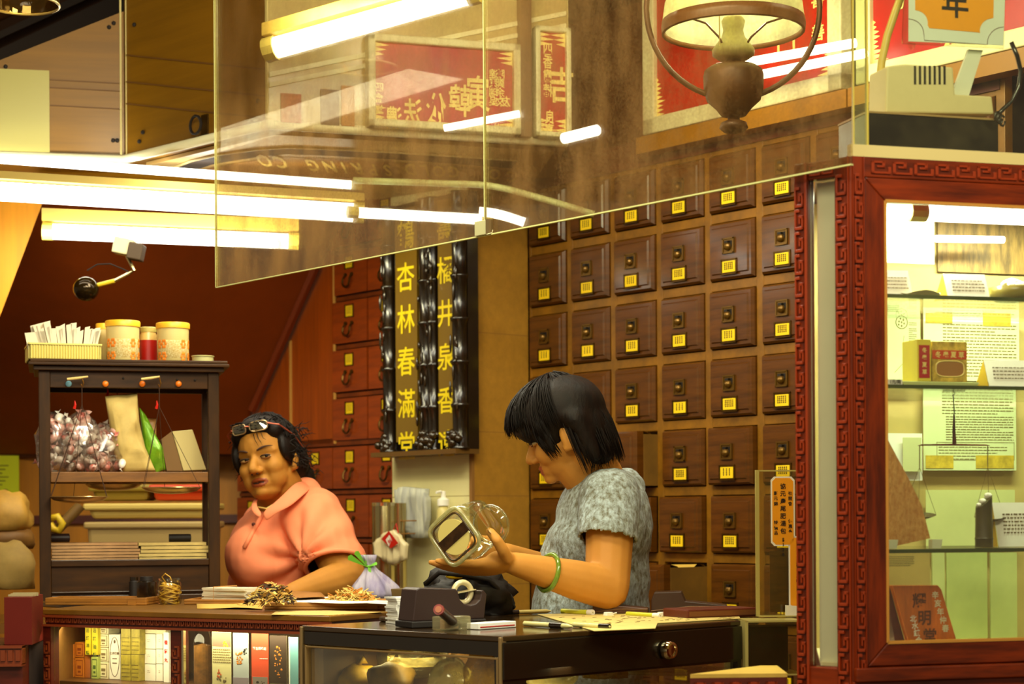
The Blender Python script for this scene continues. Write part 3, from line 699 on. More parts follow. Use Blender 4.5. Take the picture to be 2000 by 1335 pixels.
for i in range(29):
    t_ = R(-175 + i * 170 / 28 - 2.5 if False else 180 + i * 180 / 28)
    hp.append((.174 * math.cos(t_), 0, lz(15) + .182 * math.sin(t_)))
hp = [(-.165, 0, lz(-120))] + hp + [(.165, 0, lz(-120))]
obj('hoop', MB().tube(hp, .0058, 8), m_oldb, ol, smooth=True)
for sx in (-1, 1):
    obj('shade_arm', MB().tube([(sx * .02, -.02, lz(98)), (sx * .032, -.03, lz(80)), (sx * .06, -.05, lz(58)), (sx * .10, -.06, lz(48)), (sx * .135, -.04, lz(52))], .0022, 6), m_oldb, ol)
obj('pull_chain', MB().tube([(-.035, -.07, lz(-10)), (-.033, -.07, lz(6)), (-.036, -.07, lz(24)), (-.034, -.06, lz(104))], .0012, 5), mat('bright_wire', (240, 220, 150), .3), ol)

pd = thing('pendant_lamp', 'rim of a second glass pendant lamp at the upper corner of the picture', 'lamp', P(42, -20, 3.9)); r_ = .078
obj('glass_bell', MB().lathe([(r_, -.030), (r_ * .98, .0), (r_ * .8, .06), (r_ * .3, .10), (.012, .12), (.010, .115), (r_ * .28, .096), (r_ * .78, .056), (r_ * .95, 0), (r_ * .97, -.03)], 32, cap=False), glass('amber_pendant_glass', (.85, .7, .4), dust=.1, refl=.12), pd, smooth=True)
obj('bright_rim', MB().tube([(r_ * math.cos(a), r_ * math.sin(a), -.031) for a in [i * 2 * math.pi / 36 for i in range(36)]], .003, 8, closed=True), mat('rim_silver', (236, 226, 170), .15, metal=.5), pd, smooth=True)
obj('stem', MB().tube([(0, 0, .115), (0, 0, .5)], .006, 8), m_oldb, pd)

bl_ = bpy.data.lights.new('oil_lamp_fill', 'POINT'); bl_.energy = 2.2; bl_.color = (1, .96, .74); bl_.shadow_soft_size = .012  # light added inside the unlit lamp to brighten its shade
bo_ = bpy.data.objects.new('oil_lamp_fill', bl_); COL.objects.link(bo_); bo_.location = lo + Vector((0, 0, lz(5)))
# ================================================================ carved display case (near, on the street side)
def meander(mb, n, pitch, w, M, m=0, d=.004, flip=False):
    # one key per pitch along +y of M, width w along x, raised along +z
    k = .17 * w; g = w / 2 - k / 2
    for i in range(n):
        y = i * pitch; s_ = -1 if flip else 1
        for (x0, x1, y0, y1) in ((-g - k / 2, g + k / 2, .0, .14), (-g - k / 2, -g + k / 2, .0, .62), (-g - k / 2, -g + k / 2 + .32 * w, .50, .64),
                                 (-g + .34 * w - k / 2, -g + .34 * w + k / 2, .26, .64), (g - k / 2, g + k / 2, .0, .90), (-g + .34 * w, g, .78, .92)):
            a_, b_ = sorted((s_ * x0, s_ * x1)); mb.bx(a_, b_, y + y0 * pitch, y + y1 * pitch, 0, d, m, M)
KF = Frame((.5135, 2.78), math.atan2(.276, .961))                      # front: u to the street right, d into the case
KA = math.atan2(-.667, .745); KL = Frame((.5135, 2.78), KA)            # chamfered left face runs to u<0
ZT, ZB = 1.742, .60
case = thing('display_case', 'carved dark red wooden display case with fretwork posts and glass shelves', 'display case', KF.o)
TO = Matrix.Translation(-KF.o)
def KM(fr_): return TO @ Matrix.Translation(fr_.o) @ Matrix.Rotation(fr_.a, 4, 'Z')
MK, ML = KM(KF), KM(KL)
uw0 = KF.hit(1690, 800).x; uw1 = KF.hit(1729, 800).x
uBk = KF.hit(1592, 800, .34).x
def foot(d1, u1, z0, z1, d0=.0): return [(a_, b_, z0) for a_, b_ in ((.0, d0), (u1, d0), (u1, d1), (KF.hit(1592, 800, d1).x, d1), (KF.hit(1600, 800, .06).x, .06))]
LL = -KL.hit(1553, 800).x; UE = 1.05; DP = .34
lp0, lp1 = KL.hit(1579, 800).x, KL.hit(1632, 800).x                    # left face glass between these
zfb = KF.hit(1750, 1254).z; zfl = KF.hit(1750, 1300).z; zht = KF.hit(1720, 347).z; zwt = KF.hit(1740, 392).z
# posts
mb = MB(MK); mb.bx(.0, uw0, .0, .03, ZB, ZT); q = MB(ML)
def merge(a_, b_):
    me = b_.mesh('x'); a_.bm.from_mesh(me); bpy.data.meshes.remove(me); return a_
q.bx(lp1, .0, .0, .02, ZB, ZT); merge(mb, q)
post = obj('corner_post', mb, m_redwood, case, bev=.0015)
pitch = .0345
n_ = int((ZT - .92) / pitch)
up = lambda x, z: Matrix.Translation((x, 0, z)) @ UPRIGHT
mb = MB(MK); meander(mb, n_, pitch, uw0 * .62, up(uw0 * .56, .925), flip=True, d=.0035)
mb.bx(uw0 * .14, uw0 * .19, -.003, 0, ZB, ZT); mb.bx(uw0 * .92, uw0 * .98, -.003, 0, ZB, ZT)
q = MB(ML); meander(q, n_, pitch, -lp1 * .62, up(lp1 * .55, .925), flip=True, d=.0035); q.bx(lp1 * .16, lp1 * .1, -.003, 0, ZB, ZT); merge(mb, q)
obj('fretwork', mb, mat('carved_red_edge', (140, 44, 2), .32, coat=.2), post, bev=.0006)
mb = MB(ML); mb.bx(-LL, lp0, .0, .02, ZB, ZT); post2 = obj('rear_post', mb, m_redwood, case, bev=.0015)
mb = MB(ML); meander(mb, n_, pitch, (LL + lp0) * .62, up((-LL + lp0) / 2 - .002, .915), flip=True, d=.0035); mb.bx(lp0 - .004, lp0, -.003, 0, ZB, ZT)
obj('fretwork', mb, mat('carved_red_edge', (164, 48, 10)), post2, bev=.0006)
# headers and sills
mb = MB(MK); mb.bx(uw0, UE, .0, .03, zht, ZT); q = MB(ML); zlh = KL.hit(1605, 348).z; q.bx(lp0, lp1, .002, .02, zlh, ZT); merge(mb, q)
hd = obj('header', mb, m_redwood_h, case, bev=.0015)
mb = MB(MK); hh = (ZT - zht) * .62
meander(mb, 20, .036, hh, Matrix.Translation((uw0 + .012, 0, (ZT + zht) / 2)) @ UPRIGHT @ Matrix.Rotation(R(-90), 4, 'Z'), d=.002)
q = MB(ML); meander(q, 2, .022, (ZT - zlh) * .62, Matrix.Translation((lp0 + .003, .002, (ZT + zlh) / 2)) @ UPRIGHT @ Matrix.Rotation(R(-90), 4, 'Z'), d=.0022); obj('side_fretwork', q, mat('carved_red_edge', (140, 44, 2), .32, coat=.2), hd, bev=.0005)
# -90 about z sends +y to +x
obj('fretwork', mb, mat('carved_red_edge', (164, 48, 10)), hd, bev=.0005)
mb = MB(MK); mb.prism(foot(.33, UE, zfl - .022, 0), (0, 0, .021)); mb.bx(0, UE, -.012, .0, zfl - .022, zfl - .001); mb.prism(foot(.33, UE, ZB, 0, -.004), (0, 0, zfl - .022 - ZB))
q = MB(ML); zls = KL.hit(1605, 1302).z; q.bx(-LL, .0, .0, .02, ZB, zls); merge(mb, q)
obj('base', mb, m_redwood_h, case, bev=.002)
# mitred door frame and its pane
wd = uw1 - uw0 + .001
def mitre(mb, u0, u1, z0, z1, w, d0, d1, horiz):
    if horiz: return
a0, a1, b0, b1 = uw0 + .0015, UE - .03, zfl, zht
def trap(p, name):
    o = obj(name, MB(MK).prism([(x, .001, z) for x, z in p], (0, .022, 0)), m_redwood if name == 'door_stile' else m_redwood_h, door, bev=.002); return o
wt, wb = zht - zwt, zfb - zfl
door = obj('door_pane', MB(MK).bx(a0 + wd * .9, a1 - wd * .9, .010, .014, b0 + wb * .9, b1 - wt * .9), m_case, case)
trap([(a0, b0), (a0 + wd, b0 + wb), (a0 + wd, b1 - wt), (a0, b1)], 'door_stile')
trap([(a1, b0), (a1, b1), (a1 - wd, b1 - wt), (a1 - wd, b0 + wb)], 'door_stile')
trap([(a0, b0), (a1, b0), (a1 - wd, b0 + wb), (a0 + wd, b0 + wb)], 'door_rail')
trap([(a0, b1), (a0 + wd, b1 - wt), (a1 - wd, b1 - wt), (a1, b1)], 'door_rail')
mb = MB(MK); e_ = .0022
for (x0, x1, z0, z1) in ((a0 + wd, a1 - wd, b0 + wb - e_, b0 + wb + e_), (a0 + wd, a1 - wd, b1 - wt - e_, b1 - wt + e_), (a0 + wd - e_, a0 + wd + e_, b0 + wb, b1 - wt)): mb.bx(x0, x1, .0, .008, z0, z1)
obj('door_bead', mb, mat('gold_bead', (190, 130, 50), .4), door)
mb = MB(ML); mb.bx(lp0 + .0005, lp1 - .0005, .008, .011, zls, zlh); obj('side_pane', mb, m_case, case)
# inside: back, far side, ceiling, pale liner
mb = MB(MK); mb.bx(uBk, UE, DP, DP + .015, zfl, ZT); bkp = obj('back_panel', mb, mat('case_back', (196, 170, 100), .6, var=.1, scale=3), case)
mb = MB(MK); mb.bx(UE - .015, UE, .03, DP, zfl, ZT); mb.prism(foot(DP, UE, ZT - .012, 0, .03), (0, 0, .012)); obj('end_panel', mb, m_redwood_dk, case)
mb = MB(MK); mb.prism(foot(DP, UE - .02, zfl - .001, 0, .03), (0, 0, .005)); obj('case_floor', mb, m_cream, case)
q0 = KL.hit(1586, 800).x; q1 = KL.hit(1619, 800).x
mb = MB(ML); mb.bx(q0 - .004, q1, .024, .03, zls + .004, zlh - .002); obj('curtain_strip', mb, mat('pale_grey_liner', (238, 234, 200), .6), case)
shelf_z = []
for py in (577, 752, 1071):
    z = KF.hit(1850, py, .05).z; shelf_z.append(z)
    sh = obj('glass_shelf', MB(MK).prism([(KF.hit(1700, 800, .05).x, .05, z - .006), (UE - .03, .05, z - .006), (UE - .03, DP - .02, z - .006), (KF.hit(1640, 800, DP - .02).x, DP - .02, z - .006)], (0, 0, .006)), glass('shelf_glass', (.95, .98, .93), dust=.05, refl=.06, haze_scale=8), case)
    obj('shelf_edge', MB(MK).bx(KF.hit(1700, 800, .05).x, UE - .03, .0485, .0499, z - .006, z), mat('green_glass_edge', (62, 74, 30), .15), sh)
# ---- lamp inside the case
def kp(px, py, d): q_ = KF.hit(px, py, d); return KF.w(q_.x, d, q_.z)
def kz(px, d, z): q_ = KF.hit(px, 900, d); return KF.w(q_.x, d, z)
tube_lamp('bright tube lamp inside the top of the carved display case', kp(1808, 415, .10), kp(2110, 428, .10), .0135)
tube_lamp('shorter reflection of the tube lamp at the back of the display case', kp(1828, 466, .27), kp(1960, 468, .27), .006, holders=False)  # reflection of the case tube, built as an emissive tube
wl = area('case_lamp_light', KF.w(.30, .14, ZT - .03), .5, .06, 11, col=(.90, 1, .76)); wl.rotation_euler = (0, 0, KF.a)
# ---- things inside the case (all stand or hang there on their own)
KR = KF.a
def on_shelf(px, d, k): return kz(px, d, (shelf_z[k] if k >= 0 else zfl + .004) + .0004)
def sc(px, d): return KF.w(KF.hit(px, 900, d).x, d).y / F * 1.0
def sheet(name, label, px0, px1, py0, py1, d, m, lines=None, cat='paper', thick=.0015, extra=None):
    a_, b_ = KF.hit(px0, py1, d), KF.hit(px1, py0, d); w, h = b_.x - a_.x, b_.z - a_.z
    t = thing(name, label, cat, KF.w(a_.x, d, a_.z), KR)
    obj('sheet', MB().bx(0, w, 0, thick, 0, h), m, t)
    if lines:
        mb = MB(); r_ = random.Random(px0)
        for (x0, x1, y0, n, step, th) in lines:
            for i in range(n):
                z = h * (1 - y0) - i * step * h; x = x0 * w; e = x1 * w * (r_.uniform(.7, 1) if (i % 3 == 2) else 1)
                while x < e:
                    l_ = r_.uniform(.02, .06) * w; mb.bx(x, min(x + l_, e), -.0003, .0, z - th * h, z); x += l_ + .008 * w
        if extra: extra(mb, w, h)
        obj('print', mb, mat('grey_print', (132, 116, 64), .8), t)
    return t
m_notice = mat('pale_green_paper', (222, 226, 172), .6, var=.03)
def stains(px0, px1, py0, py1, d): pass
nt1 = sheet('notice', 'large printed notice with yellowed tape at its corners behind the upper glass shelves', 1804, 1990, 605, 742, DP - .012, m_notice, [(.12, .95, .06, 2, .03, .012), (.2, .97, .22, 17, .044, .016)])
nt2 = sheet('notice', 'printed notice with a boxed paragraph behind the hanging scale', 1804, 1984, 755, 918, DP - .012, m_notice, [(.2, .97, .04, 9, .035, .012), (.24, .97, .36, 10, .030, .011), (.16, .9, .72, 5, .035, .010)],
     extra=lambda mb, w, h: [mb.bx(.14 * w, .98 * w, -.0003, 0, .12 * h, .125 * h), mb.bx(.14 * w, .98 * w, -.0003, 0, .33 * h, .335 * h), mb.bx(.14 * w, .145 * w, -.0003, 0, .12 * h, .335 * h), mb.bx(.975 * w, .98 * w, -.0003, 0, .12 * h, .335 * h)])
for t, spots in ((nt1, ((1808, 1860, 612, 630), (1920, 1974, 612, 636))), (nt2, ((1808, 1862, 889, 914), (1906, 1980, 889, 914)))):
    mb = MB()
    for (x0, x1, y0, y1) in spots:
        a_, b_ = KF.hit(x0, y1, DP - .0125), KF.hit(x1, y0, DP - .0125); o0 = KF.loc(t.location)
        mb.bx(a_.x - o0.x, b_.x - o0.x, -.0008, -.0004, a_.z - o0.z, b_.z - o0.z)
    obj('tape', mb, mat('yellowed_tape', (206, 172, 50), .5, var=.25, scale=60), t)
def seedhead(mb, w, h):
    cx, cz, r_ = .48 * w, .74 * h, .16 * w
    for i in range(20):
        a_ = i * 2 * math.pi / 20; mb.box((cx + r_ * math.cos(a_), -.0002, cz + r_ * math.sin(a_)), (.02 * w, .0004, .06 * w), ry=-a_)
    for (x, z) in ((0, 0), (-.07, .02), (.05, .06), (.07, -.03), (.0, -.09), (-.03, .09), (-.08, -.06)): mb.ell((cx + x * w, 0, cz + z * w), (.022 * w, .0006, .03 * w), seg=8, rings=5)
    mb.box((.52 * w, -.0002, .5 * h), (.008 * w, .0004, .16 * h), ry=R(8))
    mb.box((.42 * w, -.0002, .2 * h), (.012 * w, .0004, .2 * h), ry=R(45))
sheet('notice', 'printed sheet with a drawing of a lotus seed head behind the first glass shelf', 1728, 1797, 588, 748, DP - .02, mat('pale_paper_b', (214, 222, 160), .6), [(.0, .42, .06, 4, .022, .010), (.68, .9, .26, 12, .024, .010), (.5, .95, .68, 8, .022, .010)], extra=seedhead)
sheet('paper', 'blank cream paper sheet behind the bamboo cup', 1809, 1982, 956, 1066, DP - .014, mat('cream_sheet', (216, 216, 146), .6, var=.05))
sheet('acrylic_sheet', 'milky white panel hung in the upper corner of the display case', 1724, 1824, 400, 512, .2, mat('milky_panel', (228, 236, 200), .35))
sheet('paper', 'pale curling strip of paper beside the fibrous bark sheet', 1764, 1800, 854, 920, DP - .03, mat('strip_paper', (206, 206, 150), .6))
sheet('paper', 'white sheet hanging behind the slanting bark sheet', 1728, 1801, 846, 938, DP - .024, m_white)
for (x0, x1, lb, rgb) in ((1729, 1816, 'tan printed card behind the inscribed wooden tablet', (176, 146, 84)), (1822, 1845, 'narrow pale strip card next to the wooden tablet', (206, 210, 146)), (1850, 1928, 'plain green-white card in the middle of the lowest shelf', (196, 204, 130)), (1936, 1986, 'pale card with a faint smudge on the lowest shelf', (206, 212, 142))):
    sheet('card', lb, x0, x1, 1078, 1252, DP - .05, mat('card_%d' % x0, rgb, .6, var=.06, scale=10), [(.05, .65, .04, 3, .02, .008), (.05, .65, .1, 3, .02, .010)] if x0 == 1729 else None, cat='card', thick=.004)
sheet('picture_card', 'row of brown dried-herb picture cards at the back of the top shelf', 1832, 2040, 432, 530, DP - .006, mat('brown_picture', (150, 118, 56), .5, var=.5, scale=26, stretch=(3, 1, .6)), cat='picture')
def tent_card(label, px, k, w, h, d=.1, lines=4):
    t = thing('price_card', label, 'card', on_shelf(px, d, k), KR - R(4))
    obj('front', MB().prism([(0, 0, 0), (w, 0, 0), (w * .94, .012, h), (-.06 * w, .012, h)], (0, .0008, 0)), m_white, t)
    obj('back', MB().prism([(-.02 * w, .0009, .0), (-.16 * w, .03, 0), (-.06 * w, .0125, h)], (.001, .0006, 0)), mat('card_yellow_side', (214, 176, 40), .6), t)
    mb = MB(); r_ = random.Random(px)
    for i in range(lines):
        z = h * (.72 - i * .5 / lines); x = .12 * w
        while x < .85 * w:
            l_ = r_.uniform(.03, .09) * w; mb.bx(x, x + l_, z * .012 / h - .0006, z * .012 / h - .0001, z, z + .03 * h); x += l_ + .02 * w
    obj('print', mb, m_ink_soft, t)
tent_card('white folded price card between the leaf dish and the bowl on the top shelf', 1855, 0, .072, .043)
tent_card('white folded price card cut off by the frame on the second shelf', 1934, 1, .075, .046)
tent_card('white price card leaning behind the bamboo cup', 1950, 2, .09, .072, d=.14, lines=6)
tent_card('small white price card lying at the foot of the pale cards', 1884, -1, .07, .018)
tent_card('white price card nearest the frame on the top shelf', 1722, 0, .055, .045)
def shelf_tag(px, w, label, k=2):
    t = thing('price_tag', label, 'tag', on_shelf(px, .07, k), KR)
    obj('block', MB().prism([(0, 0, 0), (w * .85, 0, 0), (w, 0, .014), (.0, 0, .014)], (0, .012, 0)), mat('white_plastic', (232, 238, 196), .4), t)
shelf_tag(1733, .018, 'small white tag block beside the door frame on the third shelf'); shelf_tag(1820, .018, 'small white tag block at the foot of the bark sheet')
t = thing('price_tag', 'little printed number tag on the second shelf beside the lotus sheet', 'tag', on_shelf(1734, .055, 1), KR)
obj('plate', MB().bx(0, .026, 0, .001, 0, .008), m_white, t); obj('print', MB().text('1元/両', Matrix.Translation((.014, -.0005, .004)) @ UPRIGHT, .007, 0, .03), m_ink, t)
# leaf dish and bowl
t = thing('dish', 'small pale leaf-shaped dish at the front of the top shelf', 'dish', on_shelf(1800, .1, 0), KR)
mb = MB(); n = 20
rim = [((.036 + .004 * math.sin(5 * a)) * math.cos(a), .02 * math.sin(a), .009 + .003 * math.sin(3 * a)) for a in [i * 2 * math.pi / n for i in range(n)]]
bot = [(p[0] * .5, p[1] * .5, 0) for p in rim]
for i in range(n): j = (i + 1) % n; mb.poly([bot[i], bot[j], rim[j], rim[i]])
mb.poly(list(reversed(bot))); obj('dish_body', mb, mat('grey_porcelain', (170, 160, 116), .3), t, smooth=True)
t = thing('bowl', 'olive bowl heaped with white flakes at the edge of the frame', 'bowl', on_shelf(1978, .1, 0), KR)
obj('shell', MB().lathe([(.001, 0), (.026, 0), (.034, .008), (.037, .022), (.035, .022), (.031, .01), (.001, .004)], 20), mat('olive_porcelain', (132, 116, 44), .3), t, smooth=True)
mb = MB()
for i in range(26): a_ = random.uniform(0, 6.3); r_ = random.uniform(0, .026); mb.ell((r_ * math.cos(a_), r_ * math.sin(a_), .021 + .012 * (1 - r_ / .03)), (.008, .007, .005), seg=7, rings=5)
obj('flakes', mb, m_white, t)
# gift boxes on a tray, second shelf
tr = thing('tray', 'thin pale tray with crinkled edge under the two gift packs', 'tray', on_shelf(1768, .09, 1), KR)
obj('plate', MB().prism([(0, 0, 0), (.125, 0, 0), (.132, 0, .006), (.132, 0, .008), (-.006, 0, .0085)], (0, .08, 0)), mat('pale_tray', (196, 206, 130), .4), tr, bev=.001)
b0 = on_shelf(1793, .095, 1) + Vector((0, 0, .0092))
t = thing('medicine_box', 'narrow yellow box with a red panel on the pale tray', 'box', b0, KR)
obj('carton', MB().bx(0, .024, 0, .05, 0, .066), mat('olive_yellow_card', (226, 206, 60), .5), t, bev=.0006)
obj('red_panel', MB().bx(.0025, .0215, -.0006, 0, .005, .057), mat('deep_red_print', (176, 8, 18), .5), t)
obj('lettering', MB().column('冬蟲夏草', Matrix.Translation((.012, -.0011, .049)) @ UPRIGHT, .0085, .0115, 0, .02), m_gold, t)
b0 = on_shelf(1822, .1, 1) + Vector((0, 0, .0092))
t = thing('gift_box', 'gold box with an orange band and an oval window beside the narrow yellow box', 'box', b0, KR)
obj('carton', MB().bx(0, .062, 0, .045, 0, .064), mat('gold_foil', (220, 180, 70), .35, metal=.3, var=.5, scale=50), t, bev=.0006)
obj('band', MB().bx(.0, .061, -.0006, 0, .036, .050), mat('orange_red_print', (206, 66, 6), .5), t)
mb = MB()
for i, ch in enumerate('冬蟲夏草'): mb.text(ch, Matrix.Translation((.010 + i * .0137, -.0011, .043)) @ UPRIGHT, .0105, 0, .02)
obj('lettering', mb, m_gold, t)
n = 24; ov = [(.031 + .025 * math.copysign(abs(math.cos(a)) ** .6, math.cos(a)), -.0005, .0205 + .0125 * math.copysign(abs(math.sin(a)) ** .6, math.sin(a))) for a in [i * 2 * math.pi / n for i in range(n)]]
obj('oval_window', MB().prism(ov, (0, .0004, 0)), mat('tan_window', (164, 112, 52), .4), t)
obj('window_rim', MB().tube(ov, .0011, 6, closed=True), m_gold, t)
# hanging balance scale
o_ = kp(1861, 762, .16); g = o_.y / F
def kk(px, py): q_ = KF.hit(px, py, .16); c_ = KF.hit(1861, 762, .16); return Vector((q_.x - c_.x, 0, q_.z - c_.z))
t = thing('balance_scale', 'small brass balance scale hung by a dark tassel under the second shelf', 'scale', o_, KR)
obj('hanger', MB().tube([kk(1843, 761), kk(1884, 761)], .003, 8), m_brass_old, t)
obj('hook', MB().tube([kk(1863, 763), kk(1865, 769), kk(1861, 771), kk(1862, 776), kk(1864, 808)], .0009, 6), m_ink, t)
obj('tassel', MB().tube([kk(1863, 808), kk(1863.5, 812), kk(1863, 838), kk(1864, 866)], [.001, .0016, .0025, .0036], 8), m_redwood_dk, t)
obj('beam', MB().tube([kk(1793, 870), kk(1800, 868.5), kk(1863, 868), kk(1926, 869), kk(1933, 870)], [.0006, .0012, .0017, .0012, .0006], 8), mat('dull_copper', (120, 50, 20), .4, metal=.5), t)
for xs in ((1796, 1812, 1760, 1828, 1006), (1929, 1929, 1903, 1962, 1010)):
    mb = MB(); mb.tube([kk(xs[0], 870), kk(xs[0], 912)], .0009, 5)
    for e in (xs[2], (xs[2] + xs[3]) / 2, xs[3]): mb.tube([kk(xs[0], 912), kk(e, xs[4] - 2)], .0004, 4)
    obj('pan_strings', mb, m_ink_soft, t)
    c_ = kk((xs[2] + xs[3]) / 2, xs[4]); w = (xs[3] - xs[2]) / 2 * g
    obj('pan', MB().lathe([(.001, -.006), (w * .6, -.004), (w, .0008), (w * .97, .001), (w * .6, -.003), (.001, -.005)], 20, M=T((c_.x, 0, c_.z), rx=R(8), ry=R(-4))), m_brass_old, t, smooth=True)
# bamboo cup with mushrooms, bark sheet, tablet
t = thing('bamboo_cup', 'dark bamboo section cut at a slant on the third shelf', 'cup', on_shelf(1921, .12, 2), KR)
prof = [(.0145, 0), (.0142, .012), (.0152, .014), (.0142, .016), (.0132, .05)]
mb = MB().lathe(prof, 20)
mb.bm.verts.ensure_lookup_table()
for v in mb.bm.verts:
    if v.co.z > .049: v.co.z = .074 + v.co.x * .85
obj('section', mb, mat('olive_bamboo', (74, 62, 20), .4, var=.2, scale=20), t, smooth='auto')
for i, (x, z, r_) in enumerate(((-.009, .068, .0045), (-.002, .074, .006), (.008, .083, .0065))):
    e = thing('mushroom', ['small white button', 'middle white button', 'big white button'][i] + ' lying in the slanted mouth of the bamboo cup', 'mushroom', on_shelf(1921, .12, 2) + KF.u * x + Vector((0, 0, z)), KR)
    obj('cap', MB().ell((0, 0, 0), (r_, r_, r_ * .8)), m_white, e, smooth=True); obj('stem', MB().tube([(0, 0, -.001), (0, 0, -r_ * 1.3)], r_ * .4, 8), m_paper, e)
p = [kp(1728, 846, .1), kp(1775, 934, .1), kp(1800, 985, .1), kp(1817, 1050, .1), kp(1754, 1064, .1), kp(1728, 1070, .1), kp(1700, 1068, .1), kp(1700, 830, .1)]
o_ = on_shelf(1765, .1, 2)
t = thing('bark_sheet', 'large fibrous brown bark sheet leaning beside the door frame on the third shelf', 'bark', o_, KR)
zmin = min(v.z for v in p)
obj('sheet', MB().prism([KF.loc(v) - KF.loc(o_) + Vector((0, 0, 0)) - Vector((0, 0, zmin - o_.z)) for v in p], (0, .004, 0)), mat('fibrous_bark', (196, 130, 54), .7, rgb2=(226, 172, 92), scale=160, stretch=(1, 1, .5), bump=.4), t)
o_ = on_shelf(1790, .1, -1)
t = thing('wooden_tablet', 'inscribed wooden tablet with white characters leaning on the case floor', 'tablet', o_, KR)
def kt(px, py, dd=0): q_ = KF.loc(kp(px, py, .1)) - KF.loc(o_); return Vector((q_.x, dd, q_.z))
zsh = -kt(1785, 1253).z
fr4 = [kt(1743, 1113), kt(1832, 1113), kt(1839, 1122), kt(1878, 1253), kt(1783, 1253)]
for v in fr4: v.z += zsh
m_tab = mat('amber_tablet', (206, 104, 10), .3, var=.3, scale=9, stretch=(6, 6, 1), coat=.4)
obj('board', MB().prism(fr4, (0, .012, 0)), m_tab, t, bev=.001)
tilt = math.atan2((1878 - 1839), (1253 - 1122))
def tabletext(chars, x0, y0, x1, y1, size, m, nm):
    mb = MB()
    for i, ch in enumerate(chars):
        f = i / (len(chars) - 1); q_ = kt(x0 + (x1 - x0) * f, y0 + (y1 - y0) * f, -.0008); q_.z += zsh; mb.text(ch, Matrix.Translation(q_) @ UPRIGHT, size, 0, .02)
    obj(nm, mb, m, t)
tabletext('辛亥年仲春', 1826, 1132, 1846, 1197, .0125, mat('chalk_white', (236, 226, 190), .6), 'date_lettering')
tabletext('北水鎮合加料', 1783, 1178, 1801, 1248, .0115, m_white, 'maker_lettering')
tabletext('耀明堂昌', 1795, 1143, 1826, 1245, .025, mat('burnt_carving', (96, 42, 4), .6), 'carved_characters')
pt = [kt(1738, 1116), kt(1744, 1113), kt(1783, 1253), kt(1760, 1253)]
for v in pt: v.z += zsh
obj('prop', MB().prism(pt, (0, .05, 0), M=Matrix.Translation((0, .013, 0))), m_redwood_dk, t)
# ---------------------------------------------------------------- on top of the case
gcase = thing('acrylic_box', 'clear acrylic guard box with thick edges standing on the display case', 'box', KF.w(.0, .0, ZT), KR)
obj('base_strip', MB().bx(.001, UE, .0, .012, .0, .018), mat('pale_ledge', (206, 186, 120), .5), gcase)
for (x0, w) in ((.004, .019), ):
    q0, q1 = KF.hit(1668, 200).x, KF.hit(1697, 200).x
    obj('corner_edge', MB().bx(q0, q1, .002, .006, .018, .9), glass('thick_acrylic', (.88, .9, .66), dust=.25, dust_min=.1, refl=.12, dust_rgb=(206, 196, 120)), gcase)
    mb = MB(); mb.bx(q0 - .001, q0 + .001, .001, .0065, .018, .9); mb.bx(q1 - .003, q1, .001, .0065, .018, .9); obj('edge_line', mb, mat('amber_edge', (196, 176, 70), .3), gcase)
obj('front_sheet', MB().bx(q1, UE, .002, .005, .018, .9), m_glassc, gcase)
bz = ZT + .0; 
q0, q1 = KF.hit(1694, 250, .06), KF.hit(1950, 250, .06); ztop_ = KF.hit(1800, 222, .06).z
lb_ = thing('light_box', 'black glossy box under the cream transformer on top of the display case', 'box', KF.w(q0.x, .06, ZT + .0002), KR)
wB = q1.x - q0.x; hB = ztop_ - ZT
obj('body', MB().bx(0, wB, 0, .1, 0, hB - .004), m_black, lb_, bev=.001); obj('lid', MB().prism([(-.001, -.002, hB - .004), (wB + .002, -.002, hB - .004), (wB + .002, .1, hB - .004), (-.001, .1, hB - .004)], (0, 0, .003)), mat('box_lid', (176, 140, 90), .4), lb_)
def kb(px, py, d=.07): q_ = KF.hit(px, py, d); return Vector((q_.x, d, q_.z))
o_ = kb(1730, 222); tr = thing('transformer', 'cream plastic transformer with slotted vents on the black box', 'transformer', KF.w(o_.x, .07, ZT + hB), KR)
def rel(px, py): q_ = kb(px, py); return Vector((q_.x - o_.x, 0, q_.z - o_.z))
prof = [rel(x, y) for x, y in ((1730, 220), (1732, 130), (1768, 126), (1862, 132), (1866, 185), (1938, 189), (1942, 224))]
for v in prof:
    if v.z < .004: v.z = .0005
obj('housing', MB().prism(prof, (0, .06, 0)), mat('aged_cream_plastic', (228, 210, 160), .45), tr, bev=.003)
mb = MB()
for i in range(7): a_, b_ = rel(1785 + i * 9.6, 166), rel(1789 + i * 9.6, 130); mb.bx(a_.x, b_.x, -.0006, .001, a_.z, b_.z)
obj('vent_slots', mb, m_ink, tr)
o2 = kb(1890, 80, .05)
sg = thing('price_sign', 'acrylic holder with an orange scallop-cornered card on a slanting white post', 'sign', KF.w(o2.x, .085, o2.z), KR)
def rs(px, py, d=0): q_ = KF.hit(px, py, .05); return Vector((q_.x - o2.x, d, q_.z - o2.z))
obj('acrylic_plate', MB().prism([rs(1784, 74), rs(1984, 84), rs(1990, -90), rs(1790, -100)], (0, .003, 0)), m_glassc, sg)
obj('white_card', MB().prism([rs(1795, 70, -.0012), rs(1982, 78, -.0012), rs(1988, -90, -.0012), rs(1796, -100, -.0012)], (0, .001, 0)), mat('pale_green_card', (228, 234, 224), .5), sg)
def arc(cx, cy, r_, a0, a1, n=6): return [(cx + r_ * math.cos(R(a0 + (a1 - a0) * i / n)), cy + r_ * math.sin(R(a0 + (a1 - a0) * i / n))) for i in range(n + 1)]
ol_ = [(1808, -90)] + [(1808, 8)] + arc(1808, 34, 25, -85, 10) + [(1836, 44), (1934, 53)] + arc(1960, 50, 25, 170, 265) + [(1962, 24), (1964, -90)]
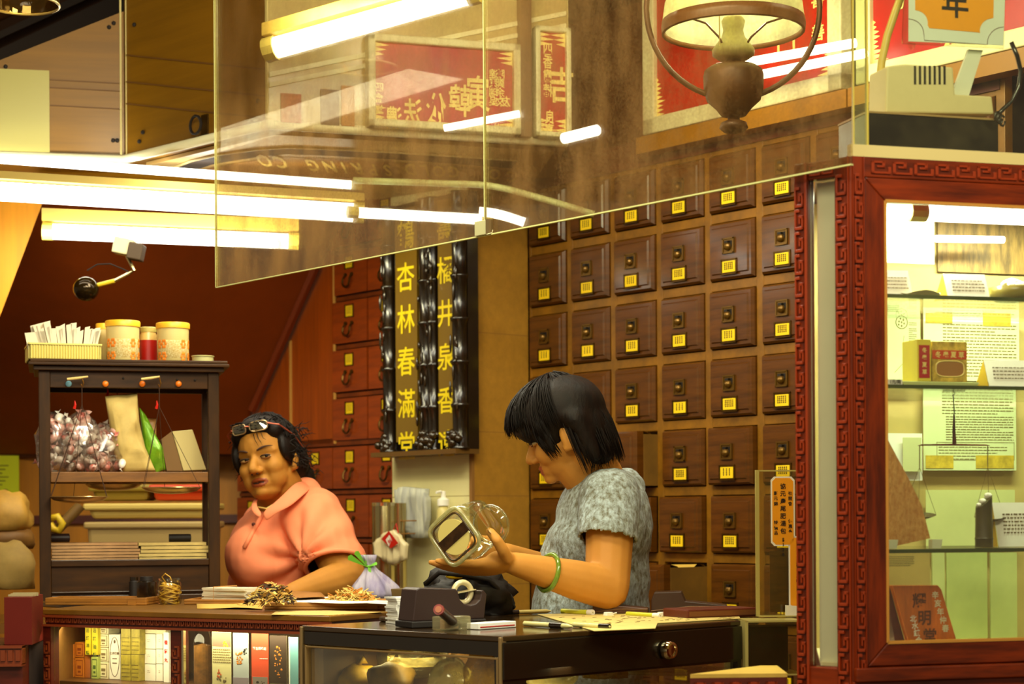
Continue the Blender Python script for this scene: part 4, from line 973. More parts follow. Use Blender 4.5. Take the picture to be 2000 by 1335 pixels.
obj('orange_panel', MB().prism([rs(x, y, -.0018) for x, y in ol_], (0, .0006, 0)), m_orange, sg)
bl = arc(1795, 56, 30, -90, 0) + [(1826, 68), (1948, 77)] + arc(1982, 74, 32, 175, 270)
obj('border_line', MB().tube([rs(x, y, -.0016) for x, y in bl], .0005, 4), mat('brown_line', (110, 60, 40), .6), sg)
obj('lettering', MB().text('年', Matrix.Translation(rs(1886, -6, -.0022)) @ UPRIGHT, .05, 0, .02), m_ink, sg)
obj('post', MB().prism([rs(1922, 82, .012), rs(1950, 84, .012), rs(1918, 188, .012), rs(1884, 186, .012)], (0, .006, 0)), mat('white_post', (232, 232, 214), .5), sg)
obj('lug', MB().prism([rs(1795, 72, .0), rs(1810, 74, 0), rs(1808, 82, 0), rs(1803, 86, 0), rs(1798, 80, 0)], (0, .004, 0)), m_glassc, sg)
cable('pale yellowish rubber hose rising from behind the black box', [kp(x, y, .12) for x, y in ((1714, 219), (1716, 180), (1722, 120), (1733, 70), (1748, 25), (1772, -40))], .0062, mat('rubber_hose', (206, 176, 80), .4), 'hose')
cable('dark brown cable looping down beside the transformer', [kp(x, y, .05) for x, y in ((1975, 82), (1987, 110), (1994, 140), (1990, 170), (1976, 198), (1956, 216), (1948, 226))], .0036, m_black, 'power_cable')
mb = MB(); 
for k in range(3): mb.tube([kp(1948 + 5 * math.cos(a) + k * 5, 228 + 10 * math.sin(a) + k * 4, .045) - kp(1950, 230, .045) for a in [i * .7 for i in range(9)]], .002, 6)
tag(place(obj('cable_knot', mb, m_black, smooth=True), kp(1950, 230, .045)), 'black knotted cable tie hanging at the corner of the black box', 'cable')
# ---------------------------------------------------------------- plinth ledge below the case, on the counter side
pz = .955
pa, pb, pc = PZ(1348, 1316, pz), PZ(1560, 1318, pz), PZ(1495, 1295, pz)
dv = Vector((-.745, .667, 0))
lk = thing('carved_ledge', 'low carved red ledge at the foot of the display case', 'ledge', pa)
poly = [Vector((0, 0, 0)), Vector((.152, .0076, 0)), Vector((.158, .16, 0)), Vector((.13, .16, 0))]
obj('top', MB().prism(poly, (0, 0, -.006)), mat('ledge_top', (196, 160, 70), .35, var=.15), lk)
mb = MB(); mb.prism([p_ + Vector((0, 0, -.006)) for p_ in poly], (0, 0, -.3)); obj('apron', mb, m_redwood_dk, lk)
mb = MB(); meander(mb, 5, .028, .022, Matrix.Translation((.006, -.0005, -.024)) @ Matrix.Rotation(math.atan2(.015, .3), 4, 'Z') @ UPRIGHT @ Matrix.Rotation(R(-90), 4, 'Z'), d=.003)
obj('fretwork', mb, mat('carved_red_edge', (164, 48, 10)), lk)
# standing acrylic leaflet holder with orange tags
ho = PZ(1480, 1203, 1.002); HF = Frame(ho, R(8)); Yh = ho.y
ht = thing('leaflet_holder', 'tall clear acrylic leaflet holder with orange tags beside the display case', 'holder', ho, R(8))
def hx(px, py, d=0): return HF.hit(px, py, d)
a_, b_ = hx(1478, 1203), hx(1600, 917)
m_acr = glass('smoky_acrylic', (.86, .84, .66), dust=.10, dust_min=.03, refl=.05, haze_scale=5)
obj('front_sheet', MB().bx(a_.x, b_.x, 0, .003, .002, b_.z - ho.z), m_acr, ht)
mb = MB(); mb.bx(a_.x - .001, a_.x + .006, -.002, .004, 0, b_.z - ho.z); mb.bx(a_.x, b_.x, -.001, .004, b_.z - ho.z - .003, b_.z - ho.z); mb.bx(a_.x, b_.x, -.03, .004, 0, .002)
obj('edge', mb, mat('acrylic_edge', (206, 190, 110), .3, alpha=.75), ht)
q0, q1 = hx(1504, 1195, .012), hx(1552, 1075, .012)
obj('brown_insert', MB().bx(q0.x, q1.x + .03, .012, .014, q0.z - ho.z, q1.z - ho.z), mat('brown_insert_print', (112, 68, 18), .5, var=.4, scale=20, stretch=(1, 1, 5)), ht)
def tagcard(name, label, box, texts, M_=None):
    x0, x1, y0, y1 = box; a0, a1 = hx(x0, y1, -.004), hx(x1, y0, -.004); w, h = a1.x - a0.x, a1.z - a0.z; c = w * .14
    t_ = thing(name, label, 'card', HF.w(a0.x, -.004, a0.z), HF.a)
    def notch(i, c_): return [(i, i + c_), (i + c_ * .2, i + c_ * 1.1), (i + c_, i + c_ * .9), (i + c_, i)]
    def outline(i, y):
        ww, hh_ = w - i, h - i
        return [Vector((x, y, z)) for x, z in ((i, i + c), (i + c, i), (ww - c, i), (ww, i + c), (ww, hh_ - c), (ww - c, hh_), (i + c, hh_), (i, hh_ - c))]
    obj('card_border', MB().prism(outline(0, 0), (0, .001, 0)), m_white, t_); obj('orange_face', MB().prism(outline(w * .06, -.0004), (0, .0005, 0)), m_orange, t_)
    mb = MB()
    for chars, fx, fz, s1, st in texts: mb.column(chars, Matrix.Translation((fx * w, -.0012, fz * h)) @ UPRIGHT, s1 * w, st * w, 0, .02)
    obj('lettering', mb, m_ink, t_); return t_
tagcard('price_tag', 'orange scallop-cornered tag with a column of black characters on the leaflet holder', (1506, 1552, 930, 1066),
        [('協元產尾肥湯包', .5, .86, .24, .30), ('鄭元錦', .2, .76, .17, .21), ('特價品', .2, .34, .17, .21), ('社開會', .8, .76, .17, .21), ('優惠多', .8, .36, .17, .21), ('$138', .5, .09, .2, .2)])
tagcard('price_tag', 'lower orange tag partly hidden behind the carved case post', (1541, 1590, 1046, 1190), [('滋參三鞭', .36, .62, .17, .22)])
t = thing('tag_stand', 'small white block stand at the foot of the lower orange tag', 'stand', HF.w(hx(1537, 1210, -.02).x, -.02, 1.0), HF.a)
obj('block', MB().prism([(0, 0, 0), (.05, 0, 0), (.05, 0, .02), (.0, 0, .024)], (0, .012, 0)), m_white, t)
# ================================================================ counters
CT = 1.0
# carved counter (left)
ca, cb = PZ(83, 1189, CT), PZ(645, 1203, CT)
CF = Frame(ca, math.atan2((cb - ca).y, (cb - ca).x)); LC = (cb - ca).length
ctr = thing('carved_counter', 'carved dark red glass-fronted counter in front of the woman in the coral shirt', 'counter', ca, CF.a)
fc = CF.loc(PZ(790, 1192, CT))
def cprism(pts, z0, z1): return MB().prism([(x, y, z0 - CT) for x, y in pts], (0, 0, z1 - z0))
top = [(0, 0), (LC, 0), (fc.x, fc.y), (fc.x + .07, fc.y + .10), (fc.x - .05, .56), (.25, .56), (.12, .82), (-.42, .75), (-.42, .33), (-.04, .20)]
obj('top', cprism(top, CT - .012, CT), mat('worn_counter_top', (112, 72, 14), .35, var=.25, scale=6), ctr, bev=.002)
zb = CF.hit(300, 1229).z
mb = cprism([(.004, .006), (LC - .006, .006), (fc.x - .006, fc.y + .006), (fc.x - .02, fc.y + .04), (LC - .01, .03), (.01, .03)], zb, CT - .0125); obj('apron', mb, m_redwood_dk, ctr)
mb = MB(); hh = (CT - zb) * .6; n = 46; pp = (LC - .01) / n
for i in range(n):
    x = .006 + i * pp
    for (x0, x1, z0, z1) in ((.05, .9, .80, .95), (.05, .2, .1, .95), (.05, .62, .05, .2), (.45, .62, .05, .6), (.3, .62, .45, .6), (.78, .92, .05, .95)):
        mb.bx(x + x0 * pp, x + x1 * pp, .001, .006, zb - CT + .008 + z0 * hh, zb - CT + .008 + z1 * hh)
mb.bx(.0, LC, -.002, .006, zb - CT, zb - CT + .005); mb.bx(0, LC, -.002, .006, -.018, -.0125)
obj('fretwork', mb, mat('counter_fretwork', (122, 50, 18), .35, coat=.4), ctr)
d2 = Vector((fc.x - LC, fc.y, 0)); L2 = d2.length; a2 = math.atan2(d2.y, d2.x)
mb = MB(); M2 = Matrix.Translation((LC, 0, 0)) @ Matrix.Rotation(a2, 4, 'Z')
for i in range(9):
    x = .004 + i * .019
    for (x0, x1, y0, y1) in ((0, .012, .012, .015), (.010, .013, .012, .022), (.004, .013, .020, .023), (.012, .019, .006, .009)): mb.bx(x + x0, x + x1, y0, y1, 0, .001, 0, M2)
mb.bx(0, L2, .002, .004, 0, .001, 0, M2)
obj('inlay', mb, mat('pale_inlay', (196, 152, 64), .4), ctr)
for (x0, x1) in ((82, 97), (331, 351)):
    q0, q1 = CF.hit(x0, 1260), CF.hit(x1, 1260); pst = obj('post', MB().bx(q0.x, q1.x, .004, .03, -.6, zb - CT), m_redwood_dk, ctr)
    mb = MB(); w = q1.x - q0.x
    meander(mb, 7, .030, w * .7, Matrix.Translation(((q0.x + q1.x) / 2, .004, -.28)) @ UPRIGHT, d=.003); obj('fretwork', mb, mat('counter_fretwork', (122, 50, 18)), pst)
q0, q1 = CF.hit(98, 1260).x, CF.hit(330, 1260).x; obj('front_pane', MB().bx(q0, q1, .012, .016, -.6, zb - CT), m_case, ctr)
q0, q1 = CF.hit(352, 1260).x, LC - .012; obj('front_pane', MB().bx(q0, q1, .012, .016, -.6, zb - CT), m_case, ctr)
q0, q1 = CF.hit(352, 1260).x, CF.hit(356, 1260).x; obj('edge_bead', MB().bx(q0, q1, .004, .012, -.6, zb - CT), m_chrome, ctr)
mb = MB(); mb.bx(-.14, LC, .34, .36, -1.0, -.03); mb.prism([(.0, .03, -1), (.012, .03, -1), (-.122, .36, -1), (-.135, .36, -1)], (0, 0, .97)); obj('back_panel', mb, mat('counter_inside', (132, 92, 40), .6, var=.2), ctr)
zsf = CF.hit(200, 1326, .12).z - CT
obj('shelf', MB().prism([(.004, .05, zsf - .008), (LC - .02, .05, zsf - .008), (LC - .02, .34, zsf - .008), (-.112, .34, zsf - .008)], (0, 0, .008)), mat('counter_shelf', (96, 62, 24), .4), ctr)
obj('plinth', MB().bx(.0, LC, .02, .36, -1.0, -.6), m_redwood_dk, ctr)
wl = area('counter_lamp_light', CF.w(.62, .05, CT - .05), 1.3, .04, 2.4, col=(1, .88, .55)); wl.rotation_euler = (R(25), 0, CF.a)
# goods behind the counter glass
def cbox(name, label, px0, px1, py0, m, cat='box', d=.13, py1=None, dep=.05, art=None, artm=None, z0=None, group=None, part='carton'):
    a_, b_ = CF.hit(px0, py0, d), CF.hit(px1, py0, d); zz = (zsf + CT + .0005) if z0 is None else z0
    if py1 is not None: zz = CF.hit(px0, py1, d).z
    t = thing(name, label, cat, CF.w(a_.x, d, zz), CF.a, group)
    w, h = b_.x - a_.x - .0008, a_.z - zz
    obj(part, MB().bx(0, w, 0, dep, 0, h), m, t, bev=.0008)
    if art: mb = MB(); art(mb, w, h); obj('print', mb, artm or m_ink, t)
    return t
def linesart(n=5, x0=.15, x1=.85, y0=.2, y1=.8):
    def f(mb, w, h):
        for i in range(n):
            z = h * (y0 + (y1 - y0) * i / max(n - 1, 1)); x = x0 * w
            while x < x1 * w: l_ = random.uniform(.05, .15) * w; mb.bx(x, min(x + l_, x1 * w), -.0006, 0, z, z + h * .025); x += l_ + .05 * w
    return f
def textart(chars, fx, fz, s_, st):
    return lambda mb, w, h: mb.column(chars, Matrix.Translation((fx * w, -.0007, fz * h)) @ UPRIGHT, s_ * w, st * w, 0, .02)
def frameart(mb, w, h):
    for (x0, x1, z0, z1) in ((.12, .88, .86, .9), (.12, .88, .1, .14), (.12, .16, .1, .9), (.84, .88, .1, .9), (.3, .7, .45, .62), (.35, .65, .25, .35)): mb.bx(x0 * w, x1 * w, -.0006, 0, z0 * h, z1 * h)
m_obox = mat('orange_carton', (206, 120, 30), .5); m_ybox = mat('yellow_carton', (226, 206, 26), .5)
z2 = CF.hit(140, 1284, .13).z
for i, (px0, px1, py0, py1, lb) in enumerate(((127, 145, 1286, 1317, 'lower'), (127, 145, 1257, 1285, 'upper'), (146, 164, 1284, 1317, 'second lower'), (146, 164, 1253, 1283, 'tallest upper'))):
    cbox('medicine_box', lb + ' small orange carton at the end of the counter shelf', px0, px1, py0, m_obox, py1=py1 if i % 2 else None, art=frameart, artm=mat('brown_print', (140, 60, 10), .6), dep=.04)
cbox('medicine_box', 'small brown-orange carton between the orange and yellow ones', 165, 176, 1281, mat('brown_carton', (176, 96, 26), .5), dep=.03)
for i, (px0, px1) in enumerate(((166, 177), (179, 191))):
    cbox('medicine_box', ('first' if i == 0 else 'second') + ' slim yellow carton with green characters behind the counter glass', px0, px1, 1222, m_ybox, d=.12, py1=1278, art=textart('活絡油精', .5, .85, .6, 1.05), artm=mat('green_print', (60, 90, 10), .6), dep=.03)
cbox('medicine_box', 'pale green upright carton under the second yellow carton', 178, 191, 1282, mat('pale_green_carton', (176, 190, 90), .5), d=.12, art=frameart, artm=mat('green_print', (60, 90, 10)), dep=.03)
for i, (y0, y1) in enumerate(((1292, None), (1264, 1291), (1238, 1263), (1222, 1237))):
    cbox('medicine_box', ['lowest', 'second', 'third', 'topmost'][i] + ' cream carton of the stack beside the oval-label box', 192, 212, y0, m_paper, py1=y1, art=frameart, artm=mat('grey_brown_print', (120, 100, 60), .6), dep=.04)
def ovalart(mb, w, h):
    n = 28; mb.tube([(w * (.5 + .42 * math.cos(a)), -.0003, h * (.5 + .44 * math.sin(a))) for a in [i * 2 * math.pi / n for i in range(n)]], .0007, 5, closed=True)
    for i, ch in enumerate('仁和膠囊'): mb.text(ch, Matrix.Translation((w * (.2 + i * .2), -.0006, h * .58)) @ UPRIGHT, .2 * w, 0, .02)
    for z in (.45, .35): mb.bx(.3 * w, .7 * w, -.0006, 0, z * h, z * h + .02 * h)
    mb.ell((.5 * w, 0, .84 * h), (.1 * w, .0006, .04 * h), seg=8, rings=5)
cbox('medicine_box', 'white upright box with an oval printed label behind the counter glass', 213, 235, 1238, m_white, art=ovalart, artm=mat('sepia_print', (96, 66, 30), .6))
for i, (px0, px1, y0, y1) in enumerate(((236, 255, 1278, None), (256, 272, 1278, None), (236, 255, 1224, 1277), (256, 273, 1224, 1277))):
    cbox('tea_packet', ['lower', 'second lower', 'upper', 'second upper'][i] + ' olive landscape-print tea packet on the counter shelf', px0, px1, y0, mat('olive_packet', (156, 140, 36), .5, var=.3, scale=40), d=.11, py1=y1, art=linesart(4, .1, .9, .15, .6), artm=mat('dark_olive_print', (86, 70, 14), .6), cat='packet', part='packet')
for i, (y0, y1) in enumerate(((1296, None), (1267, 1295), (1237, 1266))):
    for j, (px0, px1) in enumerate(((278, 304), (305, 318))):
        cbox('white_box', ['lowest', 'middle', 'top'][i] + (' wide' if j == 0 else ' narrow') + ' plain white carton of the stack by the carved counter post', px0, px1, y0, m_white, py1=y1, art=linesart(2, .4, .6, .5, .6), artm=m_ink_soft)
cbox('white_box', 'plain white carton lying over the stack by the counter post', 282, 324, 1223, m_paper, py1=1236)
cbox('medicine_box', 'white carton with red lettering squeezed beside the counter post', 319, 330, 1234, m_white, d=.11, art=textart('養氣丸', .5, .8, .7, 1.3), artm=m_red)
t = thing('glass_jar', 'tall glass jar of brown powder behind the counter glass', 'jar', CF.w(CF.hit(397, 1335, .12).x, .12, zsf + CT + .0005), CF.a)
r_ = (CF.hit(413, 1260, .12).x - CF.hit(383, 1260, .12).x) / 2
obj('shell', MB().lathe([(r_, 0), (r_, .10), (r_ * .8, .112), (r_ * .78, .122)], 20), m_case, t, smooth=True)
obj('powder', MB().lathe([(.001, .002), (r_ * .94, .002), (r_ * .94, .085), (.001, .09)], 20), mat('brown_powder', (150, 100, 30), .8, var=.3, scale=60), t)
def leaflet(label, px0, px1, py0, m, parts):
    a_, b_ = CF.hit(px0, py0, .07), CF.hit(px1, py0, .07); w = b_.x - a_.x; h = .16
    t = thing('leaflet', label, 'leaflet', CF.w(a_.x, .07, a_.z - h), CF.a)
    obj('sheet', MB().bx(0, w, 0, .001, 0, h), m, t)
    for nm, mm, fn in parts: mb = MB(); fn(mb, w, h); obj(nm, mb, mm, t)
    return t
def rect(x0, x1, z0, z1): return lambda mb, w, h: mb.bx(x0 * w, x1 * w, -.0007, 0, z0 * h, z1 * h)
def blob(seed, cx, cz, rx, rz, n=26):
    def f(mb, w, h):
        r_ = random.Random(seed)
        for i in range(n): mb.ell((w * (cx + r_.uniform(-rx, rx)), -.0004, h * (cz + r_.uniform(-rz, rz))), (w * r_.uniform(.02, .08), .0008, w * r_.uniform(.02, .07)), seg=7, rings=5)
    return f
def chars(txt, fx, fz, s_, dx): return lambda mb, w, h: [mb.text(ch, Matrix.Translation((w * (fx + i * dx), -.0012, fz * h)) @ UPRIGHT, s_ * w, 0, .03) for i, ch in enumerate(txt)]
def rows(n, x0, x1, z0, z1):
    def f(mb, w, h):
        for i in range(n):
            x = x0 * w; z = h * (z0 + (z1 - z0) * i / max(1, n - 1))
            while x < x1 * w: l_ = random.uniform(.05, .1) * w; mb.bx(x, x + l_, -.0011, -.0007, z, z + .011 * h); x += l_ + .03 * w
    return f
leaflet('cream herb leaflet with a pink title block and a root drawing', 414, 451, 1232, mat('leaflet_cream', (226, 220, 160), .6), [('pink_block', mat('leaflet_pink', (206, 110, 90), .6), rect(.02, .98, .80, .99)), ('yellow_spot', m_yellow, blob(1, .75, .84, .12, .03, 6)), ('print', m_ink_soft, rows(6, .05, .95, .58, .75)), ('drawing', mat('root_drawing', (110, 96, 60), .6), blob(2, .45, .25, .3, .14)), ('red_root', mat('root_red', (186, 90, 40), .6), blob(8, .42, .42, .12, .06, 8))])
leaflet('pale blue leaflet with amber resin pictures', 455, 485, 1235, mat('leaflet_blue', (186, 196, 196), .6), [('amber_picture', mat('amber_print', (196, 120, 20), .6), blob(3, .4, .66, .22, .08)), ('dark_spot', m_ink, blob(4, .8, .76, .1, .05, 6)), ('lilac_block', mat('leaflet_lilac', (150, 140, 150), .6), rect(.0, 1, .02, .40)), ('print', m_ink, rows(4, .1, .9, .15, .3))])
leaflet('red-orange herb leaflet with white title characters', 491, 524, 1236, mat('leaflet_red', (216, 78, 40), .6), [('title', m_white, chars('野生關蛾記', .18, .80, .15, .16)), ('white_line', m_white, rows(1, .5, .9, .66, .66)), ('grey_block', mat('leaflet_grey', (140, 130, 120), .6), rect(.06, .94, .02, .42)), ('dark_picture', m_ink, blob(5, .5, .24, .28, .12))])
leaflet('leaflet with a dark photo of dried herbs above yellow print', 527, 560, 1240, mat('leaflet_photo', (206, 200, 150), .6), [('dark_photo', mat('dark_photo', (52, 32, 10), .6), rect(.0, 1, .36, 1)), ('amber_roots', mat('amber_print', (196, 120, 20)), blob(6, .5, .66, .2, .22)), ('print', m_ink, rows(5, .08, .92, .1, .3)), ('yellow_block', m_yellow, rect(.1, .6, .02, .09))])
leaflet('turquoise backed leaflet at the edge of the black showcase', 564, 582, 1243, mat('leaflet_turquoise', (110, 170, 176), .6), [('border', m_white, rect(0, .12, 0, 1)), ])
# small red chest at the far end
ra = PZ(8, 1166, 1.03)
rc = thing('red_chest', 'plain dark red wooden chest at the end of the carved counter', 'chest', ra)
rb = PZ(62, 1166, 1.03) - ra; rd = PZ(84, 1160, 1.03) - ra
zc = P(30, 1258, ra.y).z - ra.z
obj('body', MB().prism([Vector((0, 0, 0)), rb, rd, Vector((0, .25, 0))], (0, 0, zc)), mat('chest_red', (102, 20, 6), .45, var=.1, scale=3), rc)
obj('trunk', MB().prism([Vector((-.3, -.02, zc)), Vector((rb.x * .72, -.02, zc)), Vector((rb.x * .72, .25, zc)), Vector((-.3, .25, zc))], (0, 0, -.5)), m_redwood_dk, rc)
obj('recess', MB().prism([Vector((rb.x * .73, .03, zc)), rd + Vector((0, .02, zc)), rd + Vector((0, .2, zc)), Vector((rb.x * .73, .2, zc))], (0, 0, -.5)), m_gap, rc)
mb = MB(); x1 = rb.x * .74
mb.bx(-.3, x1, -.03, .0, zc - .042, zc - .002)
for i in range(20): mb.bx(-.28 + i * .0165, -.27 + i * .0165, -.034, -.03, zc - .034, zc - .010)
mb.bx(-.3, x1, -.036, 0, zc - .006, zc); mb.bx(-.3, x1, -.036, 0, zc - .046, zc - .04)
obj('carved_band', mb, mat('counter_fretwork', (122, 50, 18)), rc)
# ---------------------------------------------------------------- black showcase
sa, sb_, sc_ = PZ(981, 1242, CT), PZ(1447, 1211, CT), PZ(588, 1221, CT)
SF = Frame(sa, math.atan2((sb_ - sa).y, (sb_ - sa).x)); LR = (sb_ - sa).length
back_ = SF.loc(sc_); rel_l = Vector((back_.x, back_.y))
show = thing('showcase', 'black glass showcase with chrome corners and a knobbed drawer in front', 'showcase', sa, SF.a)
B4 = (back_.x + LR, back_.y)
tp = [(0, 0), (LR, 0), B4, (back_.x, back_.y)]
obj('top', MB().prism([(x, y, -.010) for x, y in tp], (0, 0, .010)), mat('dark_glass_top', (52, 34, 12), .12, coat=.5), show, bev=.002)
LW = rel_l.length; aw = math.atan2(-back_.y, -back_.x)      # left face frame: from far corner to near corner
Mw = Matrix.Translation((back_.x, back_.y, 0)) @ Matrix.Rotation(aw, 4, 'Z')
LFr = Frame(sc_, SF.a + aw)
def lf(px, py): q = LFr.hit(px, py); return q.x, q.z - CT
zb1 = lf(700, 1268)[1]
mb = MB(Mw); mb.bx(0, LW, .0, .02, -.034, -.0105)
q = MB(); q.bx(0, LR, 0, .02, -.078, -.0105); merge(mb, q); obj('frame', mb, m_black, show)
x0, _ = lf(597, 1300); x1, _ = lf(609, 1300)
mb = MB(Mw); mb.bx(.0, .006, -.004, .02, -.6, -.002); mb.bx(LW - .006, LW, -.004, .01, -.6, -.002); mb.bx(LW - .0125, LW - .008, -.003, .0, -.6, -.036); mb.bx(x0, x0 + .0045, -.003, .01, -.6, -.036); mb.bx(x0, LW - .012, -.003, .0, -.040, -.0365)
obj('chrome_trim', mb, mat('trim_metal', (196, 164, 110), .3, metal=.8), show, bev=.001)
mb = MB(Mw); mb.bx(x0 + .005, LW - .013, .004, .008, -.6, -.04); obj('side_pane', mb, m_case, show)
mb = MB(Mw); mb.bx(x0 + .006, x0 + .016, .01, .03, -.6, -.044); obj('inner_stile', mb, mat('inner_stile', (150, 116, 70), .4), show)
mb = MB(); mb.bx(.0, LR, -.003, .0, -.074, -.011); dr = obj('drawer_front', mb, m_black, show, bev=.001)
kq = SF.hit(1296, 1268); 
obj('knob', MB().lathe([(.012, 0), (.017, .004), (.0175, .012), (.015, .018), (.011, .019), (.010, .016), (.001, .0155)], 24, M=Matrix.Translation((kq.x, -.003, kq.z - CT)) @ Matrix.Rotation(R(90), 4, 'X')), m_chrome, dr, smooth='auto')
x3 = SF.hit(1028, 1320).x
mb = MB(); mb.bx(0, x3, .0, .02, -.6, -.078); mb.bx(LR - .01, LR, .0, .02, -.6, -.078); obj('stile', mb, m_black, show)
mb = MB(); mb.bx(x3, LR - .01, .006, .009, -.6, -.078); obj('front_pane', mb, m_case, show)
mb = MB(); mb.bx(x3, LR - .02, .03, .3, -.13, -.126); obj('inner_shelf', mb, glass('shelf_glass'), show)
mb = MB(); mb.prism([(x, y, -.62) for x, y in tp], (0, 0, .3)); obj('base', mb, mat('showcase_base', (96, 64, 18), .5), show)
mb = MB(); mb.prism([(B4[0], B4[1] - .01, -.6), (back_.x + .01, back_.y - .01, -.6), (back_.x + .01, back_.y - .01, -.012), (B4[0], B4[1] - .01, -.012)], (0, .008, 0)); obj('back_panel', mb, mat('showcase_back', (104, 72, 24), .5, var=.25, scale=4), show)
wl = area('showcase_light', SF.w(.12, .22, CT - .06), .5, .05, .9, col=(1, .85, .4)); wl.rotation_euler = (0, 0, SF.a + aw)
# plastic bags inside
def lump(name, label, c, r, m, seed, rz=0, cat='bag', crumple=.2, sub=3, knot=True):
    rr = random.Random(seed); bm = bmesh.new(); bmesh.ops.create_icosphere(bm, subdivisions=sub, radius=1)
    import mathutils
    for v in bm.verts:
        n_ = mathutils.noise.noise(v.co * 1.6 + Vector((seed, 0, 0))) * crumple + abs(mathutils.noise.noise(v.co * 4 + Vector((0, seed, 0)))) * crumple * .8
        v.co *= 1 + n_; v.co.x *= r[0]; v.co.y *= r[1]; v.co.z *= r[2]
        if v.co.z < -r[2] * .55: v.co.z = -r[2] * .55
    mb = MB(); mb.bm.free(); mb.bm = bm
    t = thing(name, label, cat, Vector(c) + Vector((0, 0, r[2] * .55)), rz)
    obj('body', mb, m, t, smooth=True)
    if knot: obj('tied_neck', MB().tube([(0, 0, r[2] * .9), (r[0] * .1, 0, r[2] * 1.15), (r[0] * .3, 0, r[2] * 1.35)], [r[0] * .18, r[0] * .08, r[0] * .2], 8).jitter(r[0] * .02), m, t, smooth=True)
    return t
m_bag = glass('clear_plastic_bag', (.92, .90, .74), dust=.6, dust_min=.25, dust_rgb=(206, 190, 120), refl=.14, haze_scale=18, rough=.12)
m_bagy = glass('yellow_plastic_bag', (.95, .85, .4), dust=.7, dust_min=.35, dust_rgb=(206, 160, 40), refl=.14, haze_scale=16, rough=.12)
def inl(px, py, d): q_ = LFr.hit(px, py, d); return LFr.w(q_.x, d, q_.z)
lump('plastic_bag', 'tied clear plastic bag of pale slices in the black showcase', inl(880, 1362, .06), (.038, .035, .045), m_bag, 11)
lump('plastic_bag', 'knotted yellowish plastic bag next to the showcase corner', inl(945, 1350, .05), (.036, .03, .05), m_bagy, 12)
lump('plastic_bag', 'clear bag lying deeper in the black showcase', inl(800, 1322, .22), (.06, .05, .05), m_bag, 13)
t = lump('plastic_bag', 'plump pale bag hung under the showcase top', inl(815, 1300, .16), (.055, .04, .035), m_bag, 15, knot=False)
for i, (px, py, rgb) in enumerate(((640, 1345, (150, 116, 30)), (700, 1345, (176, 140, 30)), (765, 1342, (120, 92, 30)))):
    lump('herb_bag', ['olive', 'mustard', 'brown'][i] + ' herb bag lying low in the black showcase', inl(px, py, .12), (.045, .04, .03), mat('herb_bag_%d' % i, rgb, .5, var=.4, scale=20), 20 + i)
def inr(px, py, d): q_ = SF.hit(px, py, d); return SF.w(q_.x, d, q_.z)
lump('plastic_bag', 'crumpled shiny bag below the showcase drawer', inr(1075, 1335, .06), (.05, .05, .032), m_bag, 31, knot=False)
lump('plastic_bag', 'shiny bag of yellow slices below the showcase knob', inr(1180, 1322, .09), (.045, .05, .022), m_bagy, 32, knot=False)
lump('plastic_bag', 'flat clear bag spread on the showcase shelf', inr(1330, 1316, .1), (.10, .05, .010), m_bag, 33, knot=False)
# clear side box between showcase and carved case
q0 = SF.hit(1449, 1300); o_ = PZ(1452, 1212, CT)
sbx = thing('acrylic_side_box', 'smoky acrylic box between the black showcase and the carved case', 'box', Vector((o_.x + .004, o_.y, CT - .0)), R(6))
wz = .105
obj('front_sheet', MB().bx(0, .115, 0, .003, -wz, -.0), m_acr, sbx)
obj('top_sheet', MB().bx(0, .13, .003, .34, -.004, -.0005), m_acr, sbx); obj('black_core', MB().bx(.012, .085, .01, .07, -wz + .008, -.012), mat('dark_core', (48, 32, 10), .3), sbx)
mb = MB(); mb.bx(-.001, .005, -.001, .09, -wz, 0); mb.bx(0, .115, -.001, .1, -.003, -.0); mb.bx(0, .115, -.001, .1, -wz, -wz + .003); obj('edge', mb, mat('acrylic_edge', (206, 190, 110)), sbx)
# printed sheet spread along the showcase top edge
sp_ = [PZ(x, y, CT + .0006) for x, y in ((1050, 1200), (1160, 1232), (1280, 1227), (1284, 1217), (1446, 1208), (1440, 1198), (1200, 1196))]
o_ = sp_[0].copy(); t = thing('newspaper', 'cream printed paper sheet spread along the showcase top', 'paper', o_)
obj('sheet', MB().prism([p - o_ for p in sp_], (0, 0, .0012)), mat('cream_newsprint', (214, 190, 110), .6, var=.1, scale=30), t)
mb = MB(); r_ = random.Random(5)
for k in range(90):
    px = r_.uniform(1090, 1430); py = r_.uniform(1201, 1206 + (1446 - px) * .045)
    p = PZ(px, py, CT + .0022) - o_; mb.box(p, (r_.uniform(.004, .012), .003, .0004), rz=R(40 + r_.uniform(-20, 20)))
obj('print', mb, m_ink_soft, t)
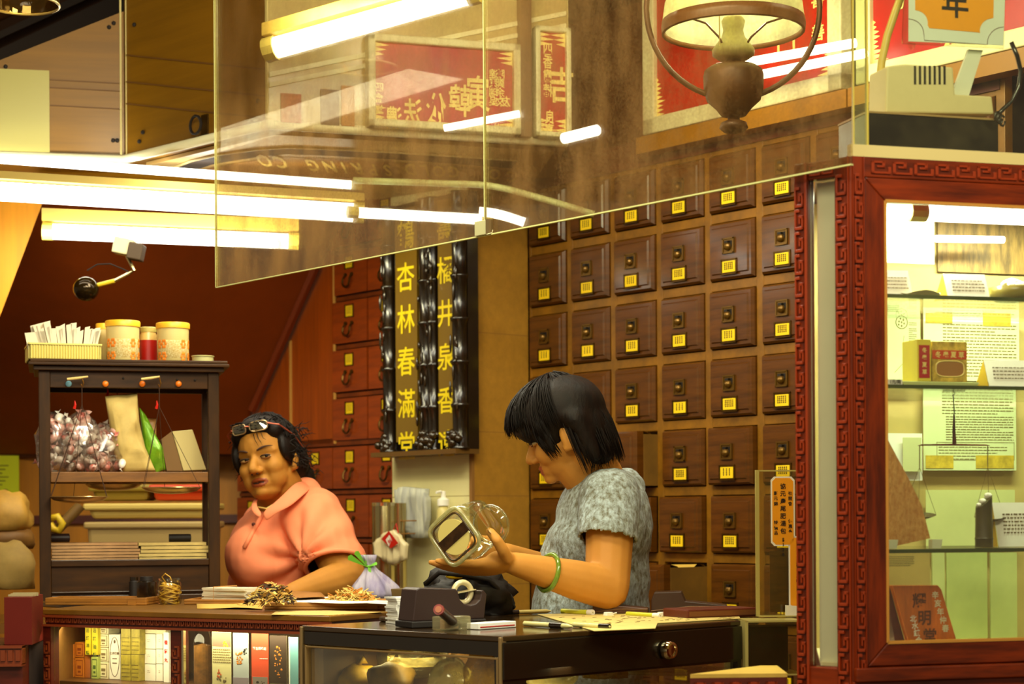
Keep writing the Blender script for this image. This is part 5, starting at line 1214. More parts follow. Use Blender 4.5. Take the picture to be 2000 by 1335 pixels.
# ================================================================ people
from mathutils import noise as mnoise
def capsule(mb, p0, p1, r0, r1, seg=14):
    p0, p1 = Vector(p0), Vector(p1); d = p1 - p0; L_ = d.length
    M = Matrix.Translation(p0) @ d.to_track_quat('Z', 'Y').to_matrix().to_4x4()
    prof = [(.0001, -r0)] + [(r0 * math.cos(R(a)), r0 * math.sin(R(a))) for a in (-60, -30)] + [(r0 + (r1 - r0) * t, L_ * t) for t in (0, .5, 1)] + [(r1 * math.cos(R(a)), L_ + r1 * math.sin(R(a))) for a in (30, 60)] + [(.0001, L_ + r1)]
    return mb.lathe(prof, seg, M=M)
def remesh(mb, voxel, smooth=4, fac=.5, name='body'):
    me = mb.mesh(name); o = bpy.data.objects.new('tmp', me); COL.objects.link(o)
    m = o.modifiers.new('r', 'REMESH'); m.mode = 'VOXEL'; m.voxel_size = voxel
    if smooth: s = o.modifiers.new('s', 'SMOOTH'); s.iterations = smooth; s.factor = fac
    bpy.context.view_layer.update()
    out = bpy.data.meshes.new_from_object(o.evaluated_get(bpy.context.evaluated_depsgraph_get()))
    bpy.data.objects.remove(o); bpy.data.meshes.remove(me)
    for p in out.polygons: p.use_smooth = True
    return out
def chain(mb, pts, rads):
    for i in range(len(pts) - 1): capsule(mb, pts[i], pts[i + 1], rads[i], rads[i + 1], 10)
def hand(mb, Wr, d, n, side, curls=(30, 35, 40, 45), thumb=None, s_=1.0):
    """wrist point, finger direction, palm normal, +1 when the thumb lies along n x d"""
    Wr, d, n = Vector(Wr), Vector(d).normalized(), Vector(n).normalized()
    n = (n - d * n.dot(d)).normalized(); lat = n.cross(d) * side
    M = Matrix((lat, d, n)).transposed().to_4x4()
    M = Matrix.Translation(Wr + d * .046 * s_) @ M
    mb.ell((0, 0, 0), (.038 * s_, .052 * s_, .0165 * s_), M=M)
    mb.ell((.02 * s_, -.018 * s_, .008 * s_), (.019 * s_, .03 * s_, .016 * s_), M=M)
    for i, (lx, ln, b0) in enumerate(((.028, .070, .084), (.0095, .078, .089), (-.009, .072, .086), (-.0265, .056, .078))):
        p = Wr + d * b0 * s_ + lat * lx * s_; dirv = (d + lat * lx * 3).normalized(); pts = [p - d * .018 * s_, p]; a = 0
        for k, f in enumerate((.45, .31, .24)):
            a += R(curls[i]) * (1, .9, .6)[k]
            dv = (dirv * math.cos(a) + n * math.sin(a)); p = p + dv * ln * f * s_; pts.append(p)
        chain(mb, pts, [.0095 * s_, .0092 * s_, .0085 * s_, .0078 * s_, .0064 * s_])
    if thumb is None:
        t0 = Wr + d * .026 * s_ + lat * .026 * s_; pts = [t0, t0 + (d * .5 + lat * .8 + n * .3).normalized() * .036 * s_]
        pts.append(pts[1] + (d * .75 + lat * .35 + n * .5).normalized() * .030 * s_); pts.append(pts[2] + (d * .8 + lat * .1 + n * .6).normalized() * .022 * s_)
    else: pts = [Vector(p) for p in thumb]
    chain(mb, pts, [.0138 * s_, .0122 * s_, .0112 * s_, .0094 * s_])
    return pts
def head_prims(mb, M, w=1.0, jaw=1.0, nose=1.0, zl=1.0):
    Z = lambda c: Vector((c[0], c[1] * w, c[2] if c[2] > 0 else c[2] * zl))
    E_ = lambda c, r: mb.ell(Z(c), (r[0], r[1] * w, r[2]), M=M, seg=20, rings=14)
    def C(p, q, r0, r1): capsule(mb, M @ Z(p), M @ Z(q), r0, r1)
    E_((-.003, 0, .045), (.094, .074, .083)); E_((.026, 0, .008), (.062, .065, .085)); E_((.036, 0, -.045), (.046, .054 * jaw, .043)); E_((.074, 0, -.080), (.017, .021, .015))
    for s_ in (-1, 1):
        E_((.054, s_ * .037, -.014), (.030, .027, .030)); E_((.0935, s_ * .0115, -.021), (.0105, .0085 * nose, .0078))
        C((.080, s_ * .014, .033), (.060, s_ * .050, .032), .009, .008)
        E_((-.006, s_ * .0755, -.002), (.017, .0085, .031)); E_((.004, s_ * .073, -.024), (.010, .008, .011))
    C((.084, 0, .022), (.1045, 0, -.014), .0075, .0105 * nose)
    E_((.068, 0, -.053), (.022, .034, .027)); E_((.086, 0, -.0465), (.0085, .0215, .0060)); E_((.084, 0, -.0585), (.0095, .0190, .0075))
def sculpt(me, M, w, pushes):
    Mi = M.inverted()
    for v in me.vertices:
        p = Mi @ v.co
        if p.length > .2: continue
        dv = Vector((0, 0, 0))
        for c, rad, vec in pushes:
            q = p - Vector(c); g = math.exp(-(q.x / rad[0]) ** 2 - (q.y / rad[1]) ** 2 - (q.z / rad[2]) ** 2)
            dv += Vector(vec) * g
        v.co = M @ (p + dv)
def paint(me, M, fn):
    """set material index by head-local face centre"""
    Mi = M.inverted()
    for p in me.polygons:
        i = fn(Mi @ p.center)
        if i: p.material_index = i
m_lip = mat('lip', (172, 78, 40), .42); m_lip2 = mat('lip_brown', (140, 62, 24), .45)
m_eyew = mat('eye_white', (206, 176, 120), .3); m_iris = mat('iris', (20, 10, 4), .15)
def eyes(par, M, w, open_=1.0, gaze=0.0, lashes=True, brow=True, z0=.018, browm=None, droop=0):
    for s_ in (-1, 1):
        c = Vector((.0735, s_ * .0315 * w, z0))
        ey = obj('eye', MB(M).ell(c, (.0115, .0145, .0105 * open_)), m_eyew, par, smooth=True)
        obj('iris', MB(M).ell(c + Vector((.0098 - abs(gaze) * .25, -.001 * s_ + gaze, .0)), (.0026, .0062, .0062 * min(1, open_ * 1.2))), m_iris, ey, smooth=True)
        mb = MB(M); pts = [c + Vector((.0115 * math.cos(a * .9) + .0012, s_ * .0165 * math.sin(a), .0072 * open_ * math.cos(a) - droop * abs(math.sin(a)) * .0)) for a in [R(-75 + 15 * k) for k in range(11)]]
        mb.tube(pts, [.0008] + [.0021] * 9 + [.0008], 6); obj('upper_lid', mb, mat('lash_line', (44, 24, 8), .6), ey)
        mb = MB(M); pts = [c + Vector((.0105 * math.cos(a * .9) + .001, s_ * .0155 * math.sin(a), -.0070 * open_ * math.cos(a))) for a in [R(-70 + 14 * k) for k in range(11)]]
        mb.tube(pts, .0011, 6); obj('lower_lid', mb, mat('lid_skin', (136, 80, 30), .5), ey)
        if brow:
            mb = MB(M); pts = [(.0905 - .020 * t ** 1.7, s_ * w * (.014 + .040 * t), .0375 + .0075 * math.sin(t * 2.3)) for t in [k / 8 for k in range(9)]]
            mb.tube(pts, [.0016, .0026, .003, .003, .0028, .0024, .002, .0015, .0008], 6); obj('eyebrow', mb, browm or mat('eyebrow', (62, 32, 10), .8), par)
def basis(o, f, up):
    f = Vector(f).normalized(); up = Vector(up); l = up.cross(f).normalized(); u = f.cross(l)
    return Matrix.Translation(o) @ Matrix((f, l, u)).transposed().to_4x4()
def person(name_label, loc):
    return thing('person', name_label, 'person', loc)
# ---------------------------------------------------------------- woman in the grey knit top (profile, head bowed)
YR = 3.95
pr = person('woman with a black bob in a blue-grey knit top looking down at a jar', (P(1165, 1100, 4.03).x, 4.03, 0))
OFF = Matrix.Translation(-pr.location)
pit, yaw = R(22), R(10)
fdir = Vector((-math.cos(pit) * math.cos(yaw), math.cos(pit) * math.sin(yaw), -math.sin(pit)))
HO = P(1111, 856, YR + .02)
HM = OFF @ basis(HO, fdir, (-.25, 0, 1)) @ Matrix.Scale(.92, 4)
def Q(px, py, Y): return P(px, py, Y) - pr.location
mb = MB(); head_prims(mb, HM, .98, .93, 1.0, .86)
capsule(mb, HM @ Vector((-.022, 0, -.035)), Q(1172, 935, 4.02), .050, .055); capsule(mb, Q(1165, 925, 4.02), Q(1182, 980, 4.03), .056, .06)
capsule(mb, HM @ Vector((.02, 0, -.06)), Q(1150, 945, 4.0), .04, .045)
# arms
SH, EL, WR = Q(1193, 990, 3.87), Q(1186, 1148, 3.79), Q(1004, 1100, 3.665)
capsule(mb, SH, EL, .053, .046); capsule(mb, EL, EL + (WR - EL) * .35, .045, .041); capsule(mb, EL + (WR - EL) * .35, WR, .041, .0235)
SH2, EL2, WR2 = Q(1190, 990, 4.2), Q(1120, 1130, 4.17), Q(985, 1080, 3.90)
capsule(mb, SH2, EL2, .05, .042); capsule(mb, EL2, WR2, .040, .023)
capsule(mb, SH, SH2, .045, .045); capsule(mb, Q(1185, 990, 4.03), Q(1160, 1180, 4.04), .07, .09)
th = [Q(990, 1090, 3.635), Q(981, 1072, 3.61), Q(970, 1054, 3.60), Q(957, 1038, 3.605)]
hand(mb, WR, Vector((-1, -.12, -.10)), Vector((-.1, .35, 1)), 1, (6, 8, 10, 14), thumb=th)
hand(mb, WR2, Vector((-.9, -.62, .12)), Vector((-.3, -.9, -.1)), 1, (28, 30, 32, 34), s_=.95)
body = remesh(mb, .0036, 5, .5)
sculpt(body, HM, 1, [((.088, s_ * .031, .019), (.02, .017, .012), (-.008, 0, 0)) for s_ in (-1, 1)] + [((.1, 0, -.045), (.02, .02, .0022), (-.004, 0, 0))])
paint(body, HM, lambda c: 1 if (c.x > .080 and abs(c.y) < .023 and -.058 < c.z < -.0345 and c.x > .083) else 0)
bd = obj('body', body, [m_skin, m_lip], pr)
eyes(pr, HM, 1.0, .45)
mb = MB(); 
for p_, q_ in ((th[3], th[2]),):
    d_ = (p_ - q_).normalized(); c = p_ + Vector((-.0005, -.0062, .002)); mb.ell((0, 0, 0), (.0055, .002, .0075), M=Matrix.Translation(c + d_ * -.001) @ d_.to_track_quat('Z', 'Y').to_matrix().to_4x4())
obj('thumb_nail', mb, mat('nail', (226, 170, 110), .3), pr, smooth=True)
# shirt
mb = MB()
capsule(mb, Q(1188, 972, 3.90), Q(1196, 968, 4.19), .062, .062)
capsule(mb, Q(1158, 952, 3.97), Q(1232, 950, 4.05), .035, .03); capsule(mb, Q(1145, 962, 4.0), Q(1225, 940, 4.12), .03, .028)
mb.ell(Q(1178, 1030, 4.03), (.105, .165, .135)); mb.ell(Q(1150, 1062, 4.0), (.085, .13, .085)); mb.ell(Q(1160, 1130, 4.03), (.122, .15, .17)); mb.ell(Q(1154, 1225, 4.03), (.132, .15, .2))
mb.ell(Q(1215, 1030, 4.05), (.062, .13, .12))
capsule(mb, Q(1190, 975, 3.89), Q(1186, 1052, 3.825), .064, .060); capsule(mb, Q(1190, 975, 4.2), Q(1160, 1045, 4.25), .062, .058)
shirt = remesh(mb, .0055, 7, .5)
bm = bmesh.new(); bm.from_mesh(shirt)
pS = Q(1186, 1052, 3.825); cutn = Vector((-.12, -.25, -1)).normalized()
kill = [v for v in bm.verts if ((v.co - pS).dot(cutn) > 0 and (v.co - pS).length < .10 and v.co.y < pS.y + .045 and v.co.z < pS.z + .02)]
pN = HM @ Vector((-.03, 0, -.125))
kill += [v for v in bm.verts if (v.co - Q(1172, 888, 4.02)).length < .058]
kill += [v for v in bm.verts if v.co.z + 0 < .78]
bmesh.ops.delete(bm, geom=list(set(kill)), context='VERTS'); 
for v in bm.verts:                                       # soft folds
    v.co += v.normal * (.0055 * mnoise.noise(Vector((v.co.x * 9, v.co.y * 9, v.co.z * 3.5))) + .0022 * mnoise.noise(v.co * 34))
bm.to_mesh(shirt); bm.free()
m_knit = mat('blue_grey_knit', (124, 122, 100), .9, rgb2=(204, 222, 228), scale=100, stretch=(1, 1, .6), bump=.8, detail=6)
sh = obj('knit_top', shirt, m_knit, pr, smooth=True)
so = sh.modifiers.new('cloth', 'SOLIDIFY'); so.thickness = .004; so.offset = 1
def rim_tube(center, nrm, rx, ry, r_, m, name, par, xdir=(1, 0, 0)):
    n_ = Vector(nrm).normalized(); x = Vector(xdir); x = (x - n_ * x.dot(n_)).normalized(); y = n_.cross(x)
    return obj(name, MB().tube([Vector(center) + x * rx * math.cos(a) + y * ry * math.sin(a) for a in [i * 2 * math.pi / 28 for i in range(28)]], r_, 7, closed=True), m, par, smooth=True)
m_hem = mat('knit_hem', (190, 200, 180), .85, bump=.5, scale=120)
# bangle
bc = WR + (EL - WR) * .36; bdv = (EL - WR).normalized()
rim_tube(bc, bdv, .0375, .0345, .005, mat('jade', (112, 140, 40), .15, var=.3, scale=40, coat=.5), 'jade_bangle', pr, xdir=(0, 0, 1))
# hair: a shaped mass with strands laid over it
mb = MB()
for c, r_ in (((-.010, 0, .058), (.104, .092, .092)), ((.045, 0, .072), (.070, .080, .064)), ((.082, .0, .080), (.036, .060, .036)), ((-.050, 0, .012), (.060, .078, .078)), ((-.052, 0, -.040), (.046, .064, .050)), ((.098, -.0, .072), (.020, .05, .026))):
    mb.ell(c, r_, M=HM, seg=20, rings=14)
for s_ in (-1, 1):
    capsule(mb, HM @ Vector((.045, s_ * .072, .05)), HM @ Vector((.034, s_ * .073, -.018)), .017, .007)
    capsule(mb, HM @ Vector((-.035, s_ * .066, .03)), HM @ Vector((-.046, s_ * .064, -.06)), .034, .018)
hm = remesh(mb, .0045, 16, .6)
sculpt(hm, HM, 1, [((-.004, s_ * .095, -.006), (.017, .03, .03), (0, -s_ * .03, 0)) for s_ in (-1, 1)])
hair = obj('hair', hm, m_hair, pr, smooth=True)
rr = random.Random(3); mb = MB(HM)
def strands(mb, n, cr, ctr, rad, endz, rr, r0=.0016, wave=0.0, lift=(1.0, 1.07), a_lo=0, a_hi=360, tuck=0.0):
    for i in range(n):
        a = R(rr.uniform(a_lo, a_hi)); ez = endz(a) + rr.uniform(-.014, .014); pts = []; lf_ = rr.uniform(*lift)
        st = rr.uniform(0, .45)
        for k in range(8):
            t = st + (1 - st) * k / 7
            z = ctr[2] + rad[2] * lf_ * math.cos(t * 1.62); 
            zz = z if z > ctr[2] else z
            if t > .93 or k == 7: zz = min(zz, ez)
            rad_ = math.sin(min(t * 1.62, 1.57)) * (1 - tuck * max(0, t - .72) / .28 * (1 if math.cos(a) < .3 else .3)) * (1 + .02 * math.sin(t * 6 + i))
            zt_ = ctr[2] + rad[2] * lf_ - (ctr[2] + rad[2] * lf_ - ez) * (1 - math.cos(min(1, t) * math.pi / 2)) if ez < ctr[2] else z
            if ez >= ctr[2]: zt_ = max(z, ez)
            pts.append((ctr[0] + cr + (rad[0] * math.cos(a) * lf_ - cr) * rad_ + wave * math.sin(t * 23 + i), ctr[1] + rad[1] * math.sin(a) * lf_ * rad_ + wave * math.cos(t * 19 + 2 * i), zt_))
        mb.tube(pts, [r0 * .6] + [r0] * 5 + [r0 * .7, r0 * .15], 4)
def endz_bob(a):
    c = math.cos(a)                                       # +1 = front
    return .064 if c > .75 else (.016 if c > .3 else (.03 if c > -.12 else -.085))
strands(mb, 520, -.02, (.004, 0, .055), (.112, .094, .098), endz_bob, rr, r0=.0013, lift=(.99, 1.09), tuck=.12)
strands(mb, 200, -.02, (.012, 0, .058), (.112, .09, .096), lambda a: .064, rr, r0=.0014, lift=(1.0, 1.08), a_lo=-62, a_hi=62)
obj('strands', mb, m_hair, hair, smooth=True)
mb = MB(HM)
for i in range(70):                                       # nape and sideburn tips
    y = rr.uniform(-.07, .075); x = rr.uniform(-.085, -.03); z0 = rr.uniform(-.045, -.02)
    mb.tube([(x, y, z0), (x - .004, y * .97, z0 - .025), (x + rr.uniform(-.008, .02), y * .9, z0 - rr.uniform(.045, .075))], [.0026, .002, .0003], 4)
for i in range(26):
    x = rr.uniform(.028, .062); mb.tube([(x, .078, .045), (x - .002, .079, .01), (x - .012 + rr.uniform(-.006, .004), .0745, -.018 - rr.uniform(0, .022))], [.0026, .002, .0003], 4)
for i in range(60):
    y = rr.uniform(-.055, .062); mb.tube([(.080, y, .115), (.113 - abs(y) * .5, y * 1.02, .092), (.117 - abs(y) * .6 + rr.uniform(-.004, .004), y * 1.05, .052 + rr.uniform(-.012, .012))], [.0028, .0024, .0004], 4)
obj('hair_tips', mb, m_hair, hair, smooth=True)
# ---------------------------------------------------------------- glass jar in her hands
jb0, jb1 = P(886, 1048, 3.585), P(968, 1021, 3.72)
ax = (jb1 - jb0).normalized(); xd = Vector((.80, 0, .56)); xd = (xd - ax * xd.dot(ax)).normalized(); yd = ax.cross(xd)
JM = Matrix.Translation(jb0) @ Matrix((xd, yd, ax)).transposed().to_4x4()
jar = thing('glass_jar', 'square clear glass jar with round cream base label held by the woman in grey', 'jar', M=JM)
m_jar = glass('thick_jar_glass', (.93, .94, .80), dust=.34, dust_min=.05, dust_rgb=(206, 196, 120), refl=.14, haze_scale=16, lo=.5, hi=.75, rough=.06)
hs = .0475
obj('wall', MB().lathe([(hs * .90, .0), (hs, .006), (hs, .085), (hs * .96, .098)], 48, M=None, sq=6, cap=False), m_jar, jar, smooth=True)
mb = MB()
profj = [(hs * .96, .098, 6), (hs * .88, .108, 4.5), (hs * .78, .116, 3), (hs * .72, .122, 2), (hs * .72, .132, 2), (hs * .82, .134, 2), (hs * .84, .142, 2), (hs * .76, .146, 2)]
vs = []; seg = 48
for r_, z, e in profj:
    for k in range(seg):
        a = 2 * math.pi * k / seg; c, d = math.cos(a), math.sin(a); q = (abs(c) ** e + abs(d) ** e) ** (-1 / e); vs.append((r_ * c * q, r_ * d * q, z))
mb._add(vs, [(i * seg + k, i * seg + (k + 1) % seg, (i + 1) * seg + (k + 1) % seg, (i + 1) * seg + k) for i in range(len(profj) - 1) for k in range(seg)])
obj('neck', mb, m_jar, jar, smooth=True)
rim = lambda s_, z: [(hs * s_ * c * q, hs * s_ * d * q, z) for c, d, q in [(math.cos(a), math.sin(a), (abs(math.cos(a)) ** 6 + abs(math.sin(a)) ** 6) ** (-1 / 6)) for a in [i * 2 * math.pi / 48 for i in range(48)]]]
obj('base_rim', MB().tube(rim(.955, .003), .0042, 8, closed=True), glass('bright_rim_glass', (.93, .94, .80), dust=.75, dust_min=.45, dust_rgb=(214, 206, 140), refl=.2, haze_scale=30), jar, smooth=True)
obj('inner_edge', MB().tube(rim(.80, .002), .0022, 6, closed=True), mat('dark_edge', (70, 50, 20), .2), jar, smooth=True)
obj('base_label', MB().lathe([(.0, -.0006), (.0355, -.0006), (.0355, .001), (.0, .001)], 40), mat('cream_disc', (226, 204, 116), .5), jar)
obj('dark_band', MB().bx(-.0375, .0375, -.0018, -.0007, -.0105, .0105, M=Matrix.Rotation(R(90), 4, 'X')) if False else MB().bx(-.0375, .0375, -.0105, .0105, -.0016, -.0007), mat('dark_contents', (54, 32, 12), .35, var=.5, scale=60), jar)
obj('lip_ring', MB().tube([(hs * .80 * math.cos(a), hs * .80 * math.sin(a), .145) for a in [i * 2 * math.pi / 36 for i in range(36)]], .003, 8, closed=True), m_jar, jar, smooth=True)
# ---------------------------------------------------------------- woman in the coral polo shirt
pl2 = person('older woman in a coral polo shirt with glasses pushed up on her dark hair', (P(560, 1080, 4.95).x, 4.95, 0))
OFF2 = Matrix.Translation(-pl2.location)
yaw = R(20); fd = Vector((-math.sin(yaw), -math.cos(yaw), -.05))
HO2 = P(526, 905, 4.86)
HM2 = OFF2 @ basis(HO2, fd, (-.19, 0, 1)) @ Matrix.Scale(.92, 4)
def Q2(px, py, Y): return P(px, py, Y) - pl2.location
mb = MB(); head_prims(mb, HM2, 1.06, 1.16, 1.2)
[mb.ell((.044, s_ * .032, -.040), (.036, .034, .042), M=HM2) for s_ in (-1, 1)]; mb.ell((.048, 0, -.078), (.034, .046, .024), M=HM2)
capsule(mb, HM2 @ Vector((-.01, .005, -.05)), Q2(560, 985, 4.93), .062, .068); capsule(mb, Q2(545, 985, 4.92), Q2(560, 1040, 4.93), .07, .11)
S1, E1, W1 = Q2(628, 1022, 4.82), Q2(678, 1130, 4.70), Q2(572, 1160, 4.55)
capsule(mb, S1, E1, .062, .052); capsule(mb, E1, E1 + (W1 - E1) * .4, .051, .045); capsule(mb, E1 + (W1 - E1) * .4, W1, .045, .029)
S3, E3, W3 = Q2(522, 1040, 5.10), Q2(492, 1135, 5.12), Q2(470, 1155, 4.92)
capsule(mb, S3, E3, .055, .045); capsule(mb, E3, W3, .043, .028)
capsule(mb, S1, S3, .05, .05); capsule(mb, Q2(560, 1040, 4.95), Q2(560, 1190, 4.97), .09, .10)
hand(mb, W1, Vector((-1, -.35, -.04)), Vector((0, .1, -1)), -1, (14, 16, 18, 22))
hand(mb, W3, Vector((-.25, -.95, -.05)), Vector((0, .1, -1)), 1, (14, 16, 18, 22), s_=.95)
body = remesh(mb, .004, 5, .5)
sculpt(body, HM2, 1, [((.088, s_ * .0325, .019), (.02, .018, .0115), (-.0085, 0, 0)) for s_ in (-1, 1)] + [((.098, 0, -.0525), (.02, .019, .0030), (-.0095, 0, 0))]
       + [((.078, s_ * .031, -.036), (.013, .006, .016), (-.0030, 0, 0)) for s_ in (-1, 1)] + [((.08, s_ * .033, .002), (.012, .016, .004), (-.0015, 0, 0)) for s_ in (-1, 1)])
paint(body, HM2, lambda c: (2 if (c.x > .07 and abs(c.y) < .018 and abs(c.z + .0525) < .0026) else 1) if (c.x > .074 and (c.y / .027) ** 2 + ((c.z + .0525) / .0135) ** 2 < 1) else 0)
obj('body', body, [m_skin2, m_lip2, mat('mouth_dark', (52, 18, 8), .6)], pl2)
eyes(pl2, HM2, 1.06, .62, gaze=.0042, z0=.0165)
mb = MB(HM2)
for s_ in (-1, 1): mb.ell((.0995, s_ * .0085, -.0275), (.003, .0036, .0026), seg=8, rings=6)
obj('nostril', mb, mat('nostril_dark', (58, 26, 8), .7), pl2)
# polo shirt
mb = MB()
capsule(mb, Q2(606, 1022, 4.84), Q2(524, 1030, 5.08), .078, .072); capsule(mb, Q2(588, 972, 4.92), Q2(535, 1000, 4.93), .06, .055); capsule(mb, Q2(580, 968, 4.94), Q2(618, 1008, 4.86), .050, .066)
mb.ell(Q2(556, 1080, 4.95), (.145, .17, .15)); mb.ell(Q2(506, 1088, 4.86), (.084, .10, .09)); mb.ell(Q2(560, 1160, 4.97), (.162, .17, .16)); mb.ell(Q2(600, 1060, 4.90), (.09, .12, .13))
capsule(mb, Q2(620, 1028, 4.83), Q2(652, 1100, 4.735), .083, .079); capsule(mb, Q2(524, 1040, 5.1), Q2(500, 1090, 5.14), .066, .062)
polo = remesh(mb, .006, 8, .5)
bm = bmesh.new(); bm.from_mesh(polo); pS = Q2(658, 1108, 4.725); cn = (Q2(684, 1128, 4.70) - Q2(636, 1008, 4.82)).normalized(); cn = (cn + Vector((-.25, 0, -.1))).normalized()
ncut = Q2(533, 955, 4.865)
kill = [v for v in bm.verts if ((v.co - pS).dot(cn) > 0 and (v.co - pS).length < .15 and v.co.x > pS.x - .09 and v.co.y < pS.y + .10)]
kill += [v for v in bm.verts if (v.co - ncut).length < .066]
bmesh.ops.delete(bm, geom=list(set(kill)), context='VERTS')
for v in bm.verts: v.co += v.normal * (.009 * mnoise.noise(Vector((v.co.x * 9 + v.co.z * 5, v.co.y * 9, v.co.z * 4 - v.co.x * 5))) + .0035 * mnoise.noise(Vector((v.co.x * 22 + v.co.z * 14, v.co.y * 20, v.co.z * 9 - v.co.x * 8))))
aP = Q2(600, 1085, 4.76)
for v in bm.verts:                                       # creases fanning out from the armpit
    q_ = v.co - aP; dd_ = q_.length; v.co += v.normal * .0075 * math.sin(math.atan2(q_.z, q_.x) * 9 + dd_ * 14) * math.exp(-((dd_ - .07) / .075) ** 2)
bm.to_mesh(polo); bm.free()
m_polo = mat('coral_jersey', (238, 136, 92), .8, var=.05, scale=6, bump=.06)
po = obj('polo_shirt', polo, m_polo, pl2, smooth=True)
so = po.modifiers.new('cloth', 'SOLIDIFY'); so.thickness = .005; so.offset = 1
# sleeve band, collar, placket, seam, button
rim_tube(pS - cn * .004, cn, .080, .074, .006, m_polo, 'sleeve_band', pl2)
def ribbon(name, tops, bots, m, par, th=.004):
    mb = MB(); n = len(tops)
    for i in range(n - 1):
        mids = [(tops[j] + bots[j]) / 2 + Vector((0, -.006, 0)) for j in (i, i + 1)]
        mb.poly([tops[i], tops[i + 1], mids[1], mids[0]]); mb.poly([mids[0], mids[1], bots[i + 1], bots[i]])
    bmesh.ops.remove_doubles(mb.bm, verts=mb.bm.verts, dist=1e-5)
    o = obj(name, mb, m, par, smooth=True); s = o.modifiers.new('t', 'SOLIDIFY'); s.thickness = th; q = o.modifiers.new('s', 'SUBSURF'); q.levels = q.render_levels = 2; return o
ctop = [Q2(605, 943, 4.93), Q2(585, 935, 4.86), Q2(566, 950, 4.80), Q2(545, 972, 4.77), Q2(522, 990, 4.76), Q2(512, 1000, 4.755)]
cbot = [Q2(612, 950, 4.93), Q2(606, 955, 4.83), Q2(590, 968, 4.775), Q2(566, 990, 4.75), Q2(542, 998, 4.74), Q2(520, 1020, 4.745)]
ribbon('collar', ctop, cbot, m_polo, po)
ctop = [Q2(512, 1000, 4.76), Q2(503, 990, 4.77), Q2(500, 978, 4.80), Q2(508, 968, 4.86)]; cbot = [Q2(508, 1012, 4.75), Q2(494, 1004, 4.755), Q2(487, 988, 4.78), Q2(498, 970, 4.86)]
ribbon('collar', ctop, cbot, m_polo, po)
def on_polo(px, py, lift=.002):
    r = ray(px, py); o_ = Vector((0, 0, EYE)) - pl2.location
    me = po.data
    ok, co, no, _ = po.ray_cast(o_, r, distance=20)
    return (co + no * lift) if ok else Q2(px, py, 4.75)
bpy.context.view_layer.update()
obj('placket', MB().tube([on_polo(x, y, .003) for x, y in ((512, 1008), (500, 1030), (488, 1052), (478, 1070))], .0065, 6), m_polo, po, smooth=True)
obj('button', MB().ell(on_polo(497, 1029, .009), (.005, .004, .005)), m_redwood_dk, po)
# hair tied back, curly
mb = MB()
for c, r_ in (((-.022, 0, .055), (.100, .088, .088)), ((.016, 0, .098), (.062, .074, .042)), ((-.070, .02, .0), (.05, .07, .07)), ((-.105, .035, -.055), (.045, .045, .05)), ((.01, .074, .035), (.045, .016, .045)), ((.01, -.078, .03), (.050, .020, .055)), ((.036, .056, .088), (.030, .026, .026)), ((.036, -.056, .086), (.030, .028, .026))):
    mb.ell(c, r_, M=HM2, seg=18, rings=12)
hm2 = remesh(mb, .005, 4, .5)
hair2 = obj('hair', hm2, m_hair, pl2, smooth=True)
mb = MB(HM2); rr = random.Random(9)
strands(mb, 260, .0, (-.015, 0, .052), (.104, .090, .092), lambda a: (.112 if math.cos(a) > .5 else (.05 if math.cos(a) > .1 else -.03)), rr, r0=.0015, wave=.0045, lift=(.98, 1.07))
for i in range(260):                                       # frizz at the sides and nape
    s_ = rr.choice((-1, 1)); b = Vector((rr.uniform(-.08, .03), s_ * rr.uniform(.075, .09), rr.uniform(-.02, .09))) if i < 150 else Vector((-.11 + rr.uniform(-.03, .03), .035 + rr.uniform(-.04, .045), -.06 + rr.uniform(-.05, .05)))
    pts = [b]; 
    for k in range(4): b = b + Vector((rr.uniform(-.012, .006), rr.uniform(-.003, .013) * (s_ if i < 150 else rr.choice((-1, 1))), rr.uniform(-.014, .008))); pts.append(b)
    mb.tube(pts, [.0014, .0013, .0011, .0009, .0003], 4)
for i in range(4):
    y = rr.uniform(.01, .04); mb.tube([(.083, y, .085), (.094 - y * .2, y + .006, .068), (.0915 - y * .25, y + .012, .055 + rr.uniform(-.008, .008))], [.0012, .001, .0003], 4)
obj('strands', mb, m_hair, hair2, smooth=True)
# glasses pushed up on the hair
gl = bpy.data.objects.new('eyeglasses', None); COL.objects.link(gl); gl.parent = pl2
m_gf = mat('rose_metal', (176, 90, 66), .3, metal=.6)
def G(x, y, z): return HM2 @ Vector((x, y, z))
for s_ in (-1, 1):
    cy = s_ * .031
    pts = [G(.094 - .018 * abs(cy + .024 * c) / .055, cy + .0245 * math.copysign(abs(c) ** .5, c), .105 + .0135 * math.copysign(abs(d) ** .6, d)) for c, d in [(math.cos(a), math.sin(a)) for a in [i * 2 * math.pi / 28 for i in range(28)]]]
    obj('rim', MB().tube(pts, .0016, 6, closed=True), mat('pale_rim_metal', (206, 176, 130), .25, metal=.6), gl)
    mb = MB(); mb.poly(pts); obj('lens', mb, glass('spectacle_lens', (.75, .68, .45), refl=.22, dust=.2, dust_min=.1, dust_rgb=(190, 176, 110)), gl)
    obj('temple', MB().tube([G(.078, s_ * .058, .108), G(.06, s_ * .084, .098), G(.0, s_ * .094, .066), G(-.045, s_ * .092, .03)], .002, 6), m_gf, gl)
obj('bridge', MB().tube([G(.095, -.008, .107), G(.099, 0, .109), G(.095, .008, .107)], .0016, 6), m_gf, gl)
obj('neck_cord', MB().tube([G(.055, .03, -.115), G(.068, .0, -.128), G(.06, -.03, -.118)], .0022, 6), m_gold, pl2)
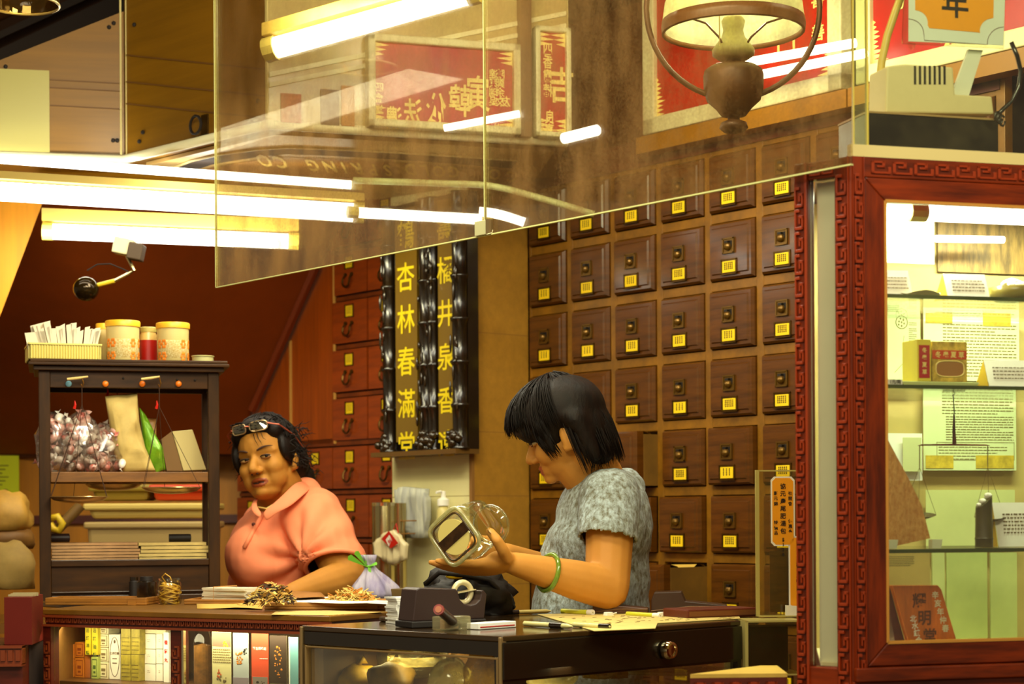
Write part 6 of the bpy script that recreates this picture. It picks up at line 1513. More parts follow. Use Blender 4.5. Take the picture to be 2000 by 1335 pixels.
# ================================================================ scale rack and the small things on the counters
CTZ = CT
RF = Frame(P(76, 900, 4.55), R(14))
def rp(px, py, d=0.0): return RF.hit(px, py, d)
zr0 = CTZ + .0005; wR = rp(429, 900).x; dR = .215
zt_ = rp(250, 722).z; zsh = rp(250, 921).z; zpan = rp(250, 1092).z
rk = thing('scale_rack', 'dark wooden open rack with knobs and hanging brass scale pans on the carved counter', 'rack', RF.w(0, 0, zr0), RF.a)
Zr = lambda z: z - zr0
pw = .028
for (x, y) in ((0, 0), (wR - pw, 0), (0, dR - pw), (wR - pw, dR - pw)):
    obj('post', MB().bx(x, x + pw, y, y + pw, 0, Zr(zt_) - .004), m_darkwood, rk, bev=.002)
mb = MB(); h = Zr(zt_)
mb.bx(-.012, wR + .012, -.012, dR + .012, h - .004, h + .008); mb.bx(-.024, wR + .024, -.024, dR + .024, h + .008, h + .016); mb.bx(-.020, wR + .020, -.02, dR + .02, h + .016, h + .024)
obj('top_board', mb, m_darkwood_h, rk, bev=.002)
mb = MB(); zk = Zr(rp(250, 757).z)
mb.bx(pw, wR - pw, .004, .02, zk, h - .004); mb.bx(.004, .02, pw, dR - pw, zk, h - .004); mb.bx(wR - .02, wR - .004, pw, dR - pw, zk, h - .004); mb.bx(pw, wR - pw, dR - .02, dR - .004, zk, h - .004)
obj('upper_rail', mb, m_darkwood_h, rk, bev=.001)
zl = Zr(rp(250, 941).z)
mb = MB(); mb.bx(pw, wR - pw, .004, .022, zl, Zr(zsh)); mb.bx(.004, .022, pw, dR - pw, zl, Zr(zsh)); mb.bx(wR - .022, wR - .004, pw, dR - pw, zl, Zr(zsh)); mb.bx(pw, wR - pw, dR - .022, dR - .004, zl, Zr(zsh))
mb.bx(.004, wR - .004, .02, dR - .01, Zr(zsh) - .010, Zr(zsh) - .003)
obj('middle_shelf', mb, mat('worn_shelf_wood', (122, 76, 22), .45, var=.3, scale=6, stretch=(1, 4, 8)), rk, bev=.0015)
mb = MB(); hb = Zr(zpan)
mb.bx(pw, wR - pw, .006, .02, .0, hb); mb.bx(.006, .02, pw, dR - pw, 0, hb); mb.bx(wR - .02, wR - .006, pw, dR - pw, 0, hb); mb.bx(pw, wR - pw, dR - .02, dR - .006, 0, hb)
mb.bx(.02, wR - .02, .02, dR - .02, hb - .012, hb - .004)
for (x0, x1, z0, z1) in ((pw, wR - pw, hb - .016, hb), (pw, wR - pw, .0, .012), (pw, wR - pw, .018, .022)): mb.bx(x0, x1, -.001, .007, z0, z1)
obj('base_tray', mb, m_darkwood_h, rk, bev=.0015)
obj('plinth', MB().bx(-.006, wR + .006, -.006, dR, -.0004, .006), m_darkwood_h, rk)
for px, rgb, n_ in ((134, (110, 160, 176), 'blue'), (206, (236, 120, 20), 'orange'), (278, (226, 110, 30), 'orange'), (349, (226, 110, 20), 'orange')):
    q = rp(px, 749, -.004)
    obj(n_ + '_knob', MB().lathe([(.0075, 0), (.0078, .004), (.006, .0075), (.0001, .008)], 16, M=Matrix.Translation((q.x, .004, Zr(q.z))) @ Matrix.Rotation(R(90), 4, 'X')), mat('knob_' + n_, rgb, .35), rk, smooth=True)
mb = MB()
for px, py in ((241, 738), (346, 741), (381, 742)): q = rp(px, py); mb.ell((q.x, .003, Zr(q.z)), (.003, .003, .003), seg=8, rings=6)
obj('screw_holes', mb, m_ink, rk)
# hanging scales: beam on hooks, cords, pan
def hscale(label, bx0, bx1, by0, hx, hy, y_kn, pan, tassel=None, d=-.018):
    q0 = rp(hx, hy, d); o_ = RF.w(q0.x, d, q0.z)
    t = thing('hanging_scale', label, 'scale', o_, RF.a)
    def e(px, py, dd=0): q = rp(px, py, d + dd); return Vector((q.x - q0.x, dd, q.z - q0.z))
    obj('beam', MB().tube([e(bx0, by0 + 2), e((bx0 + bx1) / 2, by0), e(bx1, by0 - 3)], [.0032, .0034, .0022], 8), mat('bone_beam', (214, 184, 110), .4), t)
    obj('hook', MB().tube([e(hx, by0 - 1), e(hx + 3, by0 + 10), e(hx + 1, by0 + 18), e(hx - 2, by0 + 12)], .0018, 6), m_brass, t)
    pc, py, pwid = pan; kn = e(hx, y_kn); mb = MB(); mb.tube([e(hx, by0 + 12), kn], .0011, 5)
    rw = pwid / 2 * 4.5 / F; cc = e(pc, py)
    for a in (100, 200, 340): mb.tube([kn, cc + Vector((rw * .98 * math.cos(R(a)), rw * .98 * math.sin(R(a)), .002))], .0007, 4)
    mb.tube([cc + Vector((-rw * .95, 0, .002)), kn], .0007, 4); mb.tube([cc + Vector((rw * .95, 0, .002)), kn], .0007, 4)
    obj('cords', mb, mat('dark_cord', (60, 34, 14), .8), t)
    obj('pan', MB().lathe([(.001, -.016), (rw * .5, -.014), (rw * .85, -.008), (rw, 0), (rw * .99, .0012), (rw * .83, -.0062), (rw * .5, -.012), (.001, -.014)], 32, M=Matrix.Translation(cc)), mat('pan_metal', (216, 184, 122), .25, metal=.85), t, smooth='auto')
    if tassel: obj('tassel', MB().tube([e(tassel[0], tassel[1]), e(tassel[0] + 1, tassel[1] + 8), e(tassel[0] - 1, tassel[1] + 16)], [.001, .003, .004], 6), m_red, t)
    return t
hscale('scale with its brass pan hanging lowest at the rack corner post', 131, 172, 738, 160, 760, 790, (154, 970, 114), (146, 782), d=-.02)
hscale('middle scale with a pan hanging behind the rack rail', 206, 236, 737, 229, 760, 786, (222, 946, 112), (210, 757), d=.1)
hscale('scale whose wide shiny pan hangs beside the rack end post', 276, 312, 738, 311, 760, 794, (335, 952, 118), (306, 782), d=-.02)
# on top of the rack
tz = zr0 + h + .0242
def on_top(px, d): q = rp(px, 700, d); return RF.w(q.x, d, tz)
bk_ = thing('basket', 'yellowish ribbed plastic basket on top of the rack', 'basket', on_top(58, .0), RF.a + R(4))
wB = (rp(196, 700, .02).x - rp(58, 700, .02).x); hB = .040
mb = MB(); 
for (x0, x1, y0, y1) in ((0, wB, 0, .003), (0, wB, .15, .153), (0, .003, 0, .153), (wB - .003, wB, 0, .153)): mb.bx(x0, x1, y0, y1, 0, hB)
mb.bx(0, wB, 0, .153, 0, .003)
obj('tub', mb, mat('yellow_plastic', (206, 186, 76), .35), bk_)
mb = MB()
for k in range(26): x = .004 + k * (wB - .008) / 25; mb.bx(x - .0012, x + .0012, -.0025, 0, .002, hB - .004)
for k in range(20): y = .006 + k * .0074; mb.bx(-.0025, 0, y - .0012, y + .0012, .002, hB - .004); mb.bx(wB, wB + .0025, y - .0012, y + .0012, .002, hB - .004)
mb.bx(-.004, wB + .004, -.004, .0, hB - .004, hB); mb.bx(-.004, wB + .004, .153, .157, hB - .004, hB); mb.bx(-.004, 0, -.004, .157, hB - .004, hB)
obj('ribs', mb, mat('yellow_plastic_rib', (224, 206, 110), .3), bk_)
rr = random.Random(21)
for i in range(22):
    x = .012 + i * (wB - .03) / 21
    tilt = -.35 + .55 * i / 21 + rr.uniform(-.06, .06); hgt = rr.uniform(.070, .090) if i > 1 else .066
    e = thing('envelope', ['second', 'third', 'fourth', 'fifth', 'sixth', 'seventh', 'eighth'][i % 7] + ' upright white paper envelope in row part %s of the yellow basket' % ['one', 'two', 'three', 'four'][i // 7], 'envelope', bk_.location + RF.u * x + RF.n * (.012) + Vector((0, 0, .0045)), RF.a, 'envelopes in the basket')
    wv = rr.uniform(.003, .006); dpt = .095
    if i < 3: pts = [(0, 0, 0), (.044, 0, .0), (.036, 0, hgt + .004 * i), (-.012, 0, hgt - .006)]; obj('sleeve', MB().prism(pts, (0, .002, 0), M=Matrix.Translation((-.012 + .0, .01 * i, 0))), m_envl if False else mat('envelope_white', (226, 212, 180), .6), e)
    else:
        sx = math.sin(tilt) * hgt
        pts = [(0, 0, 0), (.0035, 0, 0), (.0035 + sx + wv, 0, hgt), (sx - wv, 0, hgt - rr.uniform(0, .006))]
        obj('sleeve', MB().prism(pts, (0, dpt, 0)), mat('envelope_white', (226, 212, 180), .6), e)
    e['label'] = 'white paper envelope standing among others in the yellow basket on the rack'
def tub(label, px, pw_, py_top, d, lidrgb=(240, 180, 40), floral=True, body=None):
    r_ = pw_ / 2 * 4.5 / F; o_ = on_top(px, d); q = rp(px, py_top, d); hh = q.z - tz
    t = thing('plastic_tub', label, 'tub', o_, RF.a)
    obj('body', MB().lathe([(r_ * .88, 0), (r_ * .97, hh * .05), (r_ * 1.0, hh * .84), (r_, hh * .85)], 28), body or mat('milky_tub', (222, 198, 128), .4), t, smooth='auto')
    obj('lid', MB().lathe([(r_ * 1.06, hh * .85), (r_ * 1.07, hh * .97), (r_ * 1.02, hh), (.001, hh)], 28), mat('lid_%d' % lidrgb[0], lidrgb, .4), t, smooth='auto')
    if floral:
        obj('contents', MB().lathe([(r_ * .885, hh * .04), (r_ * .982, hh * .08), (r_ * 1.004, hh * .52), (r_ * 1.001, hh * .53)], 28), mat('grain_speckle', (196, 160, 80), .7, rgb2=(232, 216, 160), scale=260), t, smooth=True)
        mb = MB()
        for a0 in (-150, -90 - 38, -90 + 36, -20):
            for zf in (.44, .12):
                for k in range(6):
                    a = R(a0) + .13 * math.cos(k * math.pi / 3); z = hh * zf + .0085 * math.sin(k * math.pi / 3)
                    mb.ell((0, 0, 0), (.0008, .0036, .0042), seg=8, rings=6, M=Matrix.Translation((r_ * 1.004 * math.cos(a), r_ * 1.004 * math.sin(a), z)) @ Matrix.Rotation(a, 4, 'Z'))
        obj('flowers', mb, mat('orange_flower', (230, 130, 30), .5), t)
    return t
tub('yellow-lidded tub half hidden behind the basket', 205, 34, 632, .13, floral=False)
tub('tall milky tub with orange lid and orange flowers beside the envelope basket', 240, 66, 627, .05)
tub('milky tub with orange lid and flowers beside the low round tub', 338, 64, 631, .04, (238, 178, 42))
tub('low round white tub at the end of the rack top', 396, 44, 695, .03, (196, 190, 120), floral=False, body=mat('low_tub_white', (196, 190, 130), .4))
r_ = 17 * 4.55 / F; o_ = on_top(290, .10); q = rp(290, 639, .10); hh = q.z - tz
t = thing('glass_jar', 'jar of red powder between the two flowered tubs', 'jar', o_, RF.a)
obj('shell', MB().lathe([(r_, 0), (r_, hh * .78), (r_ * .9, hh * .84), (r_ * .9, hh * .86)], 24), mat('jar_pale', (206, 170, 96), .3), t, smooth='auto')
obj('red_contents', MB().lathe([(r_ * 1.01, .001), (r_ * 1.01, hh * .64)], 24), mat('red_powder', (170, 12, 4), .4), t, smooth='auto')
obj('lid', MB().lathe([(r_ * .95, hh * .86), (r_ * .97, hh * .98), (r_ * .9, hh), (.001, hh)], 24), mat('lid_olive', (176, 160, 84), .4), t, smooth='auto')
# middle shelf goods
sz = zsh - .0028
def on_sh(px, d): q = rp(px, 900, d); return RF.w(q.x, d, sz)
m_candy = mat('candy_wrap', (232, 206, 190), .3, rgb2=(206, 96, 80), scale=34, detail=3, coat=.4, bump=.35)
m_candy2 = mat('candy_wrap_pale', (226, 206, 190), .25, rgb2=(242, 236, 222), scale=24, detail=3, coat=.5, bump=.4)
def candybag(label, px, d, rx, rz, seed, n):
    rr = random.Random(seed); c = on_sh(px, d)
    t = thing('candy_bag', label, 'bag', c, RF.a)
    mb = MB(); mb2 = MB()
    for i in range(n):
        z = rr.uniform(.012, rz * 1.7); f = math.sqrt(max(.05, 1 - ((z - rz * .7) / (rz * 1.25)) ** 2)); x = rr.uniform(-rx, rx) * f * .9; y = rr.uniform(-.035, .03) * f
        M_ = Matrix.Translation((x, y, z)) @ Euler((rr.uniform(0, 3), rr.uniform(0, 3), rr.uniform(0, 3))).to_matrix().to_4x4()
        m_ = mb if rr.random() < .6 else mb2
        m_.ell((0, 0, 0), (.016, .0095, .0095), M=M_, seg=9, rings=7)
        for s_ in (-1, 1): m_._add([(s_ * .014, 0, 0), (s_ * .026, .009, .002), (s_ * .026, -.009, -.002), (s_ * .025, 0, .006)], [(0, 1, 3), (0, 3, 2)], 0, M_)
    obj('candies', mb, m_candy, t, smooth=True)['kind'] = 'stuff'; obj('pale_candies', mb2, m_candy2, t, smooth=True)['kind'] = 'stuff'
    bm = bmesh.new(); bmesh.ops.create_icosphere(bm, subdivisions=3, radius=1); mm = MB(); mm.bm.free(); mm.bm = bm
    for v in bm.verts:
        v.co *= 1 + .2 * mnoise.noise(v.co * 2.2 + Vector((seed, 0, 0))); v.co = Vector((v.co.x * rx * 1.25, v.co.y * .045, rz * .9 + v.co.z * rz * 1.0)); v.co.z = max(v.co.z, .002)
    obj('film', mm, glass('candy_film', (.97, .95, .92), dust=.30, dust_min=.03, dust_rgb=(226, 206, 190), refl=.13, haze_scale=40, rough=.14), t, smooth=True)
candybag('clear bag of wrapped candies by the rack corner post with a red character print', 108, .08, .040, .082, 4, 46)
candybag('clear bag of pink and white wrapped candies under the first hanging scale', 158, .07, .042, .082, 5, 52)
candybag('slumped clear bag of wrapped candies next to the cream cloth sack', 206, .06, .046, .066, 6, 46)
def slab(name, label, pts, d, th, m, cat, bulge=.012, seed=1, extra=None):
    """soft upright bag from an outline in photo pixels"""
    q0 = rp(pts[0][0], pts[0][1], d); zmin = min(rp(x, y, d).z for x, y in pts); o_ = RF.w(q0.x, d, sz + .0005)
    loc = [Vector((rp(x, y, d).x - q0.x, 0, rp(x, y, d).z - zmin)) for x, y in pts]
    cx = sum((v for v in loc), Vector()) / len(loc); mb = MB(); n = len(loc); rings = []
    for f, y in ((1, 0), (.93, -th * .45), (.7, -th * .85), (.35, -th)): rings.append([cx + (v - cx) * f + Vector((0, y, 0)) for v in loc])
    b2 = []
    for f, y in ((.93, th * .45), (.7, th * .85), (.35, th)): b2.append([cx + (v - cx) * f + Vector((0, y, 0)) for v in loc])
    seq = list(reversed(rings)) + b2
    vs = [v for r_ in seq for v in r_]; fs = [tuple(range(n)), tuple(reversed(range((len(seq) - 1) * n, len(seq) * n)))] + [(i * n + k, (i + 1) * n + k, (i + 1) * n + (k + 1) % n, i * n + (k + 1) % n) for i in range(len(seq) - 1) for k in range(n)]
    mb._add(vs, fs); bmesh.ops.subdivide_edges(mb.bm, edges=mb.bm.edges, cuts=2, use_grid_fill=True)
    bmesh.ops.recalc_face_normals(mb.bm, faces=mb.bm.faces)
    for v in mb.bm.verts: v.co += Vector((0, bulge * mnoise.noise(v.co * 26 + Vector((seed, 0, 0))) + bulge * .5 * mnoise.noise(v.co * 60), 0)); v.co.z = max(v.co.z, 0)
    t = thing(name, label, cat, o_, RF.a); obj('body', mb, m, t, smooth=True); return t
slab('cloth_sack', 'cream cloth sack leaning between the candy bags and the green packet', [(205, 770), (268, 763), (272, 820), (284, 870), (305, 918), (240, 920), (222, 880)], .05, .026, mat('cream_cloth', (206, 176, 100), .7, var=.12, scale=14), 'sack', seed=3)
slab('foil_packet', 'bright green foil packet behind the cream sack', [(272, 790), (285, 806), (300, 835), (318, 870), (324, 912), (300, 920), (280, 870)], .075, .014, mat('green_foil', (84, 140, 20), .25, metal=.2, rgb2=(140, 190, 40), scale=18), 'packet', seed=8)
slab('plastic_bag', 'small plastic bag with a red seal behind the green packet', [(275, 770), (305, 772), (306, 870), (290, 880), (278, 840)], .12, .01, mat('tan_bag', (150, 96, 50), .4, rgb2=(196, 150, 80), scale=26), 'bag', seed=9)
slab('paper_roll_bag', 'pale pack peeking out above the candy bags', [(150, 766), (200, 770), (205, 800), (150, 795)], .15, .02, mat('pale_pack', (196, 176, 110), .5), 'pack', seed=12)
t = thing('carton', 'tilted cream carton standing on the rack shelf by the end post', 'carton', on_sh(360, .07) + Vector((0, 0, .002)), RF.a)
o_ = rp(360, 900, .07)
def ck(px, py, dd): q = rp(px, py, .07); return Vector((q.x - o_.x, dd, q.z - sz - .002))
f_ = [ck(326, 919, 0), ck(358, 919, 0), ck(336, 842, .0), ck(314, 858, .0)]; g_ = [ck(403, 917, .0), ck(376, 838, .0)]
zb_ = f_[0].z
for v in f_ + g_: v.z = max(0, v.z - min(0, zb_) if v.z < .02 else v.z)
mb = MB(); q = [f_[1], g_[0], g_[1], f_[2]]
mb.prism(q, (0, .05, 0)); obj('front', mb, mat('cream_carton', (206, 186, 120), .5), t, bev=.002)
mb = MB(); mb.prism([f_[0], f_[1] + Vector((-.001, 0, 0)), f_[2] + Vector((-.001, 0, 0)), f_[3]], (0, .05, 0)); obj('shaded_side', mb, mat('shaded_carton_side', (122, 86, 36), .6), t)  # side face coloured darker to carry its shade
# base tray goods
bz_ = zr0 + hb - .0038
def stack(name, label, px0, px1, py_top, d, z, n, m, depth=.13, rz=0.0, one='sheet', fr_=RF, grp=None):
    a_, b_ = fr_.hit(px0, 1080, d), fr_.hit(px1, 1080, d); ht_ = fr_.hit((px0 + px1) / 2, py_top, d).z - z; w = b_.x - a_.x; th = ht_ / n; rr = random.Random(px0)
    for i in range(n):
        t = thing(name, label, 'paper', fr_.w(a_.x + rr.uniform(-.004, .004), d, z + i * th + .0002), fr_.a + rz + rr.uniform(-.02, .02), grp or name + ' pile')
        mb = MB(); nn = 6
        for k in range(nn):
            x0, x1 = w * k / nn, w * (k + 1) / nn; s0, s1 = th * .12 * math.sin(k * 1.9 + i), th * .12 * math.sin((k + 1) * 1.9 + i)
            mb._add([(x0, 0, abs(s0)), (x1, 0, abs(s1)), (x1, depth, abs(s1)), (x0, depth, abs(s0)), (x0, 0, th * .86), (x1, 0, th * .86), (x1, depth, th * .86), (x0, depth, th * .86)], [(0, 3, 2, 1), (4, 5, 6, 7), (0, 1, 5, 4), (2, 3, 7, 6)] + ([(0, 4, 7, 3)] if k == 0 else []) + ([(1, 2, 6, 5)] if k == nn - 1 else []))
        obj(one, mb, m, t)
stack('paper_bundle', 'brownish wrapping paper bundle in the wide pile on the rack base', 100, 272, 1059, .03, bz_, 6, mat('brown_wrap', (176, 132, 84), .7, var=.15, scale=20))
stack('paper_bundle', 'pale wrapping paper bundle in the shorter pile on the rack base', 274, 406, 1058, .025, bz_, 5, mat('pale_wrap', (206, 178, 104), .7, var=.12, scale=20), grp='pale paper bundles')
def can(name, label, px, py, d, r_, L_, m, ang=0, cat='roll'):
    q = rp(px, py, d); t = thing(name, label, cat, RF.w(q.x, d, q.z), RF.a + ang)
    obj('shell', MB().lathe([(r_, 0), (r_, L_)], 16, M=Matrix.Rotation(R(90), 4, 'Y')), m, t, smooth='auto'); obj('core', MB().lathe([(r_ * .6, -.001), (r_ * .6, .001)], 14, M=Matrix.Translation((L_, 0, 0)) @ Matrix.Rotation(R(90), 4, 'Y')), m_ink, t); return t
z_p1 = rp(120, 1058, .1).z
can('tape_roll', 'dark roll lying on the wide paper pile by the corner post', 100, 1050, .10, .011, .045, m_charcoal)
can('tape_roll', 'dark roll lying on the pale paper pile', 330, 1050, .10, .010, .055, m_blackm)
# behind the rack
BY = 5.6
def behind(px, py, Y=BY): return P(px, py, Y)
def tubbox(name, label, px0, px1, py0, py1, Y, m, m2, dep=.25, cat='container'):
    a_, b_ = behind(px0, py1, Y), behind(px1, py0, Y); w, hgt = b_.x - a_.x, b_.z - a_.z
    t = thing(name, label, cat, a_); x = .04 * w
    mb = MB(); mb._add([(x, .01, 0), (w - x, .01, 0), (w - x, dep - .01, 0), (x, dep - .01, 0), (0, 0, hgt), (w, 0, hgt), (w, dep, hgt), (0, dep, hgt)], [(0, 3, 2, 1), (4, 5, 6, 7), (0, 1, 5, 4), (1, 2, 6, 5), (2, 3, 7, 6), (3, 0, 4, 7)])
    obj('tub_body', mb, m, t, bev=.012); obj('rim', MB().bx(-.008, w + .008, -.008, dep + .008, hgt - .02, hgt + .001), m2, t, bev=.006); return t
m_pl = mat('grey_cream_plastic', (176, 148, 92), .4); m_pl2 = mat('cream_plastic', (206, 178, 96), .4)
sd = thing('side_table', 'low side table behind the scale rack carrying plastic tubs', 'table', (behind(280, 1150).x, 5.55, 0))
tz_ = behind(280, 1058).z - .02
zz = tz_ - .22
obj('top', MB().bx(-1.0, .36, -.05, .5, zz - .03, zz), mat('table_brown', (140, 90, 24), .5, var=.2), sd)
for x, y in ((-.95, 0), (.3, 0), (-.95, .42), (.3, .42)): obj('leg', MB().bx(x, x + .04, y, y + .04, 0, zz - .03), m_redwood_dk, sd)
a_ = behind(170, 1018)
tubbox('storage_tub', 'lower grey-cream plastic tub behind the scale rack', 170, 408, 1018, (1010 - (zz + .0004 - EYE) * F / BY), BY, m_pl, m_pl)
tubbox('storage_tub', 'upper cream plastic tub stacked behind the scale rack', 168, 408, 982, 1013, BY, m_pl2, m_pl2)
tubbox('red_basin', 'orange-red basin resting on the stacked cream tubs', 296, 404, 946, 977, BY + .02, mat('orange_basin', (190, 56, 10), .4), mat('orange_basin', (190, 56, 10)), dep=.2)
tubbox('glass_dish', 'olive glass dish on the stacked cream tubs beside the red basin', 178, 292, 946, 977, BY + .03, mat('olive_dish', (140, 116, 40), .3), mat('olive_dish', (140, 116, 40)), dep=.18)
rl = thing('paper_tube', 'brown cardboard tube with a yellow ribbon leaning behind the rack', 'tube', behind(105, 1030, 5.5))
o_ = behind(105, 1030, 5.5)
obj('tube', MB().tube([behind(96, 1050, 5.48) - o_, behind(158, 986, 5.5) - o_], .016, 12), mat('cardboard_tube', (116, 84, 34), .6), rl, smooth='auto')
obj('ribbon', MB().tube([behind(x, y, 5.46) - o_ for x, y in ((100, 1012), (112, 1008), (122, 1022), (116, 1036), (104, 1032), (98, 1022))], .011, 8), mat('yellow_ribbon', (216, 180, 30), .5), rl, smooth=True)
lump('burlap_bag', 'crumpled tan paper sack behind the rack at the frame edge', behind(10, 1035, 5.4), (.075, .07, .075), mat('tan_sack', (186, 140, 56), .6, var=.2, scale=14), 41, knot=False, crumple=.3)
lump('burlap_bag', 'lower brown sack under the tan paper sack', behind(4, 1072, 5.4), (.09, .07, .05), mat('brown_sack', (120, 80, 28), .6, var=.2, scale=14), 42, knot=False)
lump('cloth_bag', 'pale cloth bag standing low beside the red chest', behind(20, 1150, 5.0), (.065, .06, .085), mat('pale_cloth_bag', (196, 160, 84), .7, var=.15, scale=12), 43, knot=False)
pq0, pq1 = P(-40, 972, 7.16), P(37, 889, 7.16); mb = MB(); mb.bx(0, pq1.x - pq0.x, 0, .004, 0, pq1.z - pq0.z)
nt = thing('notice', 'bright yellow-green printed notice on the amber panel wall', 'paper', (pq0.x, 7.158, pq0.z)); obj('sheet', mb, mat('lime_paper', (216, 226, 20), .6), nt)
mb = MB(); w_, h_ = pq1.x - pq0.x, pq1.z - pq0.z
for k in range(6): mb.bx(.1 * w_, w_ * (.74 - .02 * (k % 3) * 4), -.001, 0, h_ * (.75 - k * .09), h_ * (.775 - k * .09))
mb.ell((.66 * w_, -.001, .14 * h_), (.012, .001, .012)); obj('print', mb, mat('olive_ink', (110, 110, 10), .7), nt)
# ---------------------------------------------------------------- on the carved counter
def onc(px, py): return PZ(px, py, CTZ + .0005)
CA = CF.a
def tray(label, px0, px1, py, hgt, dep, m):
    a_ = onc(px0, py); b_ = onc(px1, py); w = (b_ - a_).length; t = thing('wooden_tray', label, 'tray', a_, math.atan2((b_ - a_).y, (b_ - a_).x))
    mb = MB(); mb.bx(0, w, 0, dep, 0, .006); mb.bx(0, w, 0, .008, .006, hgt); mb.bx(0, w, dep - .008, dep, .006, hgt); mb.bx(0, .008, .008, dep - .008, .006, hgt); mb.bx(w - .008, w, .008, dep - .008, .006, hgt)
    obj('tray_body', mb, m, t, bev=.0015); obj('end_lip', MB().bx(w * .82, w * .9, -.003, 0, 0, hgt * .9), m, t); return t, w
m_tray = mat('tray_wood', (150, 96, 28), .45, var=.3, scale=6, stretch=(1, 6, 8))
t1_, w1_ = tray('shallow wooden tray at the end of the carved counter below the rack', 88, 286, 1181, .017, .10, m_tray)
t2_, w2_ = tray('wooden tray under the white envelope stack', 359, 496, 1180, .012, .12, m_tray)
t3_, w3_ = tray('long cardboard tray holding herbs in front of the woman in coral', 516, 763, 1190, .016, .18, mat('card_tray', (170, 116, 44), .6, var=.2, scale=9))
def bottle(name, label, px, py, r_, hgt, m, lid, cat='bottle', square=False):
    t = thing(name, label, cat, onc(px, py), CA); sq = 5 if square else None
    obj('body', MB().lathe([(r_ * .94, 0), (r_, .004), (r_, hgt * .8), (r_ * .8, hgt * .84), (r_ * .8, hgt * .86)], 24, sq=sq), m, t, smooth='auto'); obj('cap', MB().lathe([(r_ * .84, hgt * .86), (r_ * .84, hgt), (.001, hgt)], 24), lid, t, smooth='auto'); return t
bottle('ink_bottle', 'black lidded jar beside the jar of rubber bands', 287, 1178, .019, .064, m_black, m_blackm, 'jar', True)
bottle('ink_bottle', 'slim black bottle behind the black lidded jar', 262, 1172, .012, .058, m_blackm, m_black)
bottle('glue_bottle', 'narrow violet-grey bottle standing by the wooden tray', 245, 1166, .010, .055, mat('violet_plastic', (92, 76, 92), .4), m_charcoal)
t = thing('rubber_band_jar', 'short glass jar full of yellow rubber bands on the carved counter', 'jar', onc(331, 1179), CA)
rj = .0285
obj('shell', MB().lathe([(rj * .92, 0), (rj, .005), (rj, .048), (rj * .88, .054), (rj * .86, .056), (rj * .92, .058), (rj * .92, .061)], 28, cap=False), m_glassc, t, smooth=True)
mb = MB(); rr = random.Random(2)
for k in range(34):
    c = Vector((rr.uniform(-.005, .005), rr.uniform(-.005, .005), rr.uniform(.008, .042))); a_ = rr.uniform(.6, .95) * rj * .85; tl = rr.uniform(-.5, .5); ph = rr.uniform(0, 6)
    mb.tube([c + Vector((a_ * math.cos(x), a_ * math.sin(x), .009 * math.sin(x + ph) + tl * .004)) for x in [i * 2 * math.pi / 16 for i in range(16)]], .0016, 5, closed=True)
mb.tube([(-.01, 0, .05), (-.018, -.005, .064), (-.008, -.005, .072), (.006, -.004, .064), (.008, 0, .052)], .0014, 5)
o = obj('rubber_bands', mb, mat('rubber_yellow', (206, 156, 44), .5), t, smooth=True); o['kind'] = 'stuff'
CFz = t2_.location.z + .0066
Sf = Frame(t2_.location, CA)
for i in range(9):
    a_, b_ = PZ(395, 1170, CFz), PZ(496, 1170, CFz); rr = random.Random(i)
    e = thing('envelope', 'white paper slip of the banded stack on the wooden tray', 'envelope', PZ(395, 1172, CFz) + Vector((rr.uniform(-.003, .003), 0, i * .0034 + .0001)), CA + rr.uniform(-.03, .03), 'banded envelope stack')
    w = (b_ - a_).length; obj('sleeve', MB().prism([(0, 0, 0), (w, 0, .0), (w * .995, 0, .0030), (w * .4, 0, .0026), (.002, 0, .0031)], (0, .08, 0)), mat('slip_white', (216, 206, 176), .65), e)
bd_ = thing('rubber_band', 'thin tan rubber band round the white slip stack', 'band', PZ(418, 1173, CFz + .001), CA)
obj('loop', MB().tube([(0, -.002, 0), (0, -.002, .033), (.001, .086, .033), (.001, .086, .0)], .0011, 5, closed=True), mat('tan_rubber', (196, 140, 70), .6), bd_)
def herbs(label, px, py, z, rx, ry, rz, n, cols, seed, rz_=0, dep=(.010, .003)):
    rr = random.Random(seed); c = PZ(px, py, z); t = thing('herb_pile', label, 'herbs', c, CA); mbs = [MB() for _ in cols]
    for i in range(n):
        a = rr.uniform(0, 6.28); q = math.sqrt(rr.random()); x, y = rx * q * math.cos(a), ry * q * math.sin(a); zz = rz * (1 - q * q) * rr.uniform(.3, 1) + .002
        M_ = Matrix.Translation((x, y, zz)) @ Euler((rr.uniform(-.8, .8), rr.uniform(-.8, .8), rr.uniform(0, 6))).to_matrix().to_4x4(); k = rr.randrange(len(cols)); L_ = rr.uniform(.6, 1.5)
        if rr.random() < .5: mbs[k].prism([(-dep[0] * L_, -dep[1], 0), (0, -dep[1] * 1.6, .002), (dep[0] * L_, 0, 0), (0, dep[1] * 1.4, -.001)], (0, 0, .0012), M=M_)
        else: mbs[k].tube([M_ @ Vector((-dep[0] * L_, 0, 0)), M_ @ Vector((0, .002, .003)), M_ @ Vector((dep[0] * L_, 0, 0))], .0013, 5)
    for m_, mb in zip(cols, mbs): o = obj('herb_pieces', mb, m_, t); o['kind'] = 'stuff'
    return t
mh1 = mat('herb_dark', (62, 38, 14), .8); mh2 = mat('herb_tan', (186, 140, 56), .7); mh3 = mat('herb_pale', (216, 186, 96), .7); mh4 = mat('herb_orange', (190, 116, 20), .7)
CT3 = t3_.location.z + .0066
herbs('dark pile of dried herbs at the end of the long tray', 530, 1178, CTZ + .017, .052, .05, .045, 260, [mh1, mh1, mh2, mh3], 1)
herbs('pale yellow pile of sliced herbs further along the long tray', 688, 1176, CT3 + .004, .062, .05, .030, 240, [mh3, mh2, mh4, mh3], 2)
